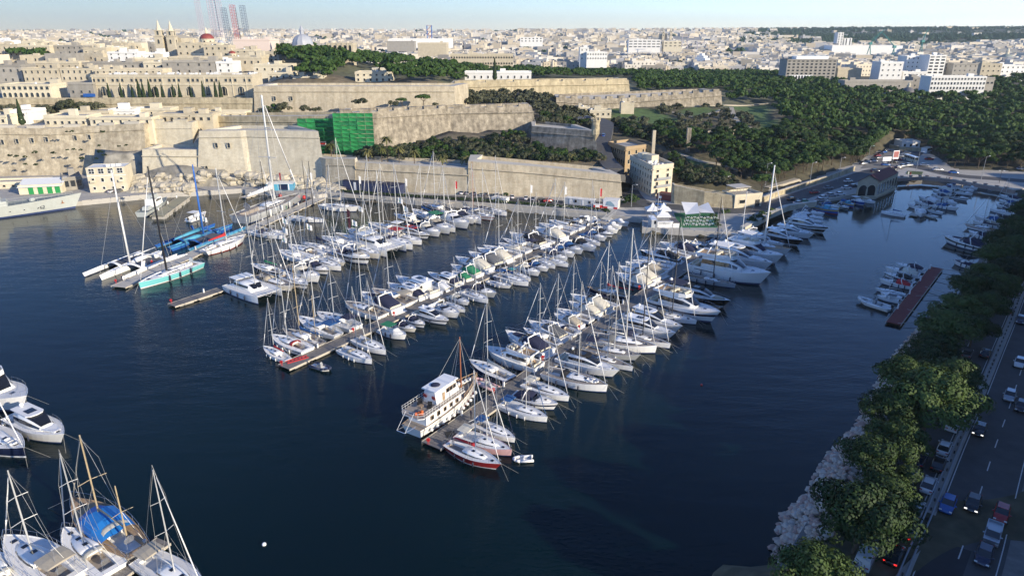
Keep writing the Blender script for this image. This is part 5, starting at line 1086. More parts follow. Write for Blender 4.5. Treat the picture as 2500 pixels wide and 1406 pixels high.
for x, w_, h_ in ((-3.2, 1.4, .25), (-1.5, 1.6, .9), (.3, 1.6, 1.0), (1.6, 1.2, .5)): secs.append([(x+rnd.uniform(-.15, .15), w_*math.cos(a), 1.25+h_*math.sin(a)+rnd.uniform(-.05, .05)) for a in [math.pi*i/6 for i in range(7)]])
mb.loft(secs, closed=False, caps=False); link('tarpaulin', mb.mesh('tarpaulin'), mat('tarp_blue', (.015, .17, .50), .55), r, (.6, 0, 0))

# ------------------------------------------------------------------ grey patrol ships
NGREY = mat('naval_grey', (.42, .45, .43), .45, var=.06, vscale=.6, stain=(.33, .27, .2), stain_scale=.8, stain_amt=.15); NDECK = mat('naval_deck', (.20, .23, .22), .8, var=.1)
def text(body, size, m, parent, loc, rot, ext=.02, name='lettering', align='CENTER'):
    cu = bpy.data.curves.new(name, 'FONT'); cu.body = body; cu.size = size; cu.align_x = align; cu.extrude = ext; cu.materials.append(m)
    ob = bpy.data.objects.new(name, cu); COL.objects.link(ob); ob.parent = parent; ob.location = loc; ob.rotation_euler = rot
    dg = bpy.context.evaluated_depsgraph_get(); me = bpy.data.meshes.new_from_object(ob.evaluated_get(dg)); bpy.data.objects.remove(ob)
    o2 = link(name, me, None, parent, loc, rot); return o2
a = P(204, 496, 1.5); b = P(0, 519, 1.5); d = (a-b).normalized(); L = 59; c = a-d*(L/2); c.z = 0; ang = math.atan2(d.y, d.x)
r = thing('patrol_ship', 'long light grey naval patrol ship, bow pointing right, hull marked P62', 'naval ship', c, ang)
par = (59, 9, .8, .45, 2.0, 3.1, 5.4, .05, .0, .86); h = link('hull', hullmesh(par, (.6, .8)).mesh('hull', True), [NGREY, NGREY, BOOT, ANTIF], r); link('deck', deckmesh(par).mesh('deck'), [NDECK, NDECK, NGREY], h)
half, sheer, _ = hullfn(*par)
def blk(nm, x0, x1, w0, z0, z1, m=NGREY, sl=.4):
    mb = MB(); mb.add([(x0, -w0, z0), (x1, -w0, z0), (x1, w0, z0), (x0, w0, z0), (x0+sl, -w0+.2, z1), (x1-sl*1.5, -w0+.2, z1), (x1-sl*1.5, w0-.2, z1), (x0+sl, w0-.2, z1)], [(4, 5, 6, 7), (0, 1, 5, 4), (1, 2, 6, 5), (2, 3, 7, 6), (3, 0, 4, 7)]); return link(nm, mb.mesh(nm), m, r)
blk('deckhouse', -17, 7, 3.6, 3.2, 5.8); blk('bridge', -6, 5, 3.3, 5.8, 8.4); blk('wheelhouse', -4, 3.4, 3.0, 8.4, 10.2); blk('funnel', -13, -9, 1.6, 5.8, 9.0)
for i in range(9): mb = MB(); mb.box(-.3, -.04, 0, .3, .04, .5); link('window', cached('navy_window', lambda: mb), SALON, r, (-3.0+i*.7, -2.93, 9.2))
for i in range(8): mb = MB(); mb.lathe([(.16, 0), (.16, .06)], 8); link('porthole', cached('porthole', lambda: mb), SALON, r, (-14+i*4.2, -half(.26+i*.07)-.0, 2.2), (R(90), 0, 0))
mb = MB()
for s in (1, -1):
    for x in (-1, 1): mb.tube((x, s*1.0, 10.2), (0, 0, 18), .1, n=4)
mb.tube((0, 0, 12), (0, 0, 21), .12, n=5); mb.box(-.4, -1.8, 14, .4, 1.8, 14.2); mb.box(-.3, -1.2, 16, .3, 1.2, 16.15); link('lattice_mast', mb.mesh('lattice_mast'), NGREY, r, (-3, 0, 0)); link('radome', MESH['radome'], GEL, r, (-3, 0, 15), None, 2.5); link('radome', MESH['radome'], GEL, r, (3, 0, 11), None, 2)
mb = MB(); mb.lathe([(1.0, 0), (1.0, .8), (.6, 1.3)], 10); mb.tube((0, 0, .9), (3.4, 0, 1.3), .1, n=5); link('deck_gun', mb.mesh('deck_gun'), NGREY, r, (14, 0, 4.2))
mb = MB(); n = 26
for s in (1, -1):
    pts = [(-29+58*i/n, s*(half(i/n)-.1), sheer(i/n)) for i in range(n)]
    for p in pts: mb.tube(p, (p[0], p[1], p[2]+1.0), .03, n=3)
    mb.path([(p[0], p[1], p[2]+1.0) for p in pts], .03, 3)
link('guard_rail', mb.mesh('guard_rail'), NGREY, r, kind='stuff')
mb = MB(); mb.sphere((0, 0, 0), .5, 8, 5); [link('life_raft', cached('raft_can', lambda: mb), GEL, r, (x, -2.9, 6.2), None, (1.4, .8, .8)) for x in (-12, -10, -8)]
mb = MB(); mb.path([Vector((0, 0, 0)), Vector((0, .1, -.9))], .1, 6); mb.box(-.5, -.05, -1.0, .5, .15, -.8); link('anchor', mb.mesh('anchor'), mat('rust', (.35, .14, .05), .9), r, (23, -half(.9)-.15, 3.6))
t = .82; text('P62', 1.7, M_STEELD, r, (16.2, -half(.775)*.93-.05, 1.7), (R(74), 0, R(-9.5)))
mb = MB(); mb.prism([(-1, -.4), (1, -.4), (1, .4), (-1, .4)], 0, .05)
# small grey patrol boat
a = P(408, 487, 1.5); b = P(345, 520, 1.5); d = a-b; L = d.length; c = (a+b)/2; c.z = 0; r = thing('patrol_boat', 'small light grey patrol boat beside the beige naval jetty', 'patrol boat', c, math.atan2(d.y, d.x))
par = (L, L*.24, .88, .5, 2.0, 1.7, 2.6, .08, .0, .86); h = link('hull', hullmesh(par).mesh('hull', True), [NGREY, NGREY, BOOT, ANTIF], r); link('deck', deckmesh(par, (.04, .3, .8, .3)).mesh('deck'), [NDECK, NDECK, NGREY], h)
blk('wheelhouse', -L*.16, L*.14, 1.9, 1.9, 4.6, GEL, .3); blk('upper_bridge', -L*.1, L*.05, 1.5, 4.6, 6.0, NGREY, .3); blk('aft_deckhouse', -L*.36, -L*.2, 1.2, 1.6, 2.8)
mb = MB(); mb.box(-.35, -.03, 0, .35, .03, .6); [link('window', mb_m, SALON, r, (-L*.08+i*1.0, -1.86, 3.6)) for mb_m in [mb.mesh('window')] for i in range(4)]
mb = MB(); mb.tube((-1.2, -.8, 6), (-.6, 0, 10.5), .08, n=4); mb.tube((-1.2, .8, 6), (-.6, 0, 10.5), .08, n=4); mb.tube((0, 0, 6), (-.6, 0, 11.5), .08, n=4); mb.box(-1.1, -1.1, 8.6, -.1, 1.1, 8.7); link('lattice_mast', mb.mesh('lattice_mast'), NGREY, r); link('radome', MESH['radome'], GEL, r, (.4, 0, 6.5), None, 1.6)

# ------------------------------------------------------------------ converted white trawler yacht at the end of the front pier
a = P(1166, 922, 2.5); b = P(1003, 1038, 2.2); d = a-b; L = d.length; c = (a+b)/2; c.z = 0
r = thing('trawler_yacht', 'big white wooden trawler yacht with two deck levels and brown mast', 'trawler yacht', c, math.atan2(d.y, d.x)); s = L/20; r.scale = (s,)*3
par = (20, 5.4, .78, .45, 2.0, 1.9, 3.3, .08, .03, .84); h = link('hull', hullmesh(par, (.74, .8)).mesh('hull', True), [GEL, TEAKW, REDH, ANTIF], r); link('deck', deckmesh(par, (.62, .93, .8, .7)).mesh('deck'), [TEAK, TEAK, TEAKW], h)
mb = MB(); house([(-8.2, 2.0, 2.0, 1.7, 3.9), (-3, 2.2, 2.2, 1.7, 4.0), (1.6, 2.1, 2.0, 1.9, 4.0), (2.4, 1.7, 1.6, 2.0, 3.9)], mb, r=.1); link('main_deckhouse', mb.mesh('main_deckhouse'), GEL, r)
mb = MB(); mb.prism([(-10.1, -1.7), (-9.4, -2.5), (2.4, -2.6), (3.0, 0), (2.4, 2.6), (-9.4, 2.5), (-10.1, 1.7)], 3.95, 4.12, 0, 1); link('upper_deck', mb.mesh('upper_deck'), [GEL, TEAK], r)
uh = [(-4.6, 1.5, 1.15, 4.12, 6.6), (-2, 1.55, 1.4, 4.12, 6.75), (1.2, 1.5, 1.35, 4.12, 6.7), (2.2, 1.35, 1.0, 4.12, 5.2)]
mb = MB(); house(uh, mb, r=.15); uh_o = link('wheelhouse', mb.mesh('wheelhouse', False), GEL, r)
mb = MB(); mb.box(-4.9, -1.6, 6.68, 1.7, 1.6, 6.85); link('roof', mb.mesh('roof'), GEL, uh_o)
mb = MB(); mb.box(-.35, -.03, -.35, .35, .03, .35); wm = mb.mesh('window'); mb = MB(); mb.box(-.42, -.02, -.42, .42, .02, .42); wf = mb.mesh('frame')
for x in (-6.8, -5, -3.2, -1.4, .4):
    for sg in (-1, 1): f = link('window', wf, TEAKW, r, (x, sg*2.24, 3.0)); link('pane', wm, SALON, f, (0, sg*.03, 0))
for x in (-1.4, -.4, .6):
    for sg in (-1, 1): f = link('window', wf, TEAKW, r, (x, sg*1.52, 5.7)); link('pane', wm, SALON, f, (0, sg*.03, 0))
mb = MB(); mb.box(-.32, -.03, 0, .32, .03, 1.6); link('door', mb.mesh('door'), TEAKW, r, (-2.6, -1.56, 4.2))
rm = cached('house_ring', lambda: (lambda m_: (m_.lathe([(.28, 0), (.36, -.06), (.44, 0), (.36, .06), (.28, 0)], 14), m_)[1])(MB()))
for y in (-1.0, .9): link('lifebuoy', rm, mat('lifebuoy_red', (.6, .1, .08), .5), r, (-4.85, y, 5.5), (0, R(80), 0))
mb = MB(); n = 16
for i in range(n+1): 
    x = -10+12.2*i/n
    for sg in (1, -1): mb.tube((x, sg*(2.45 if x > -9.4 else 1.7), 4.12), (x, sg*(2.45 if x > -9.4 else 1.7), 5.05), .03, n=4)
for zz in (4.6, 5.05):
    for sg in (1, -1): mb.path([(-10.05, 0, zz), (-10, sg*1.7, zz), (-9.3, sg*2.45, zz), (2.2, sg*2.45, zz)], .03, 4)
link('upper_rail', mb.mesh('upper_rail'), GEL, r, kind='stuff')
mb = MB(); half, sheer, _ = hullfn(*par); n = 18
for sg in (1, -1):
    mb.path([(-10+20*t, sg*(half(t)-.06), sheer(t)+.75) for t in [.62+.36*i/10 for i in range(11)]], .07, 5)
    for i in range(11): t = .62+.36*i/10; mb.tube((-10+20*t, sg*(half(t)-.06), sheer(t)), (-10+20*t, sg*(half(t)-.06), sheer(t)+.75), .06, n=4)
link('bulwark_rail', mb.mesh('bulwark_rail'), TEAKW, r, kind='stuff')
for y in (-.6, .7): mb = MB(); mb.box(-.3, -.4, 0, .3, .4, .5); mb.box(-.35, -.4, .5, -.22, .4, 1.15); link('deck_chair', mb.mesh('deck_chair'), CBLACK, r, (-6.0, y*1.7, 4.12), R(200))
mb = MB(); mb.lathe([(.5, .55), (.5, .6)], 12); mb.tube((0, 0, 0), (0, 0, .55), .08, n=5); link('table', mb.mesh('table'), TEAKW, r, (-6.9, .1, 4.12))
mb = MB(); rr_ = random.Random(3)
for i in range(7): mb.sphere((rr_.uniform(-.6, .6), rr_.uniform(-.5, .5), .25), .3, 7, 4)
link('orange_buoys', mb.mesh('orange_buoys', True), ORNG, r, (-8.6, -.9, 4.12), kind='stuff')
mb = MB(); mb.sphere((0, 0, 0), .9, 10, 4, sz=.2); link('satellite_cover', mb.mesh('satellite_cover', True), CNAVY, r, (-2.8, .1, 6.95))
link('mast', MESH['mast'], MRED, r, (4.6, 0, 2.3), None, (1.5, 1.5, 11.2)); mb = MB()
for q in ((9.6, 0, 3.6), (-1.5, 2.4, 4.2), (-1.5, -2.4, 4.2), (4.0, 2.4, 2.9), (4.0, -2.4, 2.9)): mb.tube(q, (4.6, 0, 13.2), .035, n=3, cap=False)
link('rigging', mb.mesh('rigging'), WIREM, r)
mb = MB(); mb.sphere((0, 0, 0), .34, 8, 5); fm = mb.mesh('round_fender', True)
for i in range(11): t = .12+.075*i; link('fender', fm, FEND, r, (-10+20*t, -half(t)-.25, 1.1))
mb = MB(); mb.path([Vector((-9.8, -.9, 2.2)), Vector((-12.6, -.9, 2.4)), Vector((-12.6, .9, 2.4)), Vector((-9.8, .9, 2.2))], .06, 5); mb.path([Vector((-12.6, -.9, 2.4)), Vector((-10, -.9, 5.0))], .05, 4); mb.path([Vector((-12.6, .9, 2.4)), Vector((-10, .9, 5.0))], .05, 4); link('stern_davit', mb.mesh('stern_davit'), STEEL, r)
for i in range(7): t = .66+.04*i; link('bow_cushion', cached('cush', lambda: (lambda m_: (m_.box(-.3, -.2, 0, .3, .2, .5), m_)[1])(MB())), CWHITE, r, (-10+20*t, half(t)-.4, sheer(t)-.2))
p = P(1188, 940, .3); q = P(1212, 950, .3); dd = P(1165, 930, .3)-P(1212, 952, .3); t_ = thing('inflatable_boat', 'pink and white tender between the trawler bow and the front pier', 'inflatable boat', (p.x, p.y, 0), math.atan2(dd.y, dd.x)); rib(t_, 5.5, PINKH, {})
# ------------------------------------------------------------------ white flags on the racing yachts, each with a green emblem
FLG = mat('flag_white', (.75, .75, .74), .9); FGR = mat('flag_green', (.12, .42, .08), .9)
mb = MB(); n = 6
for i in range(n):
    x0, x1 = i/n, (i+1)/n; mb.add([(x0*1.7, .12*math.sin(x0*7), -x0*.35), (x1*1.7, .12*math.sin(x1*7), -x1*.35), (x1*1.7, .12*math.sin(x1*7), 1.9-x1*.7), (x0*1.7, .12*math.sin(x0*7), 1.9-x0*.7)], [(0, 1, 2, 3)])
fmesh = mb.mesh('flag_cloth'); mb = MB()
mb.add([(.85+.38*math.cos(2*math.pi*i/10), .02, .62+.38*math.sin(2*math.pi*i/10)) for i in range(10)], [tuple(range(10))]); mb.add([(.85+.38*math.cos(2*math.pi*i/10), .14, .62+.38*math.sin(2*math.pi*i/10)) for i in range(10)], [tuple(range(10))]); emesh = mb.mesh('emblem')
for i, (x, y, Y, l) in enumerate([(750, 560, 205, 'left of the black mast'), (690, 568, 200, 'lowest on the left of the second pier'), (688, 590, 199, 'below another flag, left of second pier'), (690, 545, 203, 'over the racing pontoon end'), (875, 515, 228, 'over the big white sloop'), (972, 495, 236, 'highest, in front of the quay'), (985, 515, 232, 'just below the highest flag'), (860, 550, 216, 'above the tan covered sloop'), (495, 540, 225, 'beside the blue trimaran mast')]):
    p = PY(x, y, Y); t_ = thing('flag', 'white flag with green emblem '+l, 'flag', p, R(-15), 'event flags on the racing yachts'); link('cloth', fmesh, FLG, t_); link('emblem', emesh, FGR, t_)
    mb = MB(); mb.tube((0, 0, -p.z+1.0), (0, 0, 2.1), .03, n=4); link('halyard', mb.mesh('halyard'), WIREM, t_)
mb = MB(); mb.add([(0, 0, 0), (1.0, 0, 0), (1.2, 0, 6.0), (.1, 0, 7.0)], [(0, 1, 2, 3)]); p = PY(850, 560, 216); link('banner', mb.mesh('banner'), mat('banner_maroon', (.10, .02, .03), .9), None, p, R(-10), label='tall dark red feather banner among the yachts of the second pier', category='banner')
# ------------------------------------------------------------------ buildings
WALLC = {'a': mat('wall_limestone', (.52, .46, .34), .9, var=.1, vscale=.4, stain=(.33, .28, .19), stain_scale=.3, stain_amt=.4, rnd_obj=.12), 'b': mat('wall_cream', (.62, .56, .42), .85, var=.06, vscale=.5, rnd_obj=.1, stain=(.42, .37, .27), stain_scale=.3, stain_amt=.3),
         'c': mat('wall_white', (.74, .73, .69), .8, var=.05, vscale=.5, rnd_obj=.08), 'd': mat('wall_grey', (.33, .31, .27), .9, var=.12, vscale=.4, rnd_obj=.15, stain=(.2, .18, .15), stain_scale=.3, stain_amt=.4), 'e': mat('wall_ochre', (.40, .30, .18), .9, var=.12, vscale=.4, stain=(.25, .18, .1), stain_scale=.4, stain_amt=.5),
         'p': mat('wall_pinkish', (.66, .55, .48), .85, var=.05, rnd_obj=.06), 'r': mat('roof_tile_red', (.16, .045, .04), .85, var=.12, vscale=1.5)}
ROOFM = mat('flat_roof', (.46, .43, .37), .9, var=.15, vscale=.5, stain=(.3, .28, .25), stain_scale=.5, stain_amt=.5, rnd_obj=.15)
ROOFW = mat('roof_membrane', (.70, .71, .70), .8, var=.05)
TANK = mat('water_tank', (.66, .66, .64), .7)
GREEND = mat('green_door', (.02, .26, .07), .6)
def winmesh(w_, h, arch=False, fr=.12):
    key = 'win%.1f_%.1f_%d' % (w_, h, arch)
    if key in MESH: return MESH[key]
    mb = MB(); o = -.02
    pts = [(-w_/2, 0), (w_/2, 0)]+([(w_/2, h-w_/2)]+[(w_/2*math.cos(a), h-w_/2+w_/2*math.sin(a)) for a in [math.pi*i/6 for i in range(1, 6)]]+[(-w_/2, h-w_/2)] if arch else [(w_/2, h), (-w_/2, h)])
    mb.add([(x, o, z) for x, z in pts], [tuple(range(len(pts)))], 0)
    n = len(pts); out = [(x*(1+2*fr/w_), (z-h/2)*(1+2*fr/h)+h/2) for x, z in pts]; d = -.14
    mb.add([(x, d, z) for x, z in pts]+[(x, d, z) for x, z in out]+[(x, .02, z) for x, z in out]+[(x, o, z) for x, z in pts], [(i, (i+1) % n, n+(i+1) % n, n+i) for i in range(n)]+[(n+i, n+(i+1) % n, 2*n+(i+1) % n, 2*n+i) for i in range(n)]+[(i, (i+1) % n, 3*n+(i+1) % n, 3*n+i) for i in range(n)], 1)
    mb.box(-w_/2-fr*1.5, -.24, -.16, w_/2+fr*1.5, 0, -.02, 1)
    MESH[key] = mb.mesh('window'); return MESH[key]
def block(label, pxl, pyl, pxr, zb, ytop, depth, m='a', name='building', cat='building', fw=None, sw=None, roof=None, parapet=.7, extras=2, Y=None, pyr=None, cornice=True, seed=None, group=None, glass=None, win=(1.1, 1.6), back_x=0):
    """a building whose front base runs from (pxl,pyl) to (pxr,pyr) at height zb; top at image row ytop"""
    a = PY(pxl, pyl, Y) if Y else P(pxl, pyl, zb); 
    if Y: zb = a.z
    b = P(pxr, pyr if pyr else pyl, zb) if not Y else PY(pxr, pyr if pyr else pyl, Y); b.z = zb
    d = b-a; W = math.hypot(d.x, d.y); H = PY(pxl, ytop, a.y).z-zb; ang = math.atan2(d.y, d.x); H = max(H, 2.5)
    root = thing(name, label, cat, (a.x, a.y, zb), ang, group); wm = WALLC[m]; rr = random.Random(seed if seed is not None else hash(label) % 1000 if False else int(pxl*7+ytop))
    mb = MB(); mb.box(0, 0, -8, W, depth, H-.4); mb.add([(0, 0, H-.37), (W, 0, H-.37), (W, depth, H-.37), (0, depth, H-.37)], [(0, 1, 2, 3)], 1); link('walls', mb.mesh('walls'), [wm, roof or ROOFM], root)
    mb = MB(); t = .3
    for x0, y0, x1, y1 in ((-.05, -.05, W+.05, t), (-.05, depth-t, W+.05, depth+.05), (-.05, t, t, depth-t), (W-t, t, W+.05, depth-t)): mb.box(x0, y0, H-.6, x1, y1, H+parapet-.4)
    link('parapet', mb.mesh('parapet'), wm, root)
    if cornice: mb = MB(); mb.box(-.25, -.28, H-.95, W+.25, -.02, H-.65); mb.box(W+.02, -.28, H-.95, W+.28, depth, H-.65); link('cornice', mb.mesh('cornice'), WALLC['b'] if m in 'ae' else wm, root)
    gm = glass or M_DARKWIN
    if fw:
        nc, nr, ww, wh = fw[:4]; arch = len(fw) > 4 and fw[4]; me = winmesh(ww, wh, bool(arch))
        for j in range(nr):
            for i in range(nc): link('window', me, [gm, wm], root, (W*(i+.5)/nc, 0, H*(j+.28)/nr+ (.1 if nr > 1 else 0)))
    if sw:
        nc, nr, ww, wh = sw[:4]; me = winmesh(ww, wh, False)
        for j in range(nr):
            for i in range(nc): link('window', me, [gm, wm], root, ((W, depth*(i+.5)/nc, H*(j+.28)/nr+.1) if sw[4] > 0 else (0, depth*(i+.5)/nc, H*(j+.28)/nr+.1)), R(90) if sw[4] > 0 else R(-90))
    for k in range(extras):
        w_ = rr.uniform(2, min(5, W*.4)); dd = rr.uniform(2, min(4, depth*.5)); x = rr.uniform(.5, max(.6, W-w_-.5)); y = rr.uniform(depth*.3, max(depth*.3+.1, depth-dd-.5))
        if k % 2 == 0: mb = MB(); mb.box(x, y, H-.5, x+w_, y+dd, H+rr.uniform(1.6, 2.8)); link('roof_room', mb.mesh('roof_room'), wm, root)
        else: mb = MB(); mb.lathe([(.6, 0), (.6, 1.2), (.1, 1.35)], 8); link('water_tank', cached('tank', lambda: mb), TANK, root, (x, y, H-.4))
    return root, W, H, depth

# naval quay
r, W, H, D = block('pale cream four storey naval house with flat white roof', 221, 471, 315, 1.7, 409, 9, 'b', roof=ROOFW, extras=0, pyr=467, cornice=False, parapet=.15)
for i in range(4):
    f = link('window', winmesh(1.9, 1.9), [M_DARKWIN, WALLC['c']], r, (W*(i+.55)/4.1, 0, H*.74)); mb = MB(); mb.box(-.05, -.1, 0, .05, -.03, 1.9); mb.box(-.9, -.1, .9, .9, -.03, 1.0); link('glazing_bar', mb.mesh('glazing_bar'), GEL, f)
    link('window', winmesh(1.0, 1.4), [M_DARKWIN, WALLC['c']], r, (W*(i+.55)/4.1, 0, H*.42)); link('window', winmesh(.9, 1.0), [M_DARKWIN, WALLC['c']], r, (W*(i+.55)/4.1, 0, H*.12))
mb = MB(); mb.box(-.1, -.12, H*.64, W+.1, -.02, H*.67); link('string_course', mb.mesh('string_course'), WALLC['c'], r)
for i, x in enumerate((.5, .62, .74)): mb = MB(); mb.box(0, 0, 0, 1.0, .8, 1.0); mb.box(.3, 1.2, 0, 1.3, 2.0, .8); link('roof_unit', mb.mesh('roof_unit'), GEL, r, (W*x, 1.5+i*.6, H-.4), kind='stuff')
for i in (0, 3): mb = MB(); mb.box(-.9, -1.0, 0, .9, 0, .12); mb.box(-.9, -1.0, .1, .9, -.95, 1.0); link('balcony', mb.mesh('balcony'), WALLC['b'], r, (W*(i+.55)/4.1, 0, H*.40))
r, W, H, D = block('long low cream naval store with white roof and green doors', 48, 476, 153, 1.7, 455, 8, 'b', roof=ROOFW, extras=0, pyr=471, cornice=False)
mb = MB(); mb.add([(-.3, -.6, H-.6), (W+.3, -.6, H-.6), (W+.3, D*.9, H+1.6), (-.3, D*.9, H+1.6)], [(0, 1, 2, 3)]); link('roof', mb.mesh('roof'), ROOFW, r)
for f in (.28, .5, .72, .9): mb = MB(); mb.box(-.9, -.08, 0, .9, .02, 2.6); link('door', cached('gdoor', lambda: mb), GREEND, r, (W*f, 0, 0))
block('low stone naval workshop left of the cream house', 158, 466, 205, 1.7, 436, 12, 'd', fw=(3, 1, 1.6, 2.4), extras=1, pyr=461)
block('flat roofed pale shed behind the naval store', -20, 462, 150, 1.7, 447, 8, 'b', fw=(8, 1, 1, 1), extras=0, pyr=457)
block('small white hut with red bins by the rock face', 394, 469, 436, 1.7, 452, 4, 'c', extras=0, roof=ROOFW, pyr=466, cornice=False)
# second tier, on the cliff top
rr = random.Random(11)
DESC = {'a': 'honey stone', 'b': 'cream', 'c': 'white', 'd': 'grey stone', 'e': 'ochre', 'p': 'pinkish'}
def lot(rows, where, group, **kw):
    for k, (x0, y, x1, yt, Y, dep, m, fw) in enumerate(rows):
        block('%s flat roofed building, %s from the left %s' % (DESC[m], WORDS[k], where), x0, y, x1, 0, yt, dep, m, fw=fw, Y=Y, group=group, **kw)
lot([(-30, 306, 18, 283, 318, 14, 'b', (3, 1, 1.2, 1.4)), (20, 305, 72, 272, 326, 14, 'c', (3, 2, 1, 1.2)), (78, 300, 112, 278, 338, 10, 'd', (2, 1, 1.2, 1.6)), (112, 311, 215, 284, 316, 12, 'b', (6, 1, 1.2, 1.3)), (150, 292, 268, 272, 332, 12, 'a', (8, 1, 1, 1.2)),
     (222, 308, 372, 288, 314, 10, 'b', (7, 1, 1, 1.6)), (268, 290, 330, 268, 336, 10, 'c', (4, 1, 1, 1.1)), (325, 284, 418, 266, 342, 9, 'b', (5, 1, .8, 1)), (378, 303, 466, 279, 322, 12, 'a', (5, 1, 1.4, 1.6)), (466, 300, 520, 279, 322, 10, 'a', (3, 1, 1.4, 1.3)), (505, 290, 600, 274, 338, 8, 'b', (4, 1, 1, 1))], 'on the cliff top', 'houses on the cliff top', extras=1)
# arcaded buildings above the terrace wall
r, W, H, D = block('long arcaded stone building with cypresses in front of it', 232, 238, 620, 0, 184, 16, 'a', Y=372, extras=0)
for i in range(9):
    f = link('arch', winmesh(3.4, 4.6, True, .35), [M_DARKWIN, WALLC['b']], r, (W*(i+.6)/9.3, 0, .8))
    for q in (-.8, .8): mb = MB(); mb.box(q-.09, -.12, 0, q+.09, -.03, 4.0); link('mullion', cached('mull%d' % (q > 0), lambda: mb), WALLC['a'], f)
for i in range(34):
    if i % 4 != 3: link('window', winmesh(1.3, 1.5), [M_DARKWIN, WALLC['a']], r, (W*(i+.5)/34, 0, H*.70))
mb = MB(); mb.box(-.3, -.5, H*.56, W+.2, -.02, H*.6); mb.box(-.3, -.4, H-.8, W+.2, -.02, H-.5); link('cornice_band', mb.mesh('cornice_band'), WALLC['b'], r, kind='stuff')
mb = MB()
for i in range(60): x = rr.uniform(2, W-3); y = rr.uniform(2, D-2); mb.box(x, y, H-.4, x+rr.uniform(.6, 1.6), y+.8, H+rr.uniform(.2, 1.0))
link('rooftop_units', mb.mesh('rooftop_units'), TANK, r, kind='stuff')
for i in range(12): mb = MB(); mb.box(-.2, -.25, 0, .2, 0, H-.5); link('pilaster', cached('pil_%d' % int(H), lambda: mb), WALLC['b'], r, (W*i/11.5+.5, 0, 0))
r, W, H, D = block('two storey pale building with two rows of arched windows, far left', 8, 243, 128, 0, 207, 14, 'b', Y=368, fw=(9, 2, 1.6, 2.2, True), extras=2)
block('plain grey building with a blue tarpaulin beside the arcades', 172, 237, 232, 0, 203, 14, 'd', Y=369, fw=(3, 1, 1, 1.2), extras=1)
mb = MB(); mb.box(0, -.4, 0, 6, 0, 1.6); link('tarpaulin', mb.mesh('tarpaulin'), BRBLUE, None, PY(205, 237, 367.4), label='blue tarpaulin hung at the foot of the grey building', category='tarpaulin')
# the old town rising behind
rows = [(-60, 205, 60, 160, 430, 14, 'd', (7, 2, 1, 1.4)), (62, 202, 150, 168, 425, 14, 'a', (6, 2, 1, 1.5)), (152, 200, 235, 168, 425, 14, 'a', (6, 2, 1.0, 1.5)), (236, 198, 400, 170, 418, 12, 'a', (11, 2, .9, 1.4)), (400, 182, 528, 150, 440, 14, 'd', (5, 2, 1, 1.3)), (530, 180, 570, 152, 440, 14, 'c', (2, 2, 1, 1.3)),
        (85, 172, 195, 152, 455, 12, 'a', (7, 1, 1, 1.4)), (196, 170, 352, 153, 458, 12, 'd', (9, 1, 1, 1.3)), (352, 170, 405, 152, 455, 12, 'b', (3, 1, 1, 1.3)), (318, 160, 395, 143, 470, 12, 'b', (5, 1, 1, 1.2)), (415, 163, 640, 140, 462, 14, 'a', (14, 1, 1.2, 1.8)), (560, 142, 622, 122, 500, 14, 'a', (4, 2, 1, 1.2)),
        (265, 148, 338, 128, 495, 12, 'c', (4, 2, 1, 1.4)), (338, 146, 395, 130, 500, 12, 'c', (3, 1, 1, 1.4)), (435, 138, 500, 106, 530, 18, 'a', (4, 2, 1.2, 1.4)), (500, 140, 560, 112, 520, 14, 'a', (4, 2, 1.2, 1.4)), (-40, 140, 48, 110, 560, 18, 'a', (7, 2, 1, 1.6)), (48, 138, 125, 112, 560, 18, 'b', (5, 2, 1, 1.6)),
        (125, 134, 205, 112, 565, 14, 'd', (6, 2, 1, 1.4)), (205, 136, 262, 118, 560, 14, 'a', (4, 1, 1, 1.4)), (572, 124, 660, 97, 560, 24, 'p', None), (600, 160, 645, 136, 480, 12, 'b', (2, 1, 1.2, 1.6)), (620, 178, 712, 158, 440, 12, 'b', (5, 1, 1, 1.2)), (655, 196, 716, 178, 412, 12, 'b', (4, 1, 1, 1.2)), (716, 200, 790, 190, 405, 8, 'b', None),
        (868, 202, 958, 177, 415, 14, 'b', (6, 2, 1, 1.3))]
lot(rows, 'of the old town', 'flat roofed buildings of the old town', extras=3)
rr = random.Random(5); k = 0
FAR1 = []
for i in range(125):
    px = rr.uniform(-320, 700); Y = rr.uniform(500, 760); w_ = rr.uniform(10, 22); x = (px-1250)*(Y*.937+17)/FPX; z = hz(x, Y)
    FAR1.append((x, Y, z, w_, rr.uniform(8, 14), rr.uniform(6, 10), rr.choice('aabbcd')))
fmesh_ = {}
def simple_building(w_, d, h, rr_):
    mb = MB(); mb.box(-w_/2, 0, -8, w_/2, d, h); 
    for _ in range(3): x = rr_.uniform(-w_*.4, w_*.25); y = rr_.uniform(d*.2, d*.6); mb.box(x, y, h, x+rr_.uniform(1.5, w_*.25), y+rr_.uniform(1.5, 3), h+rr_.uniform(.8, 2.6))
    mb.box(-w_/2, 0, h, w_/2, .3, h+.7); mb.box(-w_/2, .3, h, -w_/2+.3, d, h+.7); mb.box(w_/2-.3, .3, h, w_/2, d, h+.7); return mb
TOWNV = []
for i in range(8):
    ww, hh = (12, 8) if i % 2 else (17, 10); TOWNV.append((simple_building(ww, 11, hh, rr).mesh('walls'), ww, hh))
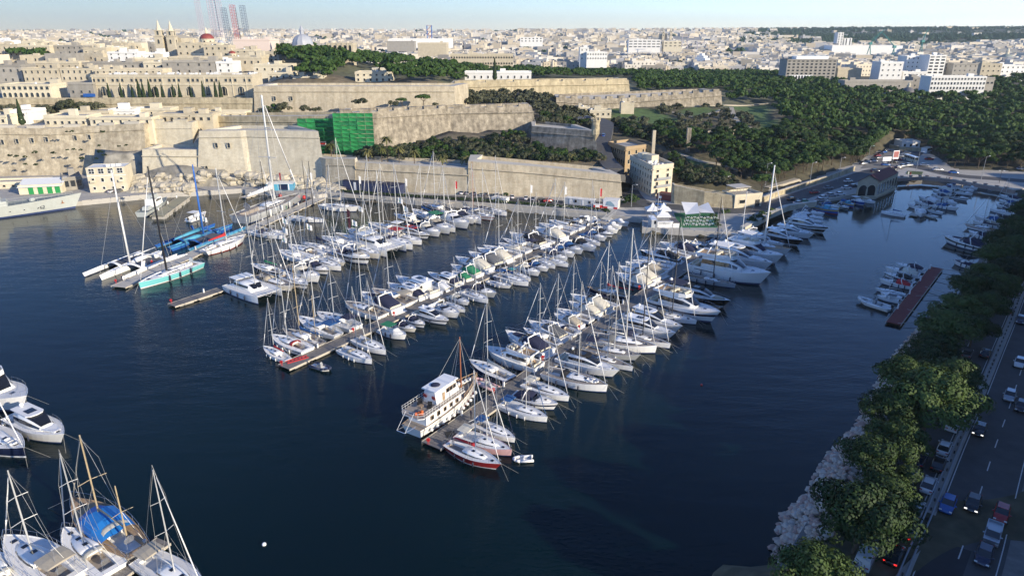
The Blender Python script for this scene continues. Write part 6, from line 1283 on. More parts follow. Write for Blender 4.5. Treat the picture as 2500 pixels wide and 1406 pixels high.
for i, (x, Y, z, w_, d, h, m) in enumerate(FAR1):
    me, ww, hh = TOWNV[i % 8]; px, _ = proj((x, Y, z))
    r = thing('town_house', 'flat roofed %s town house among the roofs of the old town' % DESC[m], 'house', (x, Y, z), rr.uniform(-.15, .1), 'distant roofs of the old town')
    link('walls', me, WALLC[m], r, (0, 0, 0), None, (w_/ww, 1, h/hh))
    for q in range(3):
        for s in (0, 1): link('window', winmesh(1.1, 1.6), [M_DARKWIN, WALLC[m]], r, (w_*(q-1)*.3, 0, h*(.2+.4*s)))
# church with twin spires
def church(label, px, pyb, Y, tops, sp=14):
    a = PY(px, pyb, Y); r = thing('church', label, 'church', a)
    mb = MB(); mb.box(-9, 6, -6, 9, 30, 7); mb.add([(-9, 6, 7), (9, 6, 7), (9, 30, 7), (-9, 30, 7), (0, 6, 9.5), (0, 30, 9.5)], [(0, 1, 4), (3, 5, 2), (1, 2, 5, 4), (0, 4, 5, 3)]); link('nave', mb.mesh('nave'), WALLC['a'], r)
    for x, yt in tops:
        H = PY(px+x, yt, Y).z-a.z; c = (P(px+x, pyb, a.z).x-a.x); c = x*(Y*.94+17)/FPX
        f = H/26; mb = MB(); mb.box(-3, -3, -6, 3, 3, 11*f); mb.box(-3.4, -3.4, 10.6*f, 3.4, 3.4, 11.2*f); mb.box(-2.4, -2.4, 11.2*f, 2.4, 2.4, 16*f); mb.box(-2.8, -2.8, 15.6*f, 2.8, 2.8, 16.2*f)
        t = link('bell_tower', mb.mesh('bell_tower'), WALLC['a'], r, (c, 0, 0))
        mb = MB(); mb.lathe([(2.2, 16.2*f), (2.0, 18*f), (1.5, 18.3*f), (1.1, 21*f), (.9, 21.2*f), (.05, 26*f)], 8); link('spire', mb.mesh('spire'), WALLC['b'], t)
        for z in (4*f, 12*f):
            for q, rz in (((0, -3.05 if z < 10*f else -2.45), 0), ((3.05 if z < 10*f else 2.45, 0), 90)): link('opening', winmesh(1.6, 3.2, True), [M_DARKWIN, WALLC['b']], t, (q[0], q[1], z), R(rz))
    return r
church('tall stone church with two slender spires in the old town', 408, 118, 560, ((-13, 48), (15, 50)))
church('distant domed church with two towers on the skyline, right of centre', 1622, 92, 1900, ((-3, 70), (15, 66)))
def dome(label, px, pyb, Y, rpx, dm, drum=.6, lant=True, name='dome', ht=1.0, ribs=False, cat='domed building'):
    a = PY(px, pyb, Y); Rr = rpx*(Y*.94+17)/FPX; r = thing('domed_building', label, cat, a)
    mb = MB(); mb.lathe([(Rr*1.05, -8), (Rr*1.05, Rr*drum), (Rr*1.12, Rr*drum), (Rr*1.12, Rr*drum+.6), (Rr, Rr*drum+.6)], 16); link('drum', mb.mesh('drum'), WALLC['b'], r)
    n = 24; secs = []
    for j in range(9):
        t = j/8*math.pi/2; rr0 = max(Rr*math.cos(t), .05); secs.append([(rr0*(1+(.05 if i % 2 and ribs else 0))*math.cos(2*math.pi*i/n), rr0*(1+(.05 if i % 2 and ribs else 0))*math.sin(2*math.pi*i/n), Rr*drum+.6+Rr*ht*math.sin(t)) for i in range(n)])
    mb = MB(); mb.loft(secs); link('dome', mb.mesh('dome', not ribs), dm, r)
    if lant: mb = MB(); z = Rr*drum+.6+Rr*ht; mb.lathe([(Rr*.2, z-.3), (Rr*.2, z+Rr*.35), (Rr*.24, z+Rr*.36), (Rr*.15, z+Rr*.55), (.05, z+Rr*.85)], 8); link('lantern', mb.mesh('lantern'), WALLC['b'] if not ribs else dm, r)
    for i in range(8): an = 2*math.pi*i/8; link('window', winmesh(Rr*.16+.3, Rr*drum*.5+.3, True), [M_DARKWIN, WALLC['b']], r, (Rr*1.06*math.cos(an), Rr*1.06*math.sin(an), .3), an+math.pi/2)
    return r
REDD = mat('red_dome', (.24, .05, .04), .6); LEAD = mat('pale_dome', (.36, .38, .42), .55)
dome('red domed church on the old town ridge', 507, 106, 620, 16, REDD, .5, True, ht=.75); dome('pale blue grey ribbed dome rising behind dark trees', 740, 116, 540, 23, LEAD, .15, True, ht=1.05, ribs=True)
dome('small red cupola on a rooftop left of the pink block', 568, 138, 500, 8, REDD, .5, True, ht=.8); dome('grey domed chapel with portico among the dark pines', 2212, 248, 520, 15, mat('slate', (.12, .12, .13), .7), 1.1, True, ht=1.0); dome('green dome of a church at the far right', 2453, 158, 1000, 18, mat('green_dome', (.30, .33, .27), .7), .3, True, ht=1.0); dome('small distant dome above the old town roofs', 540, 112, 700, 7, LEAD, .6)
# gothic hall
r, W, H, D = block('sunlit gothic stone hall with pointed arches and buttresses', 800, 133, 862, 0, 107, 14, 'e' if False else 'a', Y=520, extras=0)
for i in range(5): link('arched_window', winmesh(1.8, 4.5, True), [M_DARKWIN, WALLC['b']], r, (W*(i+.5)/5, 0, 1.5)); mb = MB(); mb.box(-.3, -.9, -2, .3, 0, H*.8); mb.add([(-.3, -.9, H*.8), (.3, -.9, H*.8), (.3, 0, H+1.5), (-.3, 0, H+1.5)], [(0, 1, 2, 3)]); link('buttress', cached('butt', lambda: mb), WALLC['a'], r, (W*i/5, 0, 0))
# right bank
r, W, H, D = block('large tan hospital block with stepped rows of dark windows', 1916, 200, 2036, 0, 146, 18, 'd', Y=640, extras=1, fw=(11, 7, 2.0, 1.3), sw=(4, 7, 1.4, 1.3, 1))
mb = MB(); mb.box(W*.06, -.5, H*.0, W*.56, -.05, H*.3); p_ = link('white_portico', mb.mesh('white_portico'), GEL, r)
for i in range(8): link('arch', winmesh(1.6, 3.4, True), [M_DARKWIN, GEL], p_, (W*(.1+.058*i), -.52, H*.1))
mb = MB(); mb.box(W*.2, 3, H-.4, W*.85, D-4, H+2.6); link('penthouse', mb.mesh('penthouse'), GEL, r)
lot([(2042, 198, 2100, 168, 655, 20, 'a', None), (2145, 190, 2200, 152, 640, 16, 'c', (4, 3, 1.2, 1.2)), (2208, 178, 2262, 138, 665, 16, 'c', (5, 4, 1, 1.2)), (2262, 182, 2302, 136, 650, 16, 'c', (3, 6, 3.2, 1.4)), (2204, 188, 2262, 176, 645, 10, 'c', (6, 1, 1, 1.2)), (2322, 188, 2382, 156, 650, 18, 'd', (5, 3, .8, 1.0)), (2300, 186, 2324, 154, 660, 16, 'd', (2, 4, 1, 1.2)),
     (2268, 222, 2402, 188, 520, 14, 'c', (17, 3, 1.2, 1.7)), (2400, 232, 2420, 190, 525, 26, 'd', (2, 2, 1.6, 1.2)), (2060, 218, 2225, 198, 560, 12, 'd', (8, 1, 1, 1.2)), (2225, 215, 2268, 190, 575, 12, 'd', (3, 2, 1, 1.2)), (2440, 180, 2500, 160, 700, 14, 'c', (5, 2, 1.2, 1.2)), (2390, 190, 2440, 156, 680, 14, 'a', (4, 3, 1.2, 1.2))], 'right of the wooded hill', 'buildings beyond the wooded hill', extras=2)
lot([(1100, 162, 1253, 133, 700, 14, 'a', (24, 2, 1.4, 1.6)), (1135, 198, 1297, 176, 470, 10, 'c', (10, 1, 1, 1.6)), (1415, 148, 1437, 117, 820, 14, 'c', (2, 3, 1.2, 1.4)), (1432, 148, 1482, 128, 815, 14, 'c', (8, 2, 1.2, 1.5)), (1534, 118, 1612, 98, 1350, 18, 'c', (7, 3, 6, 1.6)), (1620, 116, 1665, 102, 1350, 16, 'b', (4, 2, 4, 1.6)), (1270, 104, 1325, 92, 1500, 20, 'c', (6, 2, 3, 2)),
     (1020, 122, 1090, 106, 900, 30, 'a', None), (945, 114, 1012, 102, 1200, 20, 'd', None), (1405, 276, 1440, 262, 398, 6, 'b', (4, 1, 1, 1.8)), (1440, 286, 1492, 270, 385, 8, 'b', (4, 1, 1, 1)), (1516, 270, 1548, 252, 395, 6, 'a', None)], 'of the middle distance', 'buildings in the middle distance', extras=2)
block('long white shipyard shed on the far shore', 2030, 128, 2202, 0, 112, 40, 'c', Y=1500, extras=0, roof=ROOFW); block('long pale quay shed on the far shore near the blue gantry', 948, 108, 1100, 0, 96, 60, 'c', Y=1500, extras=0, roof=ROOFW)
for i, (x0, x1, yt) in enumerate(((2042, 2056, 80), (2060, 2078, 94))): block('%s of the two distant white and brown tower blocks' % ('taller' if i == 0 else 'shorter'), x0, 112, x1, 0, yt, 20, 'c', Y=1800, extras=0, fw=(2, 8, 3, 2))
# the two joined buildings at the foot of the ramp road
def skewblock(label, fl, fr, bl, zb, ytop, m, nf, ns, rf=2, crenel=True):
    a = P(fl[0], fl[1], zb); b = P(fr[0], fr[1], zb); c = PY(bl[0], bl[1], bl[2]); H = PY(fl[0], ytop, a.y).z-zb; u = (b-a); u.z = 0; v = c-a; v.z = 0; W = u.length; D = v.length
    r = thing('building', label, 'building', a, math.atan2(u.y, u.x)); ca = math.cos(-math.atan2(u.y, u.x)); sa = math.sin(-math.atan2(u.y, u.x)); vx = v.x*ca-v.y*sa; vy = v.x*sa+v.y*ca
    poly = [(0, 0), (W, 0), (W+vx, vy), (vx, vy)]; mb = MB(); mb.prism(poly, -3, H-.5, 0, 1); link('walls', mb.mesh('walls'), [WALLC[m], ROOFM], r)
    for k in range(4):
        p, q = poly[k], poly[(k+1) % 4]; mb = MB(); mb.obox(p, q, .5, H-.9, H+.6); mb.obox(p, q, .9, H-1.3, H-.95); link('parapet', mb.mesh('parapet'), WALLC['b' if m != 'e' else 'e'], r, kind='stuff')
    an = math.atan2(vy, vx)
    for j in range(rf+2):
        for i in range(nf): link('window', winmesh(1.1, 1.8, j == rf+1), [M_DARKWIN, WALLC['b']], r, (W*(i+.5)/nf, 0, H*(j+.22)/(rf+2)))
        for i in range(ns): t = 1-(i+.5)/ns; link('window', winmesh(.9, 1.6), [M_DARKWIN, WALLC[m]], r, (vx*t, vy*t, H*(j+.22)/(rf+2)), an+math.pi)
    return r, W, H, vx, vy
r, W, H, vx, vy = skewblock('cream four storey corner building at the foot of the ramp road', (1589, 479), (1638, 472), (1537, 421, 287), 1.9, 408, 'b', 2, 9)
for j in (1, 2): mb = MB(); mb.box(W*.15, -1.1, 0, W*.85, 0, .15); mb.box(W*.15, -1.1, .1, W*.85, -1.04, 1.05); link('balcony', mb.mesh('balcony'), M_GREYMET, r, (0, 0, H*(j+.12)/4))
for t, q in ((.85, 0), (.6, 1), (.45, 2)): mb = MB(); mb.box(-1.8, -1.6, 0, 1.8, 1.6, 2.2+q*.4); link('roof_room', mb.mesh('roof_room'), WALLC['b'], r, (W*.5+vx*t, vy*t, H-.5))
mb = MB()
for i in range(16): x = rr.uniform(1, W-1.5); t = rr.uniform(.05, .6); mb.box(x+vx*t, vy*t, H-.5, x+vx*t+.9, vy*t+.7, H+rr.uniform(0, .8))
link('rooftop_units', mb.mesh('rooftop_units'), TANK, r, kind='stuff')
r, W, H, vx, vy = skewblock('long ochre stone building behind the cream corner building', (1524, 428), (1575, 420), (1484, 388, 314), 3.0, 362, 'e', 3, 8, 1)
mb = MB(); mb.box(-.65, -.65, -14, .65, .65, 2.0); link('chimney', mb.mesh('chimney'), WALLC['a'], None, PY(1597, 330, 305), label='square stone chimney behind the ochre building', category='chimney')
mb = MB(); mb.box(-.9, -.9, -14, .9, .9, 4.0); link('pillar', mb.mesh('pillar'), M_LIME_W, None, PY(1681, 335, 312), label='lone stone pillar among the pines', category='pillar')
# sentry turret on the small bastion
p = PY(1454, 318, 300); r = thing('sentry_turret', 'small battlemented stone sentry turret at the bastion corner', 'turret', p)
mb = MB(); mb.lathe([(.2, -4.5), (1.7, -1.6), (1.7, 3.6), (2.0, 3.7), (2.0, 4.3), (.1, 4.3)], 8); link('walls', mb.mesh('walls'), M_STONEY, r)
for i in range(8): an = 2*math.pi*i/8; mb = MB(); mb.box(-.35, -.25, 4.3, .35, .25, 5.1); link('merlon', cached('tmer', lambda: mb), M_STONEY, r, (1.75*math.cos(an), 1.75*math.sin(an), 0), an+math.pi/2)
for an in (-90, 0, 180): link('window', winmesh(.8, 1.6), [M_DARKWIN, M_STONEY], r, (1.6*math.cos(R(an)), 1.6*math.sin(R(an)), .8), R(an+90))
# cream house with pergola above the coast road
r, W, H, D = block('small cream coast road house with a roof terrace pergola', 1792, 509, 1858, 1.7, 478, 8, 'b', extras=0, pyr=503, cornice=False)
link('window', winmesh(2.4, 1.3), [M_DARKWIN, WALLC['b']], r, (W*.27, 0, 1.6)); mb = MB(); mb.box(-1, -.06, 0, 1, .02, 2.4); link('door', mb.mesh('door'), M_BLACK, r, (W*.84, 0, .1))
mb = MB(); mb.box(W*.05, 1, H+2.4, W*.62, D-1, H+2.6)
for x in (.08, .35, .6):
    for y in (1.2, D-1.2): mb.tube((W*x, y, H-.5), (W*x, y, H+2.4), .08, n=4)
link('pergola', mb.mesh('pergola'), PALEP, r, kind='stuff')
# boathouse with red roof
a = P(2089, 478, QZ); b = P(2137, 481, 1.0); c = P(2186, 459, 1.0); u = b-a; v = c-b; u.z = v.z = 0; ang = math.atan2(u.y, u.x)
r = thing('boathouse', 'stone boathouse with dark red roof and rows of arches over the water', 'boathouse', (a.x, a.y, 1.0), ang); W = u.length; ca, sa = math.cos(-ang), math.sin(-ang); vx, vy = v.x*ca-v.y*sa, v.x*sa+v.y*ca; H = 6.4
poly = [(0, 0), (W, 0), (W+vx, vy), (vx, vy)]; mb = MB(); mb.prism(poly, -2, H, 0); mb.add([(0, 0, H), (W, 0, H), (W/2, 0, H+2.2)], [(0, 1, 2)]); link('walls', mb.mesh('walls'), [WALLC['a']], r)
mb = MB(); o_ = .6; rp = [(-o_, -o_*.8, H-.05), (W/2, -o_*.8, H+2.45), (W+o_, -o_*.8, H-.05), (W+o_+vx, vy+o_, H-.05), (W/2+vx, vy+o_, H+2.45), (-o_+vx, vy+o_, H-.05)]; mb.add(rp+[(x, y, z-.2) for x, y, z in rp], [(0, 1, 4, 5), (1, 2, 3, 4), (6, 7, 10, 11), (7, 8, 9, 10), (0, 6, 7, 1), (1, 7, 8, 2), (2, 8, 9, 3)]); link('roof', mb.mesh('roof'), WALLC['r'], r)
for i in range(2): link('arch', winmesh(3.6, 4.2, True, .25), [M_DARKWIN, WALLC['b']], r, (W*(.3+.42*i), 0, .6))
an = math.atan2(vy, vx); Lv = math.hypot(vx, vy)
for i in range(7): t = (i+.5)/7; link('arch', winmesh(2.6, 4.2, True, .25), [M_DARKWIN, WALLC['b']], r, (W+vx*t, vy*t, .7), an)
mb = MB(); mb.obox((W+.15, 0), (W+vx+.15, vy), .5, -.2, .3); link('sill', mb.mesh('sill'), WALLC['b'], r)
# white cottage and wall at the head of the valley
block('grey white cottage under dark trees above the car park', 2200, 363, 2244, 2.0, 346, 8, 'c', extras=0, fw=(3, 1, 1.2, 1.4)); 
lowwall('pale wall beside the cottage above the car park', [(2172, 360), (2196, 366), (2262, 370)], 2.0, 1.6)
# waterfront kiosks, containers, cafe
def box_thing(label, cat, x0, y0, x1, y1, z0, yt, depth, m, name, panels=None, roof=None, extra=None):
    a = P(x0, y0, z0); b = P(x1, y1, z0); d = b-a; W = d.length; H = PY(x0, yt, a.y).z-z0; r = thing(name, label, cat, a, math.atan2(d.y, d.x)); mb = MB(); mb.box(0, 0, 0, W, depth, H-.15); link('body', mb.mesh('body'), m, r); mb = MB(); mb.box(-.1, -.1, H-.15, W+.1, depth+.1, H); link('roof', mb.mesh('roof'), roof or GEL, r)
    for f0, f1, z0_, z1_, pm, nm in (panels or []): mb = MB(); mb.box(W*f0, -.08, H*z0_, W*f1, -.01, H*z1_); link(nm, mb.mesh(nm), pm, r)
    return r, W, H
r, W, H = box_thing('blue and white event kiosk with red balls beside it', 'kiosk', 652, 466, 716, 465, QZ, 449, 5, mat('kiosk_blue', (.10, .32, .48), .6), 'kiosk', [(.03, .18, .05, .9, SALON, 'door'), (.2, .45, .05, .9, AQUA, 'panel'), (.48, .8, .05, .9, NAVYH, 'panel'), (.82, .86, .05, .9, GEL, 'post')])
for i in range(10): x = rr.uniform(.3, .9); mb = MB(); mb.add([(0, 0, 0), (.25, 0, .5), (.3, 0, .5), (.05, 0, 0)], [(0, 1, 2, 3)])
for i, x in enumerate((684, 713, 742)): mb = MB(); mb.sphere((0, 0, 0), .8, 10, 6); link('red_buoy', cached('rb', lambda: mb, True), M_RED, None, P(x, 478+i*2, 1.0), label='%s red ball fender hanging under the event quay' % ('left', 'middle', 'right')[i], category='ball fender')
box_thing('long dark navy event shed at the foot of the sea wall', 'shed', 838, 462, 975, 476, QZ, 440, 5, mat('shed_navy', (.025, .035, .09), .7), 'shed', [(.2, .24, 0, .9, GEL, 'post'), (.3, .34, 0, .8, CGREY, 'panel')], roof=CNAVY)
cab = mat('cabin_grey', (.45, .47, .48), .6)
r, W, H = box_thing('left one of two joined grey portable cabins', 'portable cabin', 1379, 498, 1415, 502, QZ, 482, 2.6, cab, 'portable_cabin', [(.3, .42, .1, .85, GEL, 'door'), (.65, .8, .4, .8, SALON, 'window')]); r, W, H = box_thing('right one of two joined grey portable cabins', 'portable cabin', 1416, 502, 1450, 505, QZ, 486, 2.6, cab, 'portable_cabin', [(.15, .25, .1, .85, GEL, 'door'), (.6, .75, .4, .8, SALON, 'window')])
r, W, H = box_thing('white exhibition trailer with a blue yacht picture, on the quay', 'trailer', 1472, 508, 1508, 511, QZ, 487, 4, GEL, 'trailer', [(.0, .3, 0, .2, M_RED, 'panel'), (.72, .98, 0, .2, M_RED, 'panel')]); mb = MB(); mb.add([(W*.2, -.1, H*.35), (W*.8, -.1, H*.25), (W*.75, -.1, H*.5), (W*.5, -.1, H*.85), (W*.25, -.1, H*.8)], [(0, 1, 2, 3, 4)]); link('print', mb.mesh('print'), mat('print_blue', (.25, .38, .45), .6), r)
box_thing('low red and white barrier stand beside the trailer', 'barrier', 1449, 507, 1470, 508, QZ, 499, 1.5, M_RED, 'barrier', [(.2, .7, .2, .8, GEL, 'panel')], roof=GEL)
r, W, H = box_thing('white team truck marked TP52 on the quay', 'truck', 1200, 492, 1235, 496, QZ, 481, 3, GEL, 'truck'); text('TP52', 1.9, M_STEELD, r, (W*.58, -.06, .6), (R(90), 0, 0))
r, W, H = box_thing('dark red shipping container by the cream corner building', 'shipping container', 1602, 487, 1646, 493, QZ, 473, 5, mat('container_red', (.24, .05, .035), .6), 'shipping_container', [(.12, .3, .3, .7, GEL, 'marking')], roof=mat('container_red2', (.22, .05, .04), .6))
# cafe terrace: tents, bar, shade sails, green carpet
mb = MB(); mb.prism([P(x, y, QZ)[:2] for x, y in ((1659, 556), (1752, 556), (1752, 520), (1645, 520))], QZ, QZ+.03); link('green_carpet', mb.mesh('green_carpet'), mat('carpet_green', (.02, .14, .05), .95, var=.1), None, label='green carpet of the waterfront cafe terrace', category='carpet')
def tent(x, y, label):
    p = P(x, y, QZ); r = thing('tent', label, 'tent', p); mb = MB(); s_ = 2.4; mb.add([(-s_, -s_, 2.4), (s_, -s_, 2.4), (s_, s_, 2.4), (-s_, s_, 2.4), (0, 0, 4.6), (-.9, -.9, 3.2), (.9, -.9, 3.2), (.9, .9, 3.2), (-.9, .9, 3.2)], [(0, 1, 6, 5), (1, 2, 7, 6), (2, 3, 8, 7), (3, 0, 5, 8), (5, 6, 4), (6, 7, 4), (7, 8, 4), (8, 5, 4)]); link('canopy', mb.mesh('canopy'), CWHITE, r)
    mb = MB(); mb.box(-s_, -s_, 2.0, s_, -s_+.02, 2.4); link('valance', mb.mesh('valance'), CWHITE, r)
    for sx_ in (-1, 1):
        for sy_ in (-1, 1): mb = MB(); mb.tube((sx_*2.35, sy_*2.35, 0), (sx_*2.35, sy_*2.35, 2.4), .05, n=4); link('pole', mb.mesh('pole'), STEEL, r)
tent(1592, 526, 'white peaked tent of the cafe, back left'); tent(1618, 526, 'white peaked tent of the cafe, back right'); tent(1616, 541, 'white peaked tent of the cafe, nearest the sign')
r, W, H = box_thing('white cafe wall lettered CHALET on the terrace edge', 'sign wall', 1604, 556, 1642, 556, QZ, 541, .5, GEL, 'sign_wall'); text('CHALET', 1.0, M_GREYMET, r, (W*.5, -.04, H*.55), (R(90), 0, 0))
box_thing('grey cafe kitchen box left of the sign wall', 'kitchen box', 1590, 557, 1603, 557, QZ, 537, 6, cab, 'kitchen_box', [(.5, .9, .5, .9, SALON, 'window')]); r, W, H = box_thing('small white gabled hut right of the sign wall', 'hut', 1643, 556, 1658, 556, QZ, 544, 6, GEL, 'hut', roof=mat('hut_roof', (.12, .11, .11), .8))
for i, (q, l) in enumerate((([(1661, 516, 4.5), (1706, 534, 3.0), (1700, 517, 4.4), (1672, 534, 2.6)], 'left'), ([(1694, 520, 3), (1726, 517, 4.5), (1742, 532, 2.8), (1708, 532, 3)], 'right'))):
    p = [P(x, y+8, QZ)+Vector((0, 0, z)) for x, y, z in q]; p = [p[0], p[3], p[1], p[2]] if i == 0 else p; mb = MB(); c = sum(p, Vector())/4; c.z -= .3; mb.add([v-p[0] for v in p]+[c-p[0]], [(0, 1, 4), (1, 2, 4), (2, 3, 4), (3, 0, 4)]); r = thing('shade_sail', '%s white shade sail over the cafe tables' % l, 'shade sail', p[0]); link('sail', mb.mesh('sail'), CWHITE, r)
    for v in p: mb = MB(); mb.tube((v.x-p[0].x, v.y-p[0].y, QZ-p[0].z), v-p[0], .06, n=4); link('pole', mb.mesh('pole'), STEEL, r)
tb = MB(); tb.box(-.45, -.45, .7, .45, .45, .75); tb.tube((0, 0, 0), (0, 0, .7), .05, n=5); tb = tb.mesh('table'); ch = MB(); ch.box(-.22, -.22, .4, .22, .22, .46); ch.box(-.22, .18, .46, .22, .22, .9)
for sx_ in (-1, 1):
    for sy_ in (-1, 1): ch.box(sx_*.2-.02, sy_*.2-.02, 0, sx_*.2+.02, sy_*.2+.02, .4)
ch = ch.mesh('chair'); n = 0
for row_ in range(3):
    for i in range(5):
        p = P(1676+i*16+row_*2, 551-row_*8, QZ+.03); link('table', tb, GEL, None, p, label='small white cafe table on the green carpet', category='table', group='cafe tables')
        for sg in (-1, 1): link('chair', ch, GEL, None, p+Vector((sg*.85, 0, 0)), R(-90*sg), label='white cafe chair at a table on the green carpet', category='chair', group='cafe chairs')
# green scaffold netting
NET = mat('scaffold_net', (.015, .22, .06), .8, var=.2, vscale=.5); NET2 = mat('scaffold_net_dark', (.01, .15, .05), .85, var=.2, vscale=.5)
def netting(label, x0, x1, yt, yb, Y, nrow, ncol):
    a = PY(x0, yb, Y); b = PY(x1, yb, Y); t = PY(x0, yt, Y); W = (b-a).length; H = t.z-a.z; r = thing('scaffold_netting', label, 'scaffold netting', a); rr_ = random.Random(x0)
    for j in range(nrow):
        for i in range(ncol):
            mb = MB(); x, X = W*i/ncol, W*(i+1)/ncol-.05; z, Z = H*j/nrow, H*(j+1)/nrow-.12; o_ = rr_.uniform(-.25, .1); mb.add([(x, o_, z), (X, o_+rr_.uniform(-.1, .1), z), (X, o_-.1, Z), (x, o_-.1, Z), ((x+X)/2, o_+.25, (z+Z)/2)], [(0, 1, 4), (1, 2, 4), (2, 3, 4), (3, 0, 4)]); link('net_panel', mb.mesh('net_panel'), NET if rr_.random() < .7 else NET2, r)
    for i in range(int(W/2.2)+1): mb = MB(); mb.tube((i*2.2, .5, -3), (i*2.2, .5, H+.6), .06, n=4); link('scaffold_tube', mb.mesh('scaffold_tube'), M_GREYMET, r)
    return r, W, H
netting('tall bright green scaffold netting on the brown bastion', 821, 917, 276, 386, 302, 11, 5); r, W, H = netting('lower green scaffold netting beside the tall one', 734, 820, 289, 374, 309, 8, 4)
mb = MB(); mb.box(0, -.1, 0, 3.2, 0, 1.8); mb.box(.3, -.14, .4, 2.9, -.1, 1.4, 1); link('notice_board', mb.mesh('notice_board'), [GEL, M_RED], r, (W*.55, -.4, H*.22), kind='stuff')
# ------------------------------------------------------------------ far town: individual blocks for the largest, one mesh for the rest
rr = random.Random(21)
FARM = [mat('far_white', (.60, .565, .50), .85), mat('far_cream', (.58, .52, .41), .9), mat('far_tan', (.47, .41, .31), .9), mat('far_grey', (.36, .34, .31), .9), mat('far_dark', (.12, .12, .12), .8)]
def far_ok(px, Y):
    if px < -420 or px > 2700: return False
    if px > 1850 and Y > 2100: return rr.random() < .05 or (px < 2000 and Y < 2600)
    if px < 330 and Y > 2700: return rr.random() < .35
    if 640 < px < 1900 and Y < 1150: return rr.random() < .4
    return True
cand = []
def clump(px, Y): return math.sin(px*.021+1.3)*math.sin(Y*.004+px*.006)+.5*math.sin(px*.05+Y*.009)
while len(cand) < 10800:
    Y = 1/rr.uniform(1/4400, 1/830); px = rr.uniform(-400, 2680)
    if px < 700 and Y < 900: continue
    if not far_ok(px, Y) or clump(px, Y) < -.75: continue
    if 1900 < px and Y < 1000: 
        if rr.random() < .5: continue
    if 2030 < px < 2205 and 1400 < Y < 1800: continue
    cand.append((px, Y))
cand.sort(key=lambda c: c[1])
def farbox(mb, x, Y, z, w_, d, h, a, mi):
    ca, sa = math.cos(a), math.sin(a); q = [(x+px_*ca-py_*sa, Y+px_*sa+py_*ca) for px_, py_ in ((-w_/2, -d/2), (w_/2, -d/2), (w_/2, d/2), (-w_/2, d/2))]
    mb.add([(u, v, z-5) for u, v in q]+[(u, v, z+h) for u, v in q], [(0, 1, 5, 4), (1, 2, 6, 5), (2, 3, 7, 6), (3, 0, 4, 7), (4, 5, 6, 7)], mi)
far = MB(); PROTO = []
for i in range(6):
    w_, h = rr.uniform(14, 24), rr.uniform(7, 12); mb = MB(); mb.box(-w_/2, -6, -6, w_/2, 6, h); mb.box(-w_/2+1, -1, h, -w_/2+5, 4, h+2.6); mb.box(w_*.1, 0, h, w_*.35, 3, h+1.8); mb.box(-w_/2, -6, h, w_/2, -5.7, h+.8)
    nw = int(w_/3.4); nr = max(2, int(h/3.4))
    for r_ in range(nr):
        for c_ in range(nw): x = -w_/2+(c_+.5)*w_/nw; mb.box(x-.65, -6.06, h*(r_+.3)/nr, x+.65, -6.0, h*(r_+.3)/nr+1.5, 1)
    PROTO.append(mb.mesh('far_building'))
nm = {0: 'white', 1: 'cream', 2: 'tan', 3: 'grey'}; k = 0
for px, Y in cand:
    x = (px-1250)*(Y*.937+17)/FPX; z = hz(x, Y); mi = rr.choices([0, 1, 2, 3], [4, 4, 3, 1.6])[0]; a = rr.uniform(-.5, .35)
    if k < 290:
        k += 1; me = PROTO[k % 6]; side = 'left' if px < 850 else 'middle' if px < 1700 else 'right'
        link('apartment_block', me, [FARM[mi], FARM[4]], None, (x, Y, z), a, rr.uniform(.75, 1.25), label='%s flat roofed block in the town beyond the fortifications, %s part' % (nm[mi], side), category='apartment block', group='nearer blocks of the far town')
    else:
        f = rr.random(); w_ = rr.uniform(9, 26)*(1+Y/6000); farbox(far, x, Y, z, w_, rr.uniform(9, 18), rr.uniform(5, 13)*(1+.4*(f > .93)), a, mi)
        if f < .4: farbox(far, x+rr.uniform(-4, 4), Y, z+8, w_*.3, 5, 6, a, mi)
link('distant_town', far.mesh('distant_town'), FARM, None, (0, 0, 0), kind='stuff', label='dense pale town of flat roofed houses covering the far ridges', category='town')

# ------------------------------------------------------------------ foliage
def leafmat(name, c1, c2, sc=.6, tr=.25):
    m = bpy.data.materials.new(name); MATS[name] = m; m.use_nodes = True; N = m.node_tree.nodes; L = m.node_tree.links; b = N['Principled BSDF']; b.inputs['Roughness'].default_value = .65; b.inputs['Specular IOR Level'].default_value = .25
    g = N.new('ShaderNodeNewGeometry'); n = N.new('ShaderNodeTexNoise'); n.inputs['Scale'].default_value = sc; n.inputs['Detail'].default_value = 4; L.new(g.outputs['Position'], n.inputs['Vector'])
    oi = N.new('ShaderNodeObjectInfo'); ad = N.new('ShaderNodeMath'); ad.operation = 'MULTIPLY_ADD'; ad.inputs[1].default_value = .35; L.new(oi.outputs['Random'], ad.inputs[0]); L.new(n.outputs['Fac'], ad.inputs[2])
    cr = N.new('ShaderNodeValToRGB'); cr.color_ramp.elements[0].position = .42; cr.color_ramp.elements[1].position = .85; cr.color_ramp.elements[0].color = (*c1, 1); cr.color_ramp.elements[1].color = (*c2, 1)
    L.new(ad.outputs[0], cr.inputs[0]); L.new(cr.outputs[0], b.inputs['Base Color'])
    return m
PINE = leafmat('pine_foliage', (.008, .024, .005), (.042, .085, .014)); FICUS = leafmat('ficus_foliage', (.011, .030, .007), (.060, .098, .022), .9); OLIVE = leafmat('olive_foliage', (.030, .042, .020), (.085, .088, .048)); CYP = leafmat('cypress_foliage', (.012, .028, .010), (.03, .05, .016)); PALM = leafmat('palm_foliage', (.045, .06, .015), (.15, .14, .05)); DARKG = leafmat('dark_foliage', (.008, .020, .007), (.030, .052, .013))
BARK = mat('bark', (.10, .075, .055), .95, var=.2)
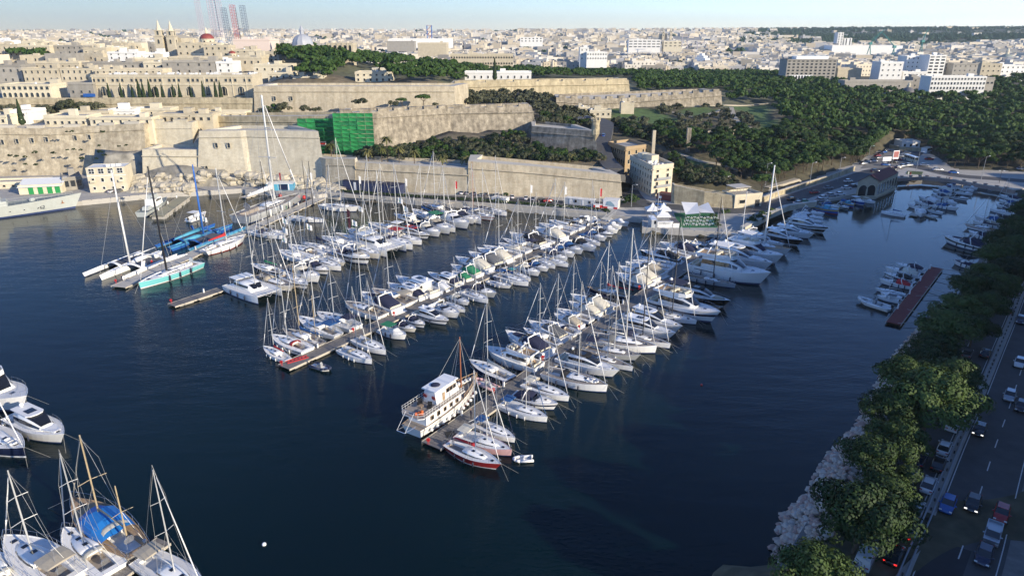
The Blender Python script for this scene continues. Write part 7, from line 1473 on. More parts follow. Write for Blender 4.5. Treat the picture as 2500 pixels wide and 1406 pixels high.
def puffcrown(rr, R0, H0, npuff, leaves, ls, flat=.6, low=-.2, mb=None, base=0.0):
    """crown of leaf clumps: leaves lie on the skins of many puffs spread over the crown"""
    mb = mb or MB(); puffs = []
    for i in range(npuff):
        a = rr.uniform(0, 6.283); u = rr.random()**.55; t = rr.uniform(low, 1.0); rad = math.sqrt(max(.05, 1-t*t)) if t > 0 else 1-.35*abs(t)
        puffs.append((R0*u*rad*math.cos(a), R0*u*rad*math.sin(a), base+H0*t*(.75+.25*rr.random()), rr.uniform(.26, .42)*R0))
    per = max(1, leaves//npuff)
    for cx, cy, cz, r in puffs:
        for _ in range(per):
            th = rr.uniform(0, 6.283); cp_ = rr.uniform(-.45, 1); sp = math.sqrt(1-cp_*cp_); n = Vector((sp*math.cos(th), sp*math.sin(th), cp_)); rad = r*rr.uniform(.82, 1.08)
            p = Vector((cx, cy, cz))+Vector((n.x*rad, n.y*rad, n.z*rad*flat)); t1 = n.orthogonal().normalized(); t1.rotate(Matrix.Rotation(rr.uniform(0, 6.28), 3, n)); t2 = n.cross(t1); s = ls*rr.uniform(.6, 1.3); tilt = n*rr.uniform(-.5, .5)*s
            mb.add([p-t1*s-t2*s*.6+tilt, p+t1*s-t2*s*.5, p+t1*s*.8+t2*s*.7-tilt, p-t1*s*.7+t2*s*.6], [(0, 1, 2, 3)])
    return mb
def trunkmesh(rr, h, R0, r0, nb=4):
    mb = MB(); mb.tube((0, 0, -1), (rr.uniform(-.2, .2), rr.uniform(-.2, .2), h*.5), r0, r0*.75, 7); top = Vector((0, 0, h*.5))
    for i in range(nb): a = 6.283*i/nb+rr.uniform(-.3, .3); e = Vector((R0*.55*math.cos(a), R0*.55*math.sin(a), h*rr.uniform(.85, 1.0))); mb.tube(top, e, r0*.5, r0*.15, 5)
    return mb
rr = random.Random(77)
# big roadside ficus trees
FC = [puffcrown(rr, 6.2, 3.8, 60, 13000, .20, .62, -.35, base=7.2).mesh('crown') for _ in range(3)]; FT = [trunkmesh(rr, 7.5, 6, .38, 6).mesh('trunk') for _ in range(2)]
FICUS_PX = [(1975, 1425, .8), (2085, 1268, 1.0), (2150, 1215, .7), (2130, 1135, .85), (2180, 1075, .8), (2165, 1010, .85), (2255, 985, 1.1), (2195, 925, .85), (2310, 925, .95), (2240, 885, .75), (2262, 850, .8), (2300, 812, 1.0), (2365, 800, .8), (2335, 762, .95), (2400, 748, .8), (2365, 715, .95), (2425, 700, .9), (2395, 672, .85), (2450, 660, .9), (2415, 632, .8), (2468, 615, .95), (2440, 590, .85), (2495, 575, .95), (2468, 552, .9), (2512, 540, .95), (2490, 515, .9), (2530, 500, 1)]
PLACEW = ['nearest the camera', 'second from the camera', 'third from the camera']
for i, (x, y, s) in enumerate(FICUS_PX):
    p = P(x+14, y, 3.2+6.5*s*.84); sc = s*.84*rr.uniform(.92, 1.08); g = Vector((p.x, p.y, 3.0))
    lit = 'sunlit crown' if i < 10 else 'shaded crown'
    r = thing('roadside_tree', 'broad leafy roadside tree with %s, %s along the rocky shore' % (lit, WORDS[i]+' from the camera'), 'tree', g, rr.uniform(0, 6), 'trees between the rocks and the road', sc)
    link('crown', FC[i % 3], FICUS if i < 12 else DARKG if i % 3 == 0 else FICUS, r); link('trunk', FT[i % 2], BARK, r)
# pines and bushes on the hillside
def makeset(n, f): return [f() for _ in range(n)]
PC = makeset(4, lambda: puffcrown(rr, 3.7, 1.9, 16, 1500, .22, .6, -.1, base=4.6).mesh('crown')); PT = trunkmesh(rr, 4.8, 3.4, .2, 5).mesh('trunk')
BC = makeset(3, lambda: puffcrown(rr, 2.6, 1.9, 12, 1000, .19, .8, -.1, base=1.1).mesh('foliage'))
LOWP = makeset(5, lambda: puffcrown(rr, 3.7, 1.9, 12, 170, .62, .6, .0, base=4.4)); LOWB = makeset(4, lambda: puffcrown(rr, 2.8, 1.9, 9, 110, .55, .8, -.1, base=1.0))
ZONES = [  # image polygon, spacing, kind
    ([(1555, 205), (1775, 215), (1775, 262), (1800, 255), (1900, 262), (1905, 330), (1850, 330), (1990, 420), (2085, 400), (2110, 375), (2150, 345), (2190, 330), (2210, 345), (2262, 372), (2290, 400), (2345, 418), (2520, 430), (2560, 250), (2440, 215), (2400, 232), (2270, 212), (2240, 250), (2180, 240), (2050, 205), (1915, 205), (1880, 180), (1560, 165)], 5.2, 'p'),
    ([(1600, 330), (1680, 345), (1900, 335), (1990, 415), (1880, 450), (1790, 440), (1715, 395), (1655, 372), (1605, 345)], 5.4, 'p'),
    ([(1120, 150), (1270, 156), (1420, 158), (1900, 155), (1915, 215), (1780, 224), (1560, 234), (1545, 196), (1300, 196), (1130, 196)], 5.8, 'p'), ([(780, 150), (900, 152), (1100, 150), (1130, 200), (1110, 212), (960, 205), (900, 168), (860, 175), (800, 205), (730, 200)], 6.5, 'p'),
    ([(665, 112), (720, 108), (800, 130), (960, 140), (1110, 140), (1105, 155), (905, 165), (790, 175), (775, 190), (705, 160), (665, 140)], 6.0, 'p'),
    ([(1850, 475), (1990, 440), (2090, 405), (2130, 375), (2190, 352), (2205, 325), (2100, 335), (1990, 410), (1870, 448)], 4.6, 'p'), ([(2262, 370), (2330, 415), (2560, 432), (2560, 330), (2270, 330)], 6, 'p'),
    ([(1640, 430), (1780, 440), (1790, 465), (1720, 460), (1650, 445)], 3.6, 'b'), ([(1650, 400), (1760, 415), (1790, 450), (1660, 430)], 4.5, 'b'),
    ([(1110, 222), (1240, 235), (1290, 232), (1345, 245), (1350, 268), (1400, 272), (1420, 300), (1330, 300), (1295, 258), (1130, 258)], 4.2, 'b'),
    ([(935, 374), (1140, 366), (1290, 366), (1470, 392), (1472, 402), (1300, 394), (1140, 399), (960, 396), (870, 390)], 3.2, 'b'), ([(1000, 358), (1110, 348), (1200, 340), (1285, 325), (1285, 352), (1150, 364), (1000, 370)], 4.2, 'b'),
    ([(1500, 300), (1640, 255), (1780, 265), (1890, 290), (1880, 330), (1700, 345), (1600, 325), (1510, 318)], 7.5, 'b'), ([(1300, 300), (1440, 280), (1440, 312), (1310, 302)], 4.0, 'b'),
    ([(100, 262), (250, 262), (250, 285), (110, 285)], 5, 'b'), ([(-20, 262), (30, 262), (30, 282), (-20, 282)], 5, 'b'), ([(640, 255), (700, 278), (640, 285)], 4, 'b'), ([(0, 150), (40, 152), (100, 130), (150, 150), (90, 158)], 7, 'p'),
    ([(1542, 435), (1588, 476), (1572, 478), (1538, 445)], 2.6, 'b'), ([(1500, 302), (1590, 318), (1700, 350), (1660, 380), (1605, 350), (1530, 335)], 3.6, 'b'), ([(1640, 385), (1720, 405), (1700, 430), (1645, 425)], 3.6, 'b'), ([(1100, 130), (1160, 130), (1300, 150), (1110, 155)], 9, 'b'), ([(1100, 118), (1500, 118), (1500, 130), (1100, 128)], 14, 'b'), ([(2060, 150), (2140, 150), (2140, 185), (2060, 185)], 8, 'p'), ([(2410, 110), (2560, 130), (2560, 225), (2440, 215), (2390, 195), (2395, 160)], 9, 'p'),
]
LAWN2 = LAWNW
spots = []; grid = {}
for poly, sp, kind in ZONES:
    xs = [p[0] for p in poly]; ys = [p[1] for p in poly]; tries = int((max(xs)-min(xs))*(max(ys)-min(ys))/ (9 if sp < 6 else 12))
    for _ in range(min(tries, 9000)):
        x, y = rr.uniform(min(xs), max(xs)), rr.uniform(min(ys), max(ys))
        if not inpoly(x, y, poly): continue
        w_ = hit(x, y, 200, 1500)
        if any(inpoly(w_.x, w_.y, l) for l in LAWN2) or inpoly(w_.x, w_.y, QUAYPOLY) or inpoly(w_.x, w_.y, WATERPOLY): continue
        cell = (int(w_.x//6), int(w_.y//6)); ok = True
        for i in (-1, 0, 1):
            for j in (-1, 0, 1):
                for q in grid.get((cell[0]+i, cell[1]+j), ()):
                    if (q[0]-w_.x)**2+(q[1]-w_.y)**2 < (sp*.85)**2: ok = False; break
        if not ok: continue
        if any(dpoly(w_.x, w_.y, pth, False) < 3.2 for pth in PATHS): continue
        zz = ground(w_.x, w_.y)
        if inpoly(w_.x, w_.y, _rv) and x > 1590: continue
        # nothing grows through the buildings and walls
        if zz < w_.z-1.5: continue
        grid.setdefault(cell, []).append((w_.x, w_.y)); spots.append((w_.y, w_.x, zz, kind, x, y))
for i in range(70):
    t = rr.random(); px_, py_ = 2080+125*t+rr.uniform(-6, 6), 402-56*t+rr.uniform(-14, -1); w_ = P(px_, py_, 3.0)
    if not inpoly(w_.x, w_.y, QUAYPOLY): spots.append((w_.y, w_.x, ground(w_.x, w_.y), 'p', px_, py_))
spots.sort(); big = MB(); bigb = MB(); kp = kb = 0
for Y, x, z, kind, px, py in spots:
    s = rr.uniform(.65, 1.3)*(1.25 if px < 1000 else 1)
    if kind == 'p':
        if kp < 290:
            kp += 1; w1 = 'small' if s < .9 else 'mid sized' if s < 1.05 else 'large'; w2 = 'near the old outwork walls' if px < 1640 else 'between the lawns and the coast road' if px < 1880 else 'on the slope above the boathouse road' if px < 2090 else 'round the car park at the creek head' if px < 2260 else 'on the dark slope right of the creek'
            r = thing('pine_tree', '%s dark green pine %s' % (w1, w2), 'tree', (x, Y, z), rr.uniform(0, 6), 'pines on the hillside', s); link('crown', rr.choice(PC), PINE, r); link('trunk', PT, BARK, r)
        else:
            m = rr.choice(LOWP); a = rr.uniform(0, 6.28); ca, sa = math.cos(a)*s, math.sin(a)*s; big.add([(x+u*ca-v*sa, Y+u*sa+v*ca, z+w_*s) for u, v, w_ in m.v], m.f, 0)
    else:
        if kb < 290:
            kb += 1; w1 = 'small' if s < .9 else 'mid sized' if s < 1.05 else 'large'; w2 = 'in the garden behind the sea wall' if Y < 335 and px < 1480 else 'in the ditch below the upper bastions' if px < 1480 else 'beside the lawns on the hillside' if px > 1480 and Y > 300 else 'near the corner building'
            r = thing('bush', '%s grey green shrub %s' % (w1, w2), 'shrub', (x, Y, z-.2), rr.uniform(0, 6), 'shrubs on the slopes and in the ditch', s); link('foliage', rr.choice(BC), rr.choice([OLIVE, PINE, DARKG, OLIVE]), r)
        else:
            m = rr.choice(LOWB); a = rr.uniform(0, 6.28); ca, sa = math.cos(a)*s, math.sin(a)*s; bigb.add([(x+u*ca-v*sa, Y+u*sa+v*ca, z+w_*s) for u, v, w_ in m.v], m.f, 0)
print('trees', kp, kb, len(spots), len(big.f), len(bigb.f))
link('pine_wood', big.mesh('pine_wood'), PINE, None, kind='stuff', label='dense dark pine wood covering the hillside beyond the single trees', category='wood')
if bigb.f: link('scrub', bigb.mesh('scrub'), OLIVE, None, kind='stuff', label='grey green scrub on the far slopes', category='scrub')
# scattered far trees on the ridges
ft = MB()
for _ in range(5200):
    px = rr.uniform(1800, 2560) if rr.random() < .7 else rr.uniform(-60, 1850); Y = 1/rr.uniform(1/4400, 1/1900) if px > 1800 else 1/rr.uniform(1/4400, 1/820)
    if px < 1800 and clump(px, Y) > -.35: continue
    x = (px-1250)*(Y*.937+17)/FPX; z = hz(x, Y); s = rr.uniform(5, 12)*(1+Y/5000)
    for _q in range(3):
        c = Vector((x+rr.uniform(-s, s), Y+rr.uniform(-3, 3), z+rr.uniform(0, 2))); r_ = s*rr.uniform(.4, .8)
        ft.add([c+Vector((-r_, 0, 0)), c+Vector((r_, 0, 0)), c+Vector((0, r_, 0)), c+Vector((0, -r_, 0)), c+Vector((rr.uniform(-.3, .3)*r_, 0, r_*.75))], [(0, 3, 4), (3, 1, 4), (1, 2, 4), (2, 0, 4)])
link('distant_trees', ft.mesh('distant_trees'), PINE, None, kind='stuff', label='dark clumps of trees scattered over the distant ridges', category='trees')
# cypresses, umbrella pines, palms
def cyp(h, r0):
    mb = MB()
    for _ in range(900):
        t = rr.random(); rad = r0*(1-t)**.7*rr.uniform(.7, 1)*min(1, t*8+.3); a = rr.uniform(0, 6.283); p = Vector((rad*math.cos(a), rad*math.sin(a), h*t)); n = Vector((math.cos(a), math.sin(a), .5)).normalized(); t1 = n.orthogonal().normalized(); t2 = n.cross(t1); s = .28
        mb.add([p-t1*s, p+t2*s, p+t1*s, p-t2*s], [(0, 1, 2, 3)])
    return mb.mesh('foliage')
CY = [cyp(8, 1.1), cyp(9.5, 1.3)]
for i, x in enumerate((268, 298, 325, 342, 352, 368, 385, 398, 425, 440, 468, 498, 528, 540)):
    p = PY(x, 238, 366); r = thing('cypress', 'pointed cypress standing against the long arcaded building', 'tree', (p.x, 366, 29.5), rr.uniform(0, 6), 'cypresses before the arcades', rr.uniform(.7, 1.1)); link('foliage', CY[i % 2], CYP, r)
p = PY(55, 305, 312); r = thing('cypress', 'tall dark cypress among the pale cliff top houses, far left', 'tree', p, 0, None, 1.15); link('foliage', CY[1], CYP, r)
p = PY(1208, 195, 440); r = thing('cypress', 'dark conical tree in front of the long white wall', 'tree', p, 0, None, 1.3); link('foliage', CY[1], CYP, r)
UM = puffcrown(rr, 3.6, 1.2, 20, 1400, .24, .5, 0, base=4.0).mesh('crown')
for x, y, s, l in ((982, 262, .8, 'smaller, left'), (1035, 262, 1.1, 'larger, right')): p = PY(x, y, 350); r = thing('umbrella_pine', '%s of the two bright umbrella pines before the upper bastion' % l.replace(',', ''), 'tree', p, 1, None, s); link('crown', UM, PINE, r); link('trunk', PT, BARK, r)
for i, (x, y, s) in enumerate(((870, 258, .9), (885, 256, 1.0), (960, 262, 1.0), (1062, 262, .7), (745, 275, 1.1), (775, 276, .9), (168, 276, 2.0), (205, 280, 1.9), (235, 276, 1.6), (135, 282, 1.3))):
    p = PY(x, y, 345); r = thing('bush', 'olive green bush on the terrace, %s of ten' % WORDS[i], 'shrub', p, i, 'shrubs on the upper terraces', s); link('foliage', BC[i % 3], OLIVE, r)
def palm_crown():
    mb = MB()
    for i in range(34):
        a = 6.283*i/34*2.4; el = rr.uniform(-.5, 1.2); pts = []
        for k in range(6): t = k/5; rad = 2.6*t*math.cos(el*.6); z = 2.0*t*math.sin(el)-1.6*t*t*(1.1-.3*el); pts.append(Vector((rad*math.cos(a), rad*math.sin(a), z)))
        for p_, q in zip(pts, pts[1:]):
            d = (q-p_).normalized(); sd_ = d.cross(Vector((0, 0, 1))).normalized()*.3; mb.add([p_-sd_+Vector((0, 0, -.12)), q-sd_+Vector((0, 0, -.12)), q, p_], [(0, 1, 2, 3)]); mb.add([p_+sd_+Vector((0, 0, -.12)), q+sd_+Vector((0, 0, -.12)), q, p_], [(0, 1, 2, 3)])
    return mb.mesh('fronds')
PF = palm_crown(); mb = MB(); mb.tube((0, 0, -1), (0, 0, 1), .22, .16, 7); mb.lathe([(.16, .86), (.45, .93), (.2, 1.0)], 7); PTK = mb.mesh('trunk')
for i, (x, yt, yb) in enumerate(((810, 345, 392), (900, 358, 398), (933, 352, 400), (947, 328, 398), (975, 350, 402), (1012, 362, 404), (1080, 372, 405), (1138, 376, 406), (1242, 375, 395), (1392, 372, 395))):
    b_ = P(x, yb, 10.6); H = PY(x, yt+8, b_.y).z-b_.z; H = max(3, min(12, H)); r = thing('palm_tree', 'palm tree in the garden behind the sea wall, %s from the left' % WORDS[i], 'palm', b_, rr.uniform(0, 6), 'palms in the sea wall garden'); link('trunk', PTK, BARK, r, (0, 0, 0), None, (1, 1, H)); link('fronds', PF, PALM, r, (0, 0, H))
# shrubs rooted in the walls
for i, (x, y) in enumerate([(163, 323), (176, 322), (250, 323), (242, 357), (243, 372), (255, 380), (130, 375), (86, 373), (24, 381), (40, 383), (60, 384), (165, 367), (180, 366), (198, 367), (290, 358), (308, 356), (235, 388), (200, 388), (62, 402), (88, 403), (506, 267), (507, 250), (575, 243), (545, 247), (374, 243), (596, 240)]):
    Y = 300.5 if y > 300 else 362; p = PY(x, y, Y-(y-305)*.04 if y > 300 else Y); r = thing('wall_shrub', 'small dark shrub rooted in the old town walls', 'shrub', p, i, 'shrubs growing out of the walls', rr.uniform(.25, .5)); link('foliage', BC[i % 3], DARKG, r, (0, 0, -1.2))
# ------------------------------------------------------------------ rocks
def rockmesh(rr):
    mb = MB(); n, k = 7, 4; secs = []
    for j in range(k+1):
        t = math.pi*j/k; secs.append([(max(.05, math.sin(t))*rr.uniform(.72, 1.15)*math.cos(6.283*i/n), max(.05, math.sin(t))*rr.uniform(.72, 1.15)*math.sin(6.283*i/n), -.75*math.cos(t)+rr.uniform(-.1, .1)) for i in range(n)])
    mb.loft(secs); return mb
RM = [rockmesh(rr) for _ in range(7)]; RMM = [m.mesh('boulder') for m in RM]
RIP = [mat('boulder_cream', (.46, .37, .30), .9, var=.12, vscale=1.5), mat('boulder_pink', (.40, .27, .22), .9, var=.12, vscale=1.5), mat('boulder_pale', (.50, .44, .38), .9, var=.12, vscale=1.5)]
RL = ['cream', 'pinkish', 'pale grey']
shore_near = [P(x, y, 0) for x, y in SHORE_PX[33:45]]; cand = []
for a, b in zip(shore_near, shore_near[1:]):
    L = (b-a).length; d = (b-a).normalized(); n = Vector((d.y, -d.x, 0)); n = n if n.x*1+n.y*0 > 0 else -n
    for _ in range(int(L*34)):
        t = rr.random(); off = rr.uniform(-.9, 5.6); s = rr.uniform(.2, .5)*(1.35 if off < 1.2 else 1); p = a+d*L*t+n*off; z = max(-.15, ground(p.x, p.y)+.15)+rr.uniform(-.1, .3); cand.append((p.y, p.x, z, s))
cand.sort(key=lambda c: -c[3]/max(c[0], 1)); st = MB()
for i, (Y, x, z, s) in enumerate(cand):
    a = rr.uniform(0, 6.28)
    if i < 295:
        c = rr.choices([0, 1, 2], [3, 2, 2])[0]; link('boulder', rr.choice(RMM), RIP[c], None, (x, Y, z), a, (s*rr.uniform(.9, 1.4), s, s*rr.uniform(.7, 1)), label='rough %s boulder of the rock armour below the roadside trees' % RL[c], category='boulder', group='rock armour boulders')
    else:
        m = rr.choice(RM); ca, sa = math.cos(a)*s, math.sin(a)*s; st.add([(x+u*ca-v*sa, Y+u*sa+v*ca, z+w_*s*.8) for u, v, w_ in m.v], m.f, rr.choices([0, 1, 2], [3, 2, 2])[0])
link('rubble', st.mesh('rubble'), RIP, None, kind='stuff', label='smaller stones filling the rock armour along the right shore', category='rubble')
# pale outcrop under the restored bastion
st = MB(); n_ = 0
OUT = [(330, 448, 460, 470, 5), (380, 425, 500, 455, 6.5), (470, 420, 620, 452, 7.5), (600, 425, 720, 455, 6.5), (690, 438, 800, 462, 4.5), (320, 430, 350, 470, 6), (780, 450, 830, 468, 3)]
for x0, y0, x1, y1, zt in OUT:
    for _ in range(60):
        x, y = rr.uniform(x0, x1), rr.uniform(y0, y1); f = (y1-y)/(y1-y0); z = QZ+(zt-QZ)*f; p = P(x, y, z); s = rr.uniform(1.0, 2.8); m = rr.choice(RM); a = rr.uniform(0, 6.28); ca, sa = math.cos(a)*s*1.4, math.sin(a)*s; st.add([(p.x+u*ca-v*sa, p.y+1.5+u*sa+v*ca, z-.6+w_*s*.8) for u, v, w_ in m.v], m.f, 0)
link('rock_outcrop', st.mesh('rock_outcrop'), mat('pale_rock', (.47, .43, .35), .95, var=.2, vscale=.6, stain=(.36, .32, .22), stain_scale=.4, stain_amt=.6, bump=.8, bscale=2), None, kind='stuff', label='jumbled pale rock outcrop under the restored bastion', category='rock outcrop')
# ------------------------------------------------------------------ dual carriageway on the right
ZR = 3.35
MEDPX = [(2040, 1960), (2120, 1640), (2202, 1406), (2262, 1270), (2337, 1088), (2389, 972), (2436, 858), (2468, 782), (2497, 705), (2528, 620), (2552, 560)]
MED = smoothpts([P(x, y, ZR) for x, y in MEDPX])
def offs(pts, o): 
    l, _ = ribbon(pts, 2*abs(o)); return [Vector(p) for p in (l if o > 0 else ribbon(pts, 2*abs(o))[1])]
LEFT = 1
test = offs(MED, 5); LEFT = 1 if test[10].x < MED[10].x else -1
def off(o): return offs(MED, o*LEFT if o != 0 else .001)       # positive o = towards the sea
strip('road', off(5.0), 9.6, M_ASPH, 0); strip('road', off(-4.6), 8.2, M_ASPH, .004)
strip('promenade', off(10.6), 1.7, M_PAVE, .14, thick=1.5)
strip('pavement', off(-11.4), 5.4, M_PAVE, .0, thick=1)
kb_ = off(9.7); strip('kerb', kb_, .3, M_CONC, .16, thick=.3)
# patch of fresh asphalt with the straight seam
a, b = P(2262, 1308, ZR), P(2372, 1345, ZR); c, d = P(2345, 1420, ZR), P(2215, 1420, ZR); mb = MB(); mb.add([(v.x, v.y, ZR+.012) for v in (a, b, c, d)], [(3, 2, 1, 0)]); struct('road_patch', mb, M_ASPH_N)
# median barrier
mr = thing('median_barrier', 'low twin rail median barrier between the two carriageways', 'barrier', MED[0])
for o_ in (-.35, .35):
    mb = MB(); pts = off(o_); mb.path([p-MED[0]+Vector((0, 0, .5)) for p in pts], .12, 5); link('rail', mb.mesh('rail'), M_GREYMET, mr)
mb = MB(); pm = MED
for p, q in zip(pm, pm[1:]):
    n = max(1, int((q-p).length/2))
    for i in range(n): c_ = p.lerp(q, i/n)-MED[0]; mb.box(c_.x-.07, c_.y-.07, -.1, c_.x+.07, c_.y+.07, .55)
link('rail_post', mb.mesh('rail_post'), M_STEELD, mr, kind='stuff'); mb = MB(); l, r_ = ribbon(MED, 1.4, .1); n = len(MED); mb.add([tuple(Vector(v)-MED[0]) for v in l+r_], [(i, n+i, n+i+1, i+1) for i in range(n-1)]); link('kerb', mb.mesh('kerb'), M_CONC, mr)
# markings
def dash(pts, L, gap, w_, name='lane_marking'):
    mb = MB(); acc = 0; on = True; seg = 0
    for p, q in zip(pts, pts[1:]):
        d = q-p; ln = d.length; u = d/ln; n = Vector((-u.y, u.x, 0))*w_/2; t = 0
        while t < ln:
            step = min(ln-t, (L if on else gap)-acc)
            if on: A = p+u*t; B = p+u*(t+step); mb.add([(v.x, v.y, ZR+.025) for v in (A-n, B-n, B+n, A+n)], [(0, 1, 2, 3)])
            t += step; acc += step
            if acc >= (L if on else gap)-1e-6: acc = 0; on = not on
    struct(name, mb, M_LINE)
dash(off(-4.4), 3, 4.6, .14); dash(off(4.9), 3, 6, .14); dash(off(-.95), 500, .01, .12); dash(off(-8.2), 500, .01, .12); dash(off(1.0), 500, .01, .10)
# low wall, steps and street-side yards at the right edge
wl = off(-14.2); r = thing('garden_wall', 'low cracked roadside wall with rubble at the right edge', 'wall', wl[0]); mb = MB(); l, rr2 = ribbon(wl, .35); 
for p, q in list(zip(wl, wl[1:]))[2:22]: mb.obox(p-wl[0], q-wl[0], .35, -.5, 1.0)
link('wall', mb.mesh('wall'), WALLC['d'], r)
# apartment blocks on the landward side (mostly outside the frame)
WLB = off(-15.6); cum = [0]
for p, q in zip(WLB, WLB[1:]): cum.append(cum[-1]+(q-p).length)
def along(s):
    for i in range(len(cum)-1):
        if cum[i+1] >= s: return WLB[i].lerp(WLB[i+1], (s-cum[i])/(cum[i+1]-cum[i])), (WLB[i+1]-WLB[i]).normalized()
    return WLB[-1]+(WLB[-1]-WLB[-2]).normalized()*(s-cum[-1]), (WLB[-1]-WLB[-2]).normalized()
s = -2; k = 0; rr = random.Random(4)
HS = [9, 8, 10, 9, 12, 12, 20, 24, 27, 25, 28, 26, 29, 27, 30, 28, 30, 29, 31, 30]
while s < 330 and k < len(HS):
    Lb = rr.uniform(12, 19); p, d = along(max(s, 0)); H = HS[k]; r = thing('apartment_building', 'street side apartment building right of the dual carriageway, %s from the camera' % WORDS[k], 'building', (p.x, p.y, ZR), math.atan2(d.y, d.x), 'apartment buildings along the dual carriageway'); m = 'abcdab'[k % 6]
    mb = MB(); mb.box(0, -14, -3, Lb-.3, 0, H); mb.box(-.1, -14, H, Lb-.2, -13.6, H+1); mb.box(-.1, -.4, H, Lb-.2, .1, H+1); link('walls', mb.mesh('walls'), WALLC[m], r)
    for j in range(int(H/3.3)):
        for i in range(int(Lb/3.6)): link('window', winmesh(1.2, 1.6), [M_DARKWIN, WALLC[m]], r, (1.8+i*3.5, 0, 1+j*3.3), R(180))
        if j: mb = MB(); mb.box(1, 0, j*3.3+.2, Lb*.5, 1.1, j*3.3+.35); mb.box(1, 1.05, j*3.3+.3, Lb*.5, 1.1, j*3.3+1.2); link('balcony', mb.mesh('balcony'), WALLC['c'], r)
    s += Lb; k += 1
# unseen blocks added on the slope behind, in place of the hill shading the creek
for i in range(5):
    Y = 95+i*42; x0 = 150+i*14+ (0 if Y < 200 else 40); z = 14; H = 20 if Y < 260 else 10; r = thing('shade_block', 'tall unseen block added on the right slope to shade the creek, %s row' % WORDS[i], 'building', (x0+60, Y, z-10), R(-8), 'added shade blocks on the right slope'); mb = MB(); mb.box(0, 0, -12, 60, 30, H+10); link('walls', mb.mesh('walls'), WALLC['abc'[i % 3]], r)
    for j in range(5):
        for q in range(6): link('window', winmesh(1.2, 1.6), [M_DARKWIN, WALLC['a']], r, (0, 3+q*4.6, 12+j*3.4), R(-90))
# ------------------------------------------------------------------ cars
def carmeshes():
    prof = [(-2.1, .35, .75), (-2.05, .3, .92), (-1.2, .25, 1.0), (.9, .25, .98), (1.9, .28, .80), (2.12, .35, .6)]
    mb = MB(); secs = []
    for x, zl, zt in prof: w_ = .84 if abs(x) < 1.9 else .72; secs.append([(x, -w_*.9, zl), (x, -w_, zl+.22), (x, -w_*.96, zt-.05), (x, -w_*.8, zt), (x, w_*.8, zt), (x, w_*.96, zt-.05), (x, w_, zl+.22), (x, w_*.9, zl)])
    mb.loft(secs); MESH['car_body'] = mb.mesh('body', True)
    mb = MB(); mb.prism([(-1.05, -.58), (.35, -.58), (.35, .58), (-1.05, .58)], 1.40, 1.46); MESH['car_roof'] = mb.mesh('roof')
    mb = MB(); a = [(-1.8, -.72, .96), (1.05, -.72, .96), (1.05, .72, .96), (-1.8, .72, .96)]; b = [(-1.15, -.6, 1.42), (.42, -.6, 1.42), (.42, .6, 1.42), (-1.15, .6, 1.42)]; mb.add(a+b, [(0, 1, 5, 4), (1, 2, 6, 5), (2, 3, 7, 6), (3, 0, 4, 7), (4, 5, 6, 7)]); MESH['car_glass'] = mb.mesh('windows')
    mb = MB(); mb.tube((0, -.1, 0), (0, .1, 0), .31, n=12); MESH['tyre'] = mb.mesh('tyre'); mb = MB(); mb.tube((0, -.11, 0), (0, .11, 0), .18, n=8); MESH['rim'] = mb.mesh('rim')
    mb = MB(); mb.box(-.05, -.16, -.07, .05, .16, .07); MESH['lamp'] = mb.mesh('headlight')
    mb = MB(); mb.box(-.09, -.1, -.06, .05, .1, .06); MESH['mirror'] = mb.mesh('mirror')
    mb = MB(); mb.box(-2.2, -.82, .35, 2.1, .82, 1.0); mb.box(-2.2, -.82, 1.0, -.1, -.74, 1.25); mb.box(-2.2, .74, 1.0, -.1, .82, 1.25); mb.box(-2.2, -.74, 1.0, -2.12, .74, 1.25); MESH['pick_body'] = mb.mesh('body')
    mb = MB(); a = [(-.1, -.76, 1.0), (1.35, -.76, 1.0), (1.35, .76, 1.0), (-.1, .76, 1.0)]; b = [(0, -.66, 1.58), (.75, -.66, 1.58), (.75, .66, 1.58), (0, .66, 1.58)]; mb.add(a+b, [(0, 1, 5, 4), (1, 2, 6, 5), (2, 3, 7, 6), (3, 0, 4, 7), (4, 5, 6, 7)]); MESH['pick_glass'] = mb.mesh('windows'); mb = MB(); mb.box(-.02, -.66, 1.57, .78, .66, 1.64); MESH['pick_roof'] = mb.mesh('roof')
    mb = MB(); mb.loft([[(x, -.86, .35), (x, -.88, 1.2), (x, -.78, zt), (x, .78, zt), (x, .88, 1.2), (x, .86, .35)] for x, zt in ((-2.2, 1.85), (-1.9, 1.98), (.8, 1.98), (1.5, 1.25), (2.2, .95))]); MESH['van_body'] = mb.mesh('body')
carmeshes()
CARC = {'white': mat('car_white', (.62, .63, .64), .25, coat=.7), 'black': mat('car_black', (.010, .010, .012), .2, coat=.8), 'silver': mat('car_silver', (.36, .38, .40), .3, metal=.5, coat=.6), 'blue': mat('car_blue', (.02, .10, .34), .25, coat=.7), 'red': mat('car_red', (.34, .015, .015), .25, coat=.7), 'navy': mat('car_navy', (.012, .018, .05), .25, coat=.7), 'grey': mat('car_grey', (.10, .105, .11), .3, coat=.6), 'green': mat('car_green', (.03, .30, .12), .3, coat=.5)}
TAIL = mat('tail_lamp', (.35, .01, .01), .3); TAILON = mat('tail_lamp_lit', (.5, .02, .02), .3, emit=(1, .03, .02, 1.2)); HEADL = mat('head_lamp', (.8, .8, .78), .15, coat=.5); HEADON = mat('head_lamp_lit', (.9, .88, .8), .2, emit=(1, .93, .8, 1.2))
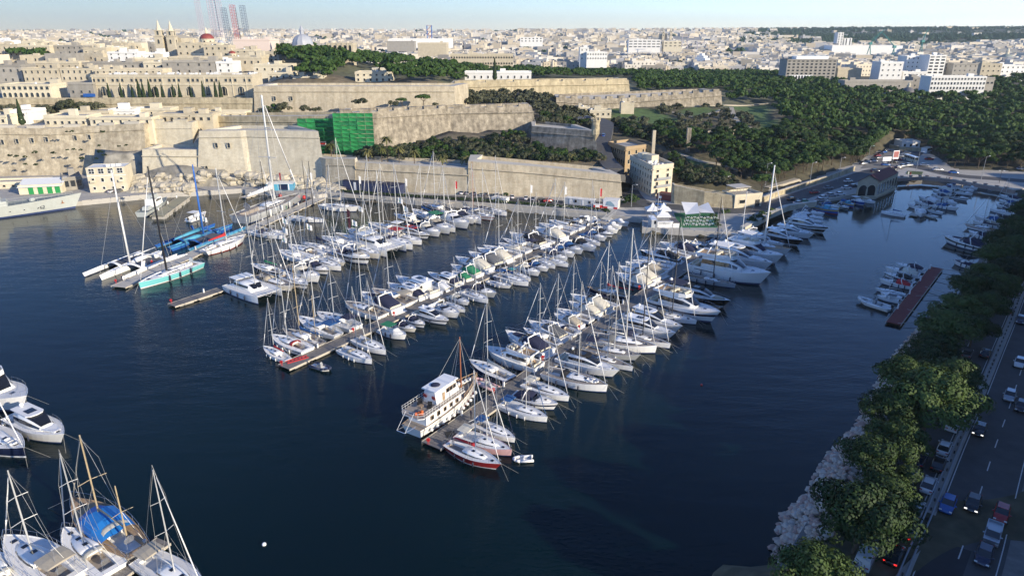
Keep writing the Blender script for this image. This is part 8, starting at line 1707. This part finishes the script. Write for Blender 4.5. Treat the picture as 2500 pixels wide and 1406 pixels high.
def car(label, p, ang, col, kind='car', lit=False, group=None, simple=False, s=1.0):
    r = thing('parked_car' if kind == 'car' else kind, label, {'car': 'car', 'pickup_truck': 'pickup truck', 'van': 'van'}[kind], p, ang, group, s); c = CARC[col]
    if kind == 'car': link('body', MESH['car_body'], c, r); link('windows', MESH['car_glass'], M_DARKWIN, r); link('roof', MESH['car_roof'], c, r)
    elif kind == 'van': link('body', MESH['van_body'], c, r); mb = MB(); mb.add([(.9, -.7, 1.9), (1.55, -.74, 1.28), (1.55, .74, 1.28), (.9, .7, 1.9)], [(0, 1, 2, 3)]); link('windscreen', cached('vanw', lambda: mb), M_DARKWIN, r, (.03, 0, .02))
    else: link('body', MESH['pick_body'], c, r); link('windows', MESH['pick_glass'], M_DARKWIN, r); link('roof', MESH['pick_roof'], c, r)
    if simple: return r
    for x in (-1.3, 1.35):
        for y in (-.78, .78): t = link('wheel', MESH['tyre'], M_BLACK, r, (x, y, .31)); link('rim', MESH['rim'], STEEL, t)
    for y in (-.58, .58):
        link('headlight', MESH['lamp'], HEADON if lit == 'h' else HEADL, r, (2.05, y, .68)); link('tail_light', MESH['lamp'], TAILON if lit == 't' else TAIL, r, (-2.08 if kind == 'car' else -2.2, y, .82))
        link('mirror', MESH['mirror'], c, r, (.85, y*1.6, 1.0))
    return r
def road_dir(p):
    best = min(range(len(MED)-1), key=lambda i: (MED[i]-p).length); return (MED[best+1]-MED[best]).normalized()
for x, y, col, kind, to, lit, l in [(2315, 1228, 'blue', 'car', 1, False, 'bright blue car driving towards the camera beside the median'), (2376, 1226, 'black', 'car', 1, True, 'black car beside the blue one on the right carriageway'), (2392, 1047, 'black', 'car', 1, True, 'dark saloon with lit headlamps further up the right carriageway'), (2466, 964, 'silver', 'car', 1, False, 'silver hatchback on the right carriageway near the frame edge'),
        (2490, 884, 'white', 'car', 1, False, 'white car at the right frame edge'), (2492, 780, 'navy', 'car', 1, False, 'dark blue car at the right frame edge, farthest up'), (2494, 990, 'black', 'car', 1, False, 'black car parked at the right edge beside the pavement'), (2446, 1250, 'red', 'car', 1, False, 'red car parked on the pavement in front of the pickup'), (2424, 1303, 'silver', 'pickup_truck', 1, False, 'silver pickup parked between the red and dark cars'), (2403, 1352, 'navy', 'car', 1, False, 'dark navy saloon parked behind the silver pickup'),
        (2306, 1092, 'white', 'car', -1, False, 'white hatchback on the left carriageway, behind the pickup'), (2292, 1132, 'black', 'car', -1, False, 'black car following the white hatchback, left carriageway'), (2267, 1182, 'white', 'car', -1, False, 'white estate car on the left carriageway beside the median'), (2237, 1243, 'silver', 'car', -1, False, 'silver blue estate car on the left carriageway'), (2215, 1292, 'black', 'car', -1, True, 'black car with red tail lamps on the left carriageway'), (2183, 1353, 'black', 'car', -1, True, 'black car with bright red tail lamps nearest the camera'),
        (2115, 1360, 'white', 'van', -1, False, 'white van with lit tail lamps half under the nearest tree'), (2085, 1404, 'silver', 'car', -1, False, 'silver car cut off by the bottom edge'), (2328, 1036, 'white', 'pickup_truck', -1, False, 'white pickup truck emerging from under the trees'), (2219, 1167, 'silver', 'car', -1, False, 'silver car parked half under the roadside trees'), (2196, 1205, 'red', 'car', -1, False, 'red car parked half under the roadside trees'), (2245, 1120, 'navy', 'car', -1, False, 'dark car parked under the roadside trees'),
        (2406, 862, 'black', 'car', -1, False, 'black car on the left carriageway level with the trees'), (2362, 862, 'grey', 'car', -1, False, 'grey car parked at the kerb by the second clump of trees'), (2462, 758, 'grey', 'car', -1, False, 'grey car on the shaded upper stretch of road'), (2478, 712, 'navy', 'car', -1, False, 'navy car high on the shaded road')]:
    p = P(x, y, ZR+.6); p.z = ZR; d = road_dir(p)*(-to); car(l, p, math.atan2(d.y, d.x), col, kind, ('h' if to > 0 else 't') if lit else False)
# cars on the quay road, car park and promenade
QC = [(1212, 480, 'white', 95), (1250, 484, 'white', 95), (1285, 487, 'white', 80), (1302, 489, 'silver', 80), (1322, 492, 'black', 20), (1338, 493, 'red', 20), (1068, 468, 'white', 80), (1083, 470, 'silver', 80), (1128, 474, 'white', 85), (1142, 475, 'silver', 85), (1160, 477, 'navy', 85), (1186, 479, 'grey', 85), (1612, 502, 'blue', -8), (1533, 445, 'silver', 110),
      (2021, 462, 'silver', 22), (1988, 473, 'red', 22), (1934, 490, 'black', 15), (1965, 496, 'green', 8), (1950, 499, 'white', 8), (2070, 445, 'white', 25), (2066, 462, 'white', 10), (2083, 458, 'navy', 20), (2028, 480, 'silver', 12), (2050, 477, 'white', 10), (2010, 486, 'white', 12), (2004, 492, 'silver', 12), (1990, 500, 'grey', 10), (275, 470, 'white', 80), (291, 469, 'grey', 80), (1473, 333, 'blue', 80), (1772, 436, 'white', -5), (1418, 292, 'grey', 0), (1435, 290, 'navy', 0),
      (2162, 405, 'blue', 0), (2118, 397, 'white', 20), (2132, 396, 'white', 20), (2145, 388, 'silver', 25), (2142, 383, 'red', 30), (2150, 378, 'navy', 30), (2158, 374, 'blue', 30), (2165, 370, 'navy', 20), (2195, 384, 'silver', -10), (2205, 380, 'silver', -10), (2212, 376, 'grey', -10), (2192, 392, 'red', -10), (2180, 398, 'black', 0), (2218, 389, 'white', -20), (2178, 416, 'black', 0), (2195, 412, 'navy', 10), (2205, 408, 'silver', 20), (2218, 406, 'white', 20), (2256, 406, 'silver', -20), (2268, 391, 'red', 0), (2288, 417, 'white', -5), (2328, 424, 'blue', -5), (2492, 415, 'white', 10), (2136, 420, 'navy', 0), (2108, 402, 'silver', 20)]
for i, (x, y, col, an) in enumerate(QC):
    z = QZ; p = P(x, y, z)
    if (x, y) == (1473, 333): p = PY(x, y+1, 328)
    if (x, y) == (1772, 436): p = hit(x, y, 200, 600)
    if 1410 < x < 1440: p = PY(x, y, 362)
    zone = 'on the quay below the sea wall' if x < 1400 and x > 900 else 'beside the cream naval house' if x < 300 else 'in the car park at the creek head' if 2100 < x < 2225 and y < 400 else 'on the road round the creek head' if x > 2100 else 'on the coast road by the boathouse' if x > 1900 else 'near the foot of the hill'
    same = [q for q in QC[:i+1] if q[2] == col]; car('%s %s car %s' % (WORDS[len(same)-1], col, zone), p, R(an), col, 'car', group='cars parked round the harbour')
# bus and coach, hoarding
r, W, H = box_thing('cream single deck bus on the creek road', 'bus', 2232, 398, 2241, 398, QZ, 384, 10, WALLC['b'], 'bus', [(.08, .92, .5, .88, M_DARKWIN, 'windscreen'), (.1, .25, .15, .28, HEADL, 'headlight'), (.75, .9, .15, .28, HEADL, 'headlight')]); 
for i in range(6): mb = MB(); mb.box(-.06, 0, 0, 0, 1.1, .9); link('window', cached('busw', lambda: mb), M_DARKWIN, r, (-.02, .8+i*1.5, H*.5))
for y in (1.5, 8):
    for x in (.1, W-.3): link('wheel', MESH['tyre'], M_BLACK, r, (x, y, .35), R(90), 1.4)
r, W, H = box_thing('white coach half hidden under the dark trees', 'coach', 2262, 374, 2276, 371, QZ, 362, 3, GEL, 'coach', [(.05, .95, .5, .85, M_DARKWIN, 'window')])
r = thing('billboard', 'large double framed billboard in the creek car park', 'billboard', P(2176, 402, QZ), R(15)); mb = MB(); mb.box(0, -.1, 2.6, 3.4, .1, 6.6); link('frame', mb.mesh('frame'), GEL, r); mb = MB(); mb.box(.3, -.14, 3.4, 3.1, -.1, 6.2); link('poster', mb.mesh('poster'), mat('poster_red', (.35, .12, .11), .7), r); mb = MB(); mb.box(-5.5, -.1, 1.8, -.6, .1, 3.8); link('lower_panel', mb.mesh('lower_panel'), GEL, r)
for x in (.5, 2.9, -4.8, -1.4): mb = MB(); mb.tube((x, 0, 0), (x, 0, 3), .1, n=5); link('post', mb.mesh('post'), M_GREYMET, r)
# lamp posts and poles
def lamp(label, x, y, h, z=QZ, double=False, arm=1.6, m=None, group=None):
    p = P(x, y, z); r = thing('lamp_post', label, 'lamp post', p, rnd.uniform(-.3, .3), group); mb = MB(); mb.tube((0, 0, 0), (0, 0, h), .11, .07, 6); link('pole', mb.mesh('pole'), m or M_GREYMET, r)
    for s in ((-1, 1) if double else (1,)): mb = MB(); mb.tube((0, 0, h), (s*arm, 0, h+.25), .05, n=4); link('arm', mb.mesh('arm'), m or M_GREYMET, r); mb = MB(); mb.box(s*arm-.3, -.14, h+.15, s*arm+.3, .14, h+.3); link('lamp_head', mb.mesh('lamp_head'), GEL, r)
for i, (x, y, h) in enumerate(((1974, 465, 11), (2045, 444, 10), (2118, 398, 8), (1867, 460, 10), (2236, 420, 9), (2395, 440, 10), (1735, 425, 8), (1541, 505, 8), (1925, 380, 8))): lamp('grey utility pole or street lamp, %s along the coast road' % WORDS[i], x, y, h, group='street lamps of the coast road')
r = None; lamp('ornate lamp with white globes on the creek promenade', 2439, 447, 5, double=True, arm=.8, m=M_STEELD)
for i, x in enumerate((686, 762, 880, 992, 1113, 1295, 1378, 1463)):
    y = 470 if x < 800 else 480+ (x-880)*.058; p = P(x, y+2, QZ); r = thing('flagpole', 'white promenade mast with narrow pennant, %s from the left' % WORDS[i], 'flagpole', p, 0, 'pennant masts on the promenade'); mb = MB(); mb.tube((0, 0, 0), (0, 0, 8.5), .09, .05, 6); link('pole', mb.mesh('pole'), GEL, r); mb = MB(); mb.add([(0, 0, 8.2), (.7, 0, 8.0), (.65, 0, 5.2), (0, 0, 5.4)], [(0, 1, 2, 3)]); link('pennant', mb.mesh('pennant'), CRED if i in (0, 4, 7) else CWHITE, r)
# hedge along the promenade
hd = MB(); h_pts = [P(x, y, QZ) for x, y in ((830, 470), (1025, 484), (1240, 498), (1480, 517))]
for p, q in zip(h_pts, h_pts[1:]):
    n = int((q-p).length*14)
    for _ in range(n): c_ = p.lerp(q, rr.random()); v = Vector((c_.x+rr.uniform(-.1, .1), c_.y+rr.uniform(-.5, .5), QZ+rr.uniform(.3, 1.1))); s_ = .22; hd.add([v+Vector((-s_, 0, -s_*.4)), v+Vector((s_, rr.uniform(-.2, .2), -s_*.4)), v+Vector((s_, 0, s_)), v+Vector((-s_, rr.uniform(-.2, .2), s_))], [(0, 1, 2, 3)])
link('hedge', hd.mesh('hedge'), DARKG, None, label='clipped dark hedge running behind the promenade bench wall', category='hedge', kind='stuff')
for i, (x, y, s) in enumerate(((1543, 500, 1.2), (1530, 498, 1.0), (1740, 532, .5), (1748, 545, .5), (1752, 553, .4), (1772, 524, .6), (1836, 548, .8), (1850, 540, .8), (1865, 532, .8), (1880, 522, .7), (1480, 520, .5), (1170, 492, .5), (1215, 494, .5), (1235, 480, .5))):
    p = P(x, y, QZ); r = thing('bush', 'green bush at the harbour edge, %s from the left group' % WORDS[i], 'shrub', p, i, 'shrubs on the waterfront', s); link('foliage', BC[i % 3], FICUS, r)
# ------------------------------------------------------------------ rigs, gantry and cranes on the skyline
def lattice(label, px, yb, yt, Y, wpx, m, lean=0, nb=14, name='oil_rig_leg', cat='rig leg', m2=None, group=None):
    a = PY(px, yb, Y); H = PY(px, yt, Y).z-a.z; w_ = wpx*(Y*.94+17)/FPX; r = thing(name, label, cat, (a.x, Y, a.z), 0, group)
    for sx_ in (-.5, .5):
        for sy_ in (-.5, .5): mb = MB(); mb.tube((w_*sx_, w_*sy_, -20), (w_*sx_+lean, w_*sy_, H), w_*.06, n=4); link('chord', mb.mesh('chord'), m, r)
    mb = MB()
    for k in range(nb):
        z0, z1 = H*k/nb, H*(k+1)/nb; o0, o1 = lean*k/nb, lean*(k+1)/nb
        for sy_ in (-.5, .5): mb.tube((-w_/2+o0, w_*sy_, z0), (w_/2+o1, w_*sy_, z1), w_*.032, n=3); mb.tube((-w_/2+o1, w_*sy_, z1), (w_/2+o1, w_*sy_, z1), w_*.032, n=3)
    link('bracing', mb.mesh('bracing'), m2 or m, r); return r, H
RIGB = mat('rig_blue_grey', (.12, .16, .22), .6); RIGR = mat('rig_red', (.38, .09, .10), .6)
for x, yt, m, l in ((561, 20, RIGB, 'left'), (583, 13, RIGR, 'middle, red and white'), (607, 14, RIGB, 'right')): lattice('dark lattice leg of the oil rig, %s of the near three' % l.split(',')[0] if m is RIGB else 'red and white topped lattice leg of the oil rig', x, 104, yt, 1400, 10, m, -4, group='oil rig legs on the skyline')
RIGF = mat('rig_pink', (.42, .38, .42), .7)
for x, l in ((497, 'left'), (530, 'middle'), (548, 'right')): lattice('faint pinkish lattice leg of the farther oil rig, %s' % l, x, 92, -30, 2400, 14 if x == 530 else 9, RIGF, -6, 20, group='oil rig legs on the skyline')
r, H = lattice('blue legged red topped gantry crane on the far quay', 1049, 98, 63, 1600, 11, mat('gantry_blue', (.03, .13, .38), .6), 0, 3, 'gantry_crane', 'crane', mat('gantry_red', (.35, .10, .06), .6))
TEALC = mat('crane_teal', (.04, .22, .20), .6)
for x, yb, yt, jx, l in ((2122, 125, 110, 16, 'left'), (2180, 134, 118, -20, 'middle'), (2248, 125, 104, 5, 'right')):
    Y = 1300; a = PY(x, yb, Y); H = PY(x, yt, Y).z-a.z; r = thing('harbour_crane', 'teal green harbour crane, %s of three on the far right shore' % l, 'crane', a); mb = MB(); mb.tube((-3, 0, -6), (0, 0, H), .8, n=4); mb.tube((3, 0, -6), (0, 0, H), .8, n=4); mb.box(-2.5, -2.5, H, 2.5, 2.5, H+4); link('tower', mb.mesh('tower'), TEALC, r)
    mb = MB(); j = jx*1.1*.75; mb.tube((0, 0, H+3), (j*1.6, 0, H+26), .9, .4, 4); mb.tube((0, 0, H+8), (j*1.6, 0, H+26), .25, n=3); link('jib', mb.mesh('jib'), TEALC, r)
for i, (x, y, h) in enumerate(((1664, 104, 22), (1677, 108, 20), (1702, 110, 12))):
    p = PY(x, y+12, 1300); r = thing('tower_crane', 'thin reddish tower crane on the far quay, %s from the left' % WORDS[i], 'crane', p, 0, 'tower cranes on the far quay'); mb = MB(); mb.tube((0, 0, 0), (0, 0, h), .6, n=4); link('mast', mb.mesh('mast'), RIGF, r); mb = MB(); mb.tube((-6, 0, h), (14, 0, h), .4, n=4); link('jib', mb.mesh('jib'), RIGF, r)
r, W, H = box_thing('white superyacht moored on the far quay', 'superyacht', 1708, 145, 1722, 145, 6, 136, 20, GEL, 'superyacht') if False else (None, 0, 0)
p = PY(1715, 146, 1000); r = thing('superyacht', 'white many decked superyacht on the far quay beyond the pines', 'superyacht', (p.x, 1000, p.z), R(-75)); 
for k_, (l_, w_) in enumerate(((40, 8), (30, 7), (22, 6), (12, 4))): mb = MB(); mb.box(-l_/2, -w_/2, k_*2.8-3, l_/2-k_*1.5, w_/2, k_*2.8+2.4-3); link('deck_level', mb.mesh('deck_level'), GEL, r)
# ------------------------------------------------------------------ people
def personmesh():
    mb = MB()
    secs = [(.0, .09, .05), (.08, .10, .07), (.45, .11, .08), (.85, .17, .11), (1.0, .17, .10), (1.25, .19, .11), (1.42, .20, .10), (1.48, .07, .06), (1.53, .06, .06)]
    mb.loft([[(w_*math.cos(6.283*i/8), d*math.sin(6.283*i/8), z) for i in range(8)] for z, w_, d in secs])
    for s in (1, -1): mb.path([Vector((s*.19, 0, 1.4)), Vector((s*.27, .03, 1.12)), Vector((s*.25, -.12, .88))], .045, 5)
    mb.sphere((0, -.01, 1.66), .115, 8, 6, sz=1.15, mi=1); return mb
pm_ = personmesh().mesh('body', True); CL = [('dark blue', CNAVY), ('white', CWHITE), ('red', CRED), ('grey', CGREY), ('green', CGREEN), ('black', CBLACK)]
PPL = [(299, 686, 'on the racing pontoon tip'), (357, 655, 'on the racing pontoon beside the white trimaran'), (372, 648, 'on the racing pontoon'), (628, 566, 'on the racing pontoon near the second yacht'), (700, 512, 'on the inner racing pontoon'), (718, 506, 'on the inner racing pontoon, further in'), (866, 606, 'on the second pier'), (905, 590, 'among the racing boats of the second pier'), (962, 572, 'on the second pier near the red topped motor yacht'), (1010, 556, 'on the second pier beside the navy hull'), (1684, 558, 'on the cafe terrace edge'), (1590, 553, 'beside the cafe kitchen'), (1150, 1020, 'on the front pier by the trawler'), (2217, 428, 'on the creek promenade'), (2222, 429, 'on the creek promenade, right one'), (2310, 440, 'on the creek promenade by the jetty')]
for i, (x, y, l) in enumerate(PPL):
    nmz, m = CL[i % 6]; z = QZ if (x > 1500) else .58; r = thing('person', 'person in %s clothes standing %s' % (nmz, l), 'person', P(x, y, z), rnd.uniform(0, 6)); link('body', pm_, [m, SKIN], r)
# ------------------------------------------------------------------ thin air haze
mb = MB(); mb.box(-3600, -850, -4.5, 3600, 6900, 175); hm_ = bpy.data.materials.new('air'); hm_.use_nodes = True; N = hm_.node_tree.nodes; N.clear(); o = N.new('ShaderNodeOutputMaterial'); v = N.new('ShaderNodeVolumePrincipled')
v.inputs['Color'].default_value = (.75, .88, 1, 1); v.inputs['Density'].default_value = .00007; v.inputs['Anisotropy'].default_value = .2; hm_.node_tree.links.new(v.outputs[0], o.inputs['Volume'])
link('haze', mb.mesh('haze'), hm_, None, kind='stuff')
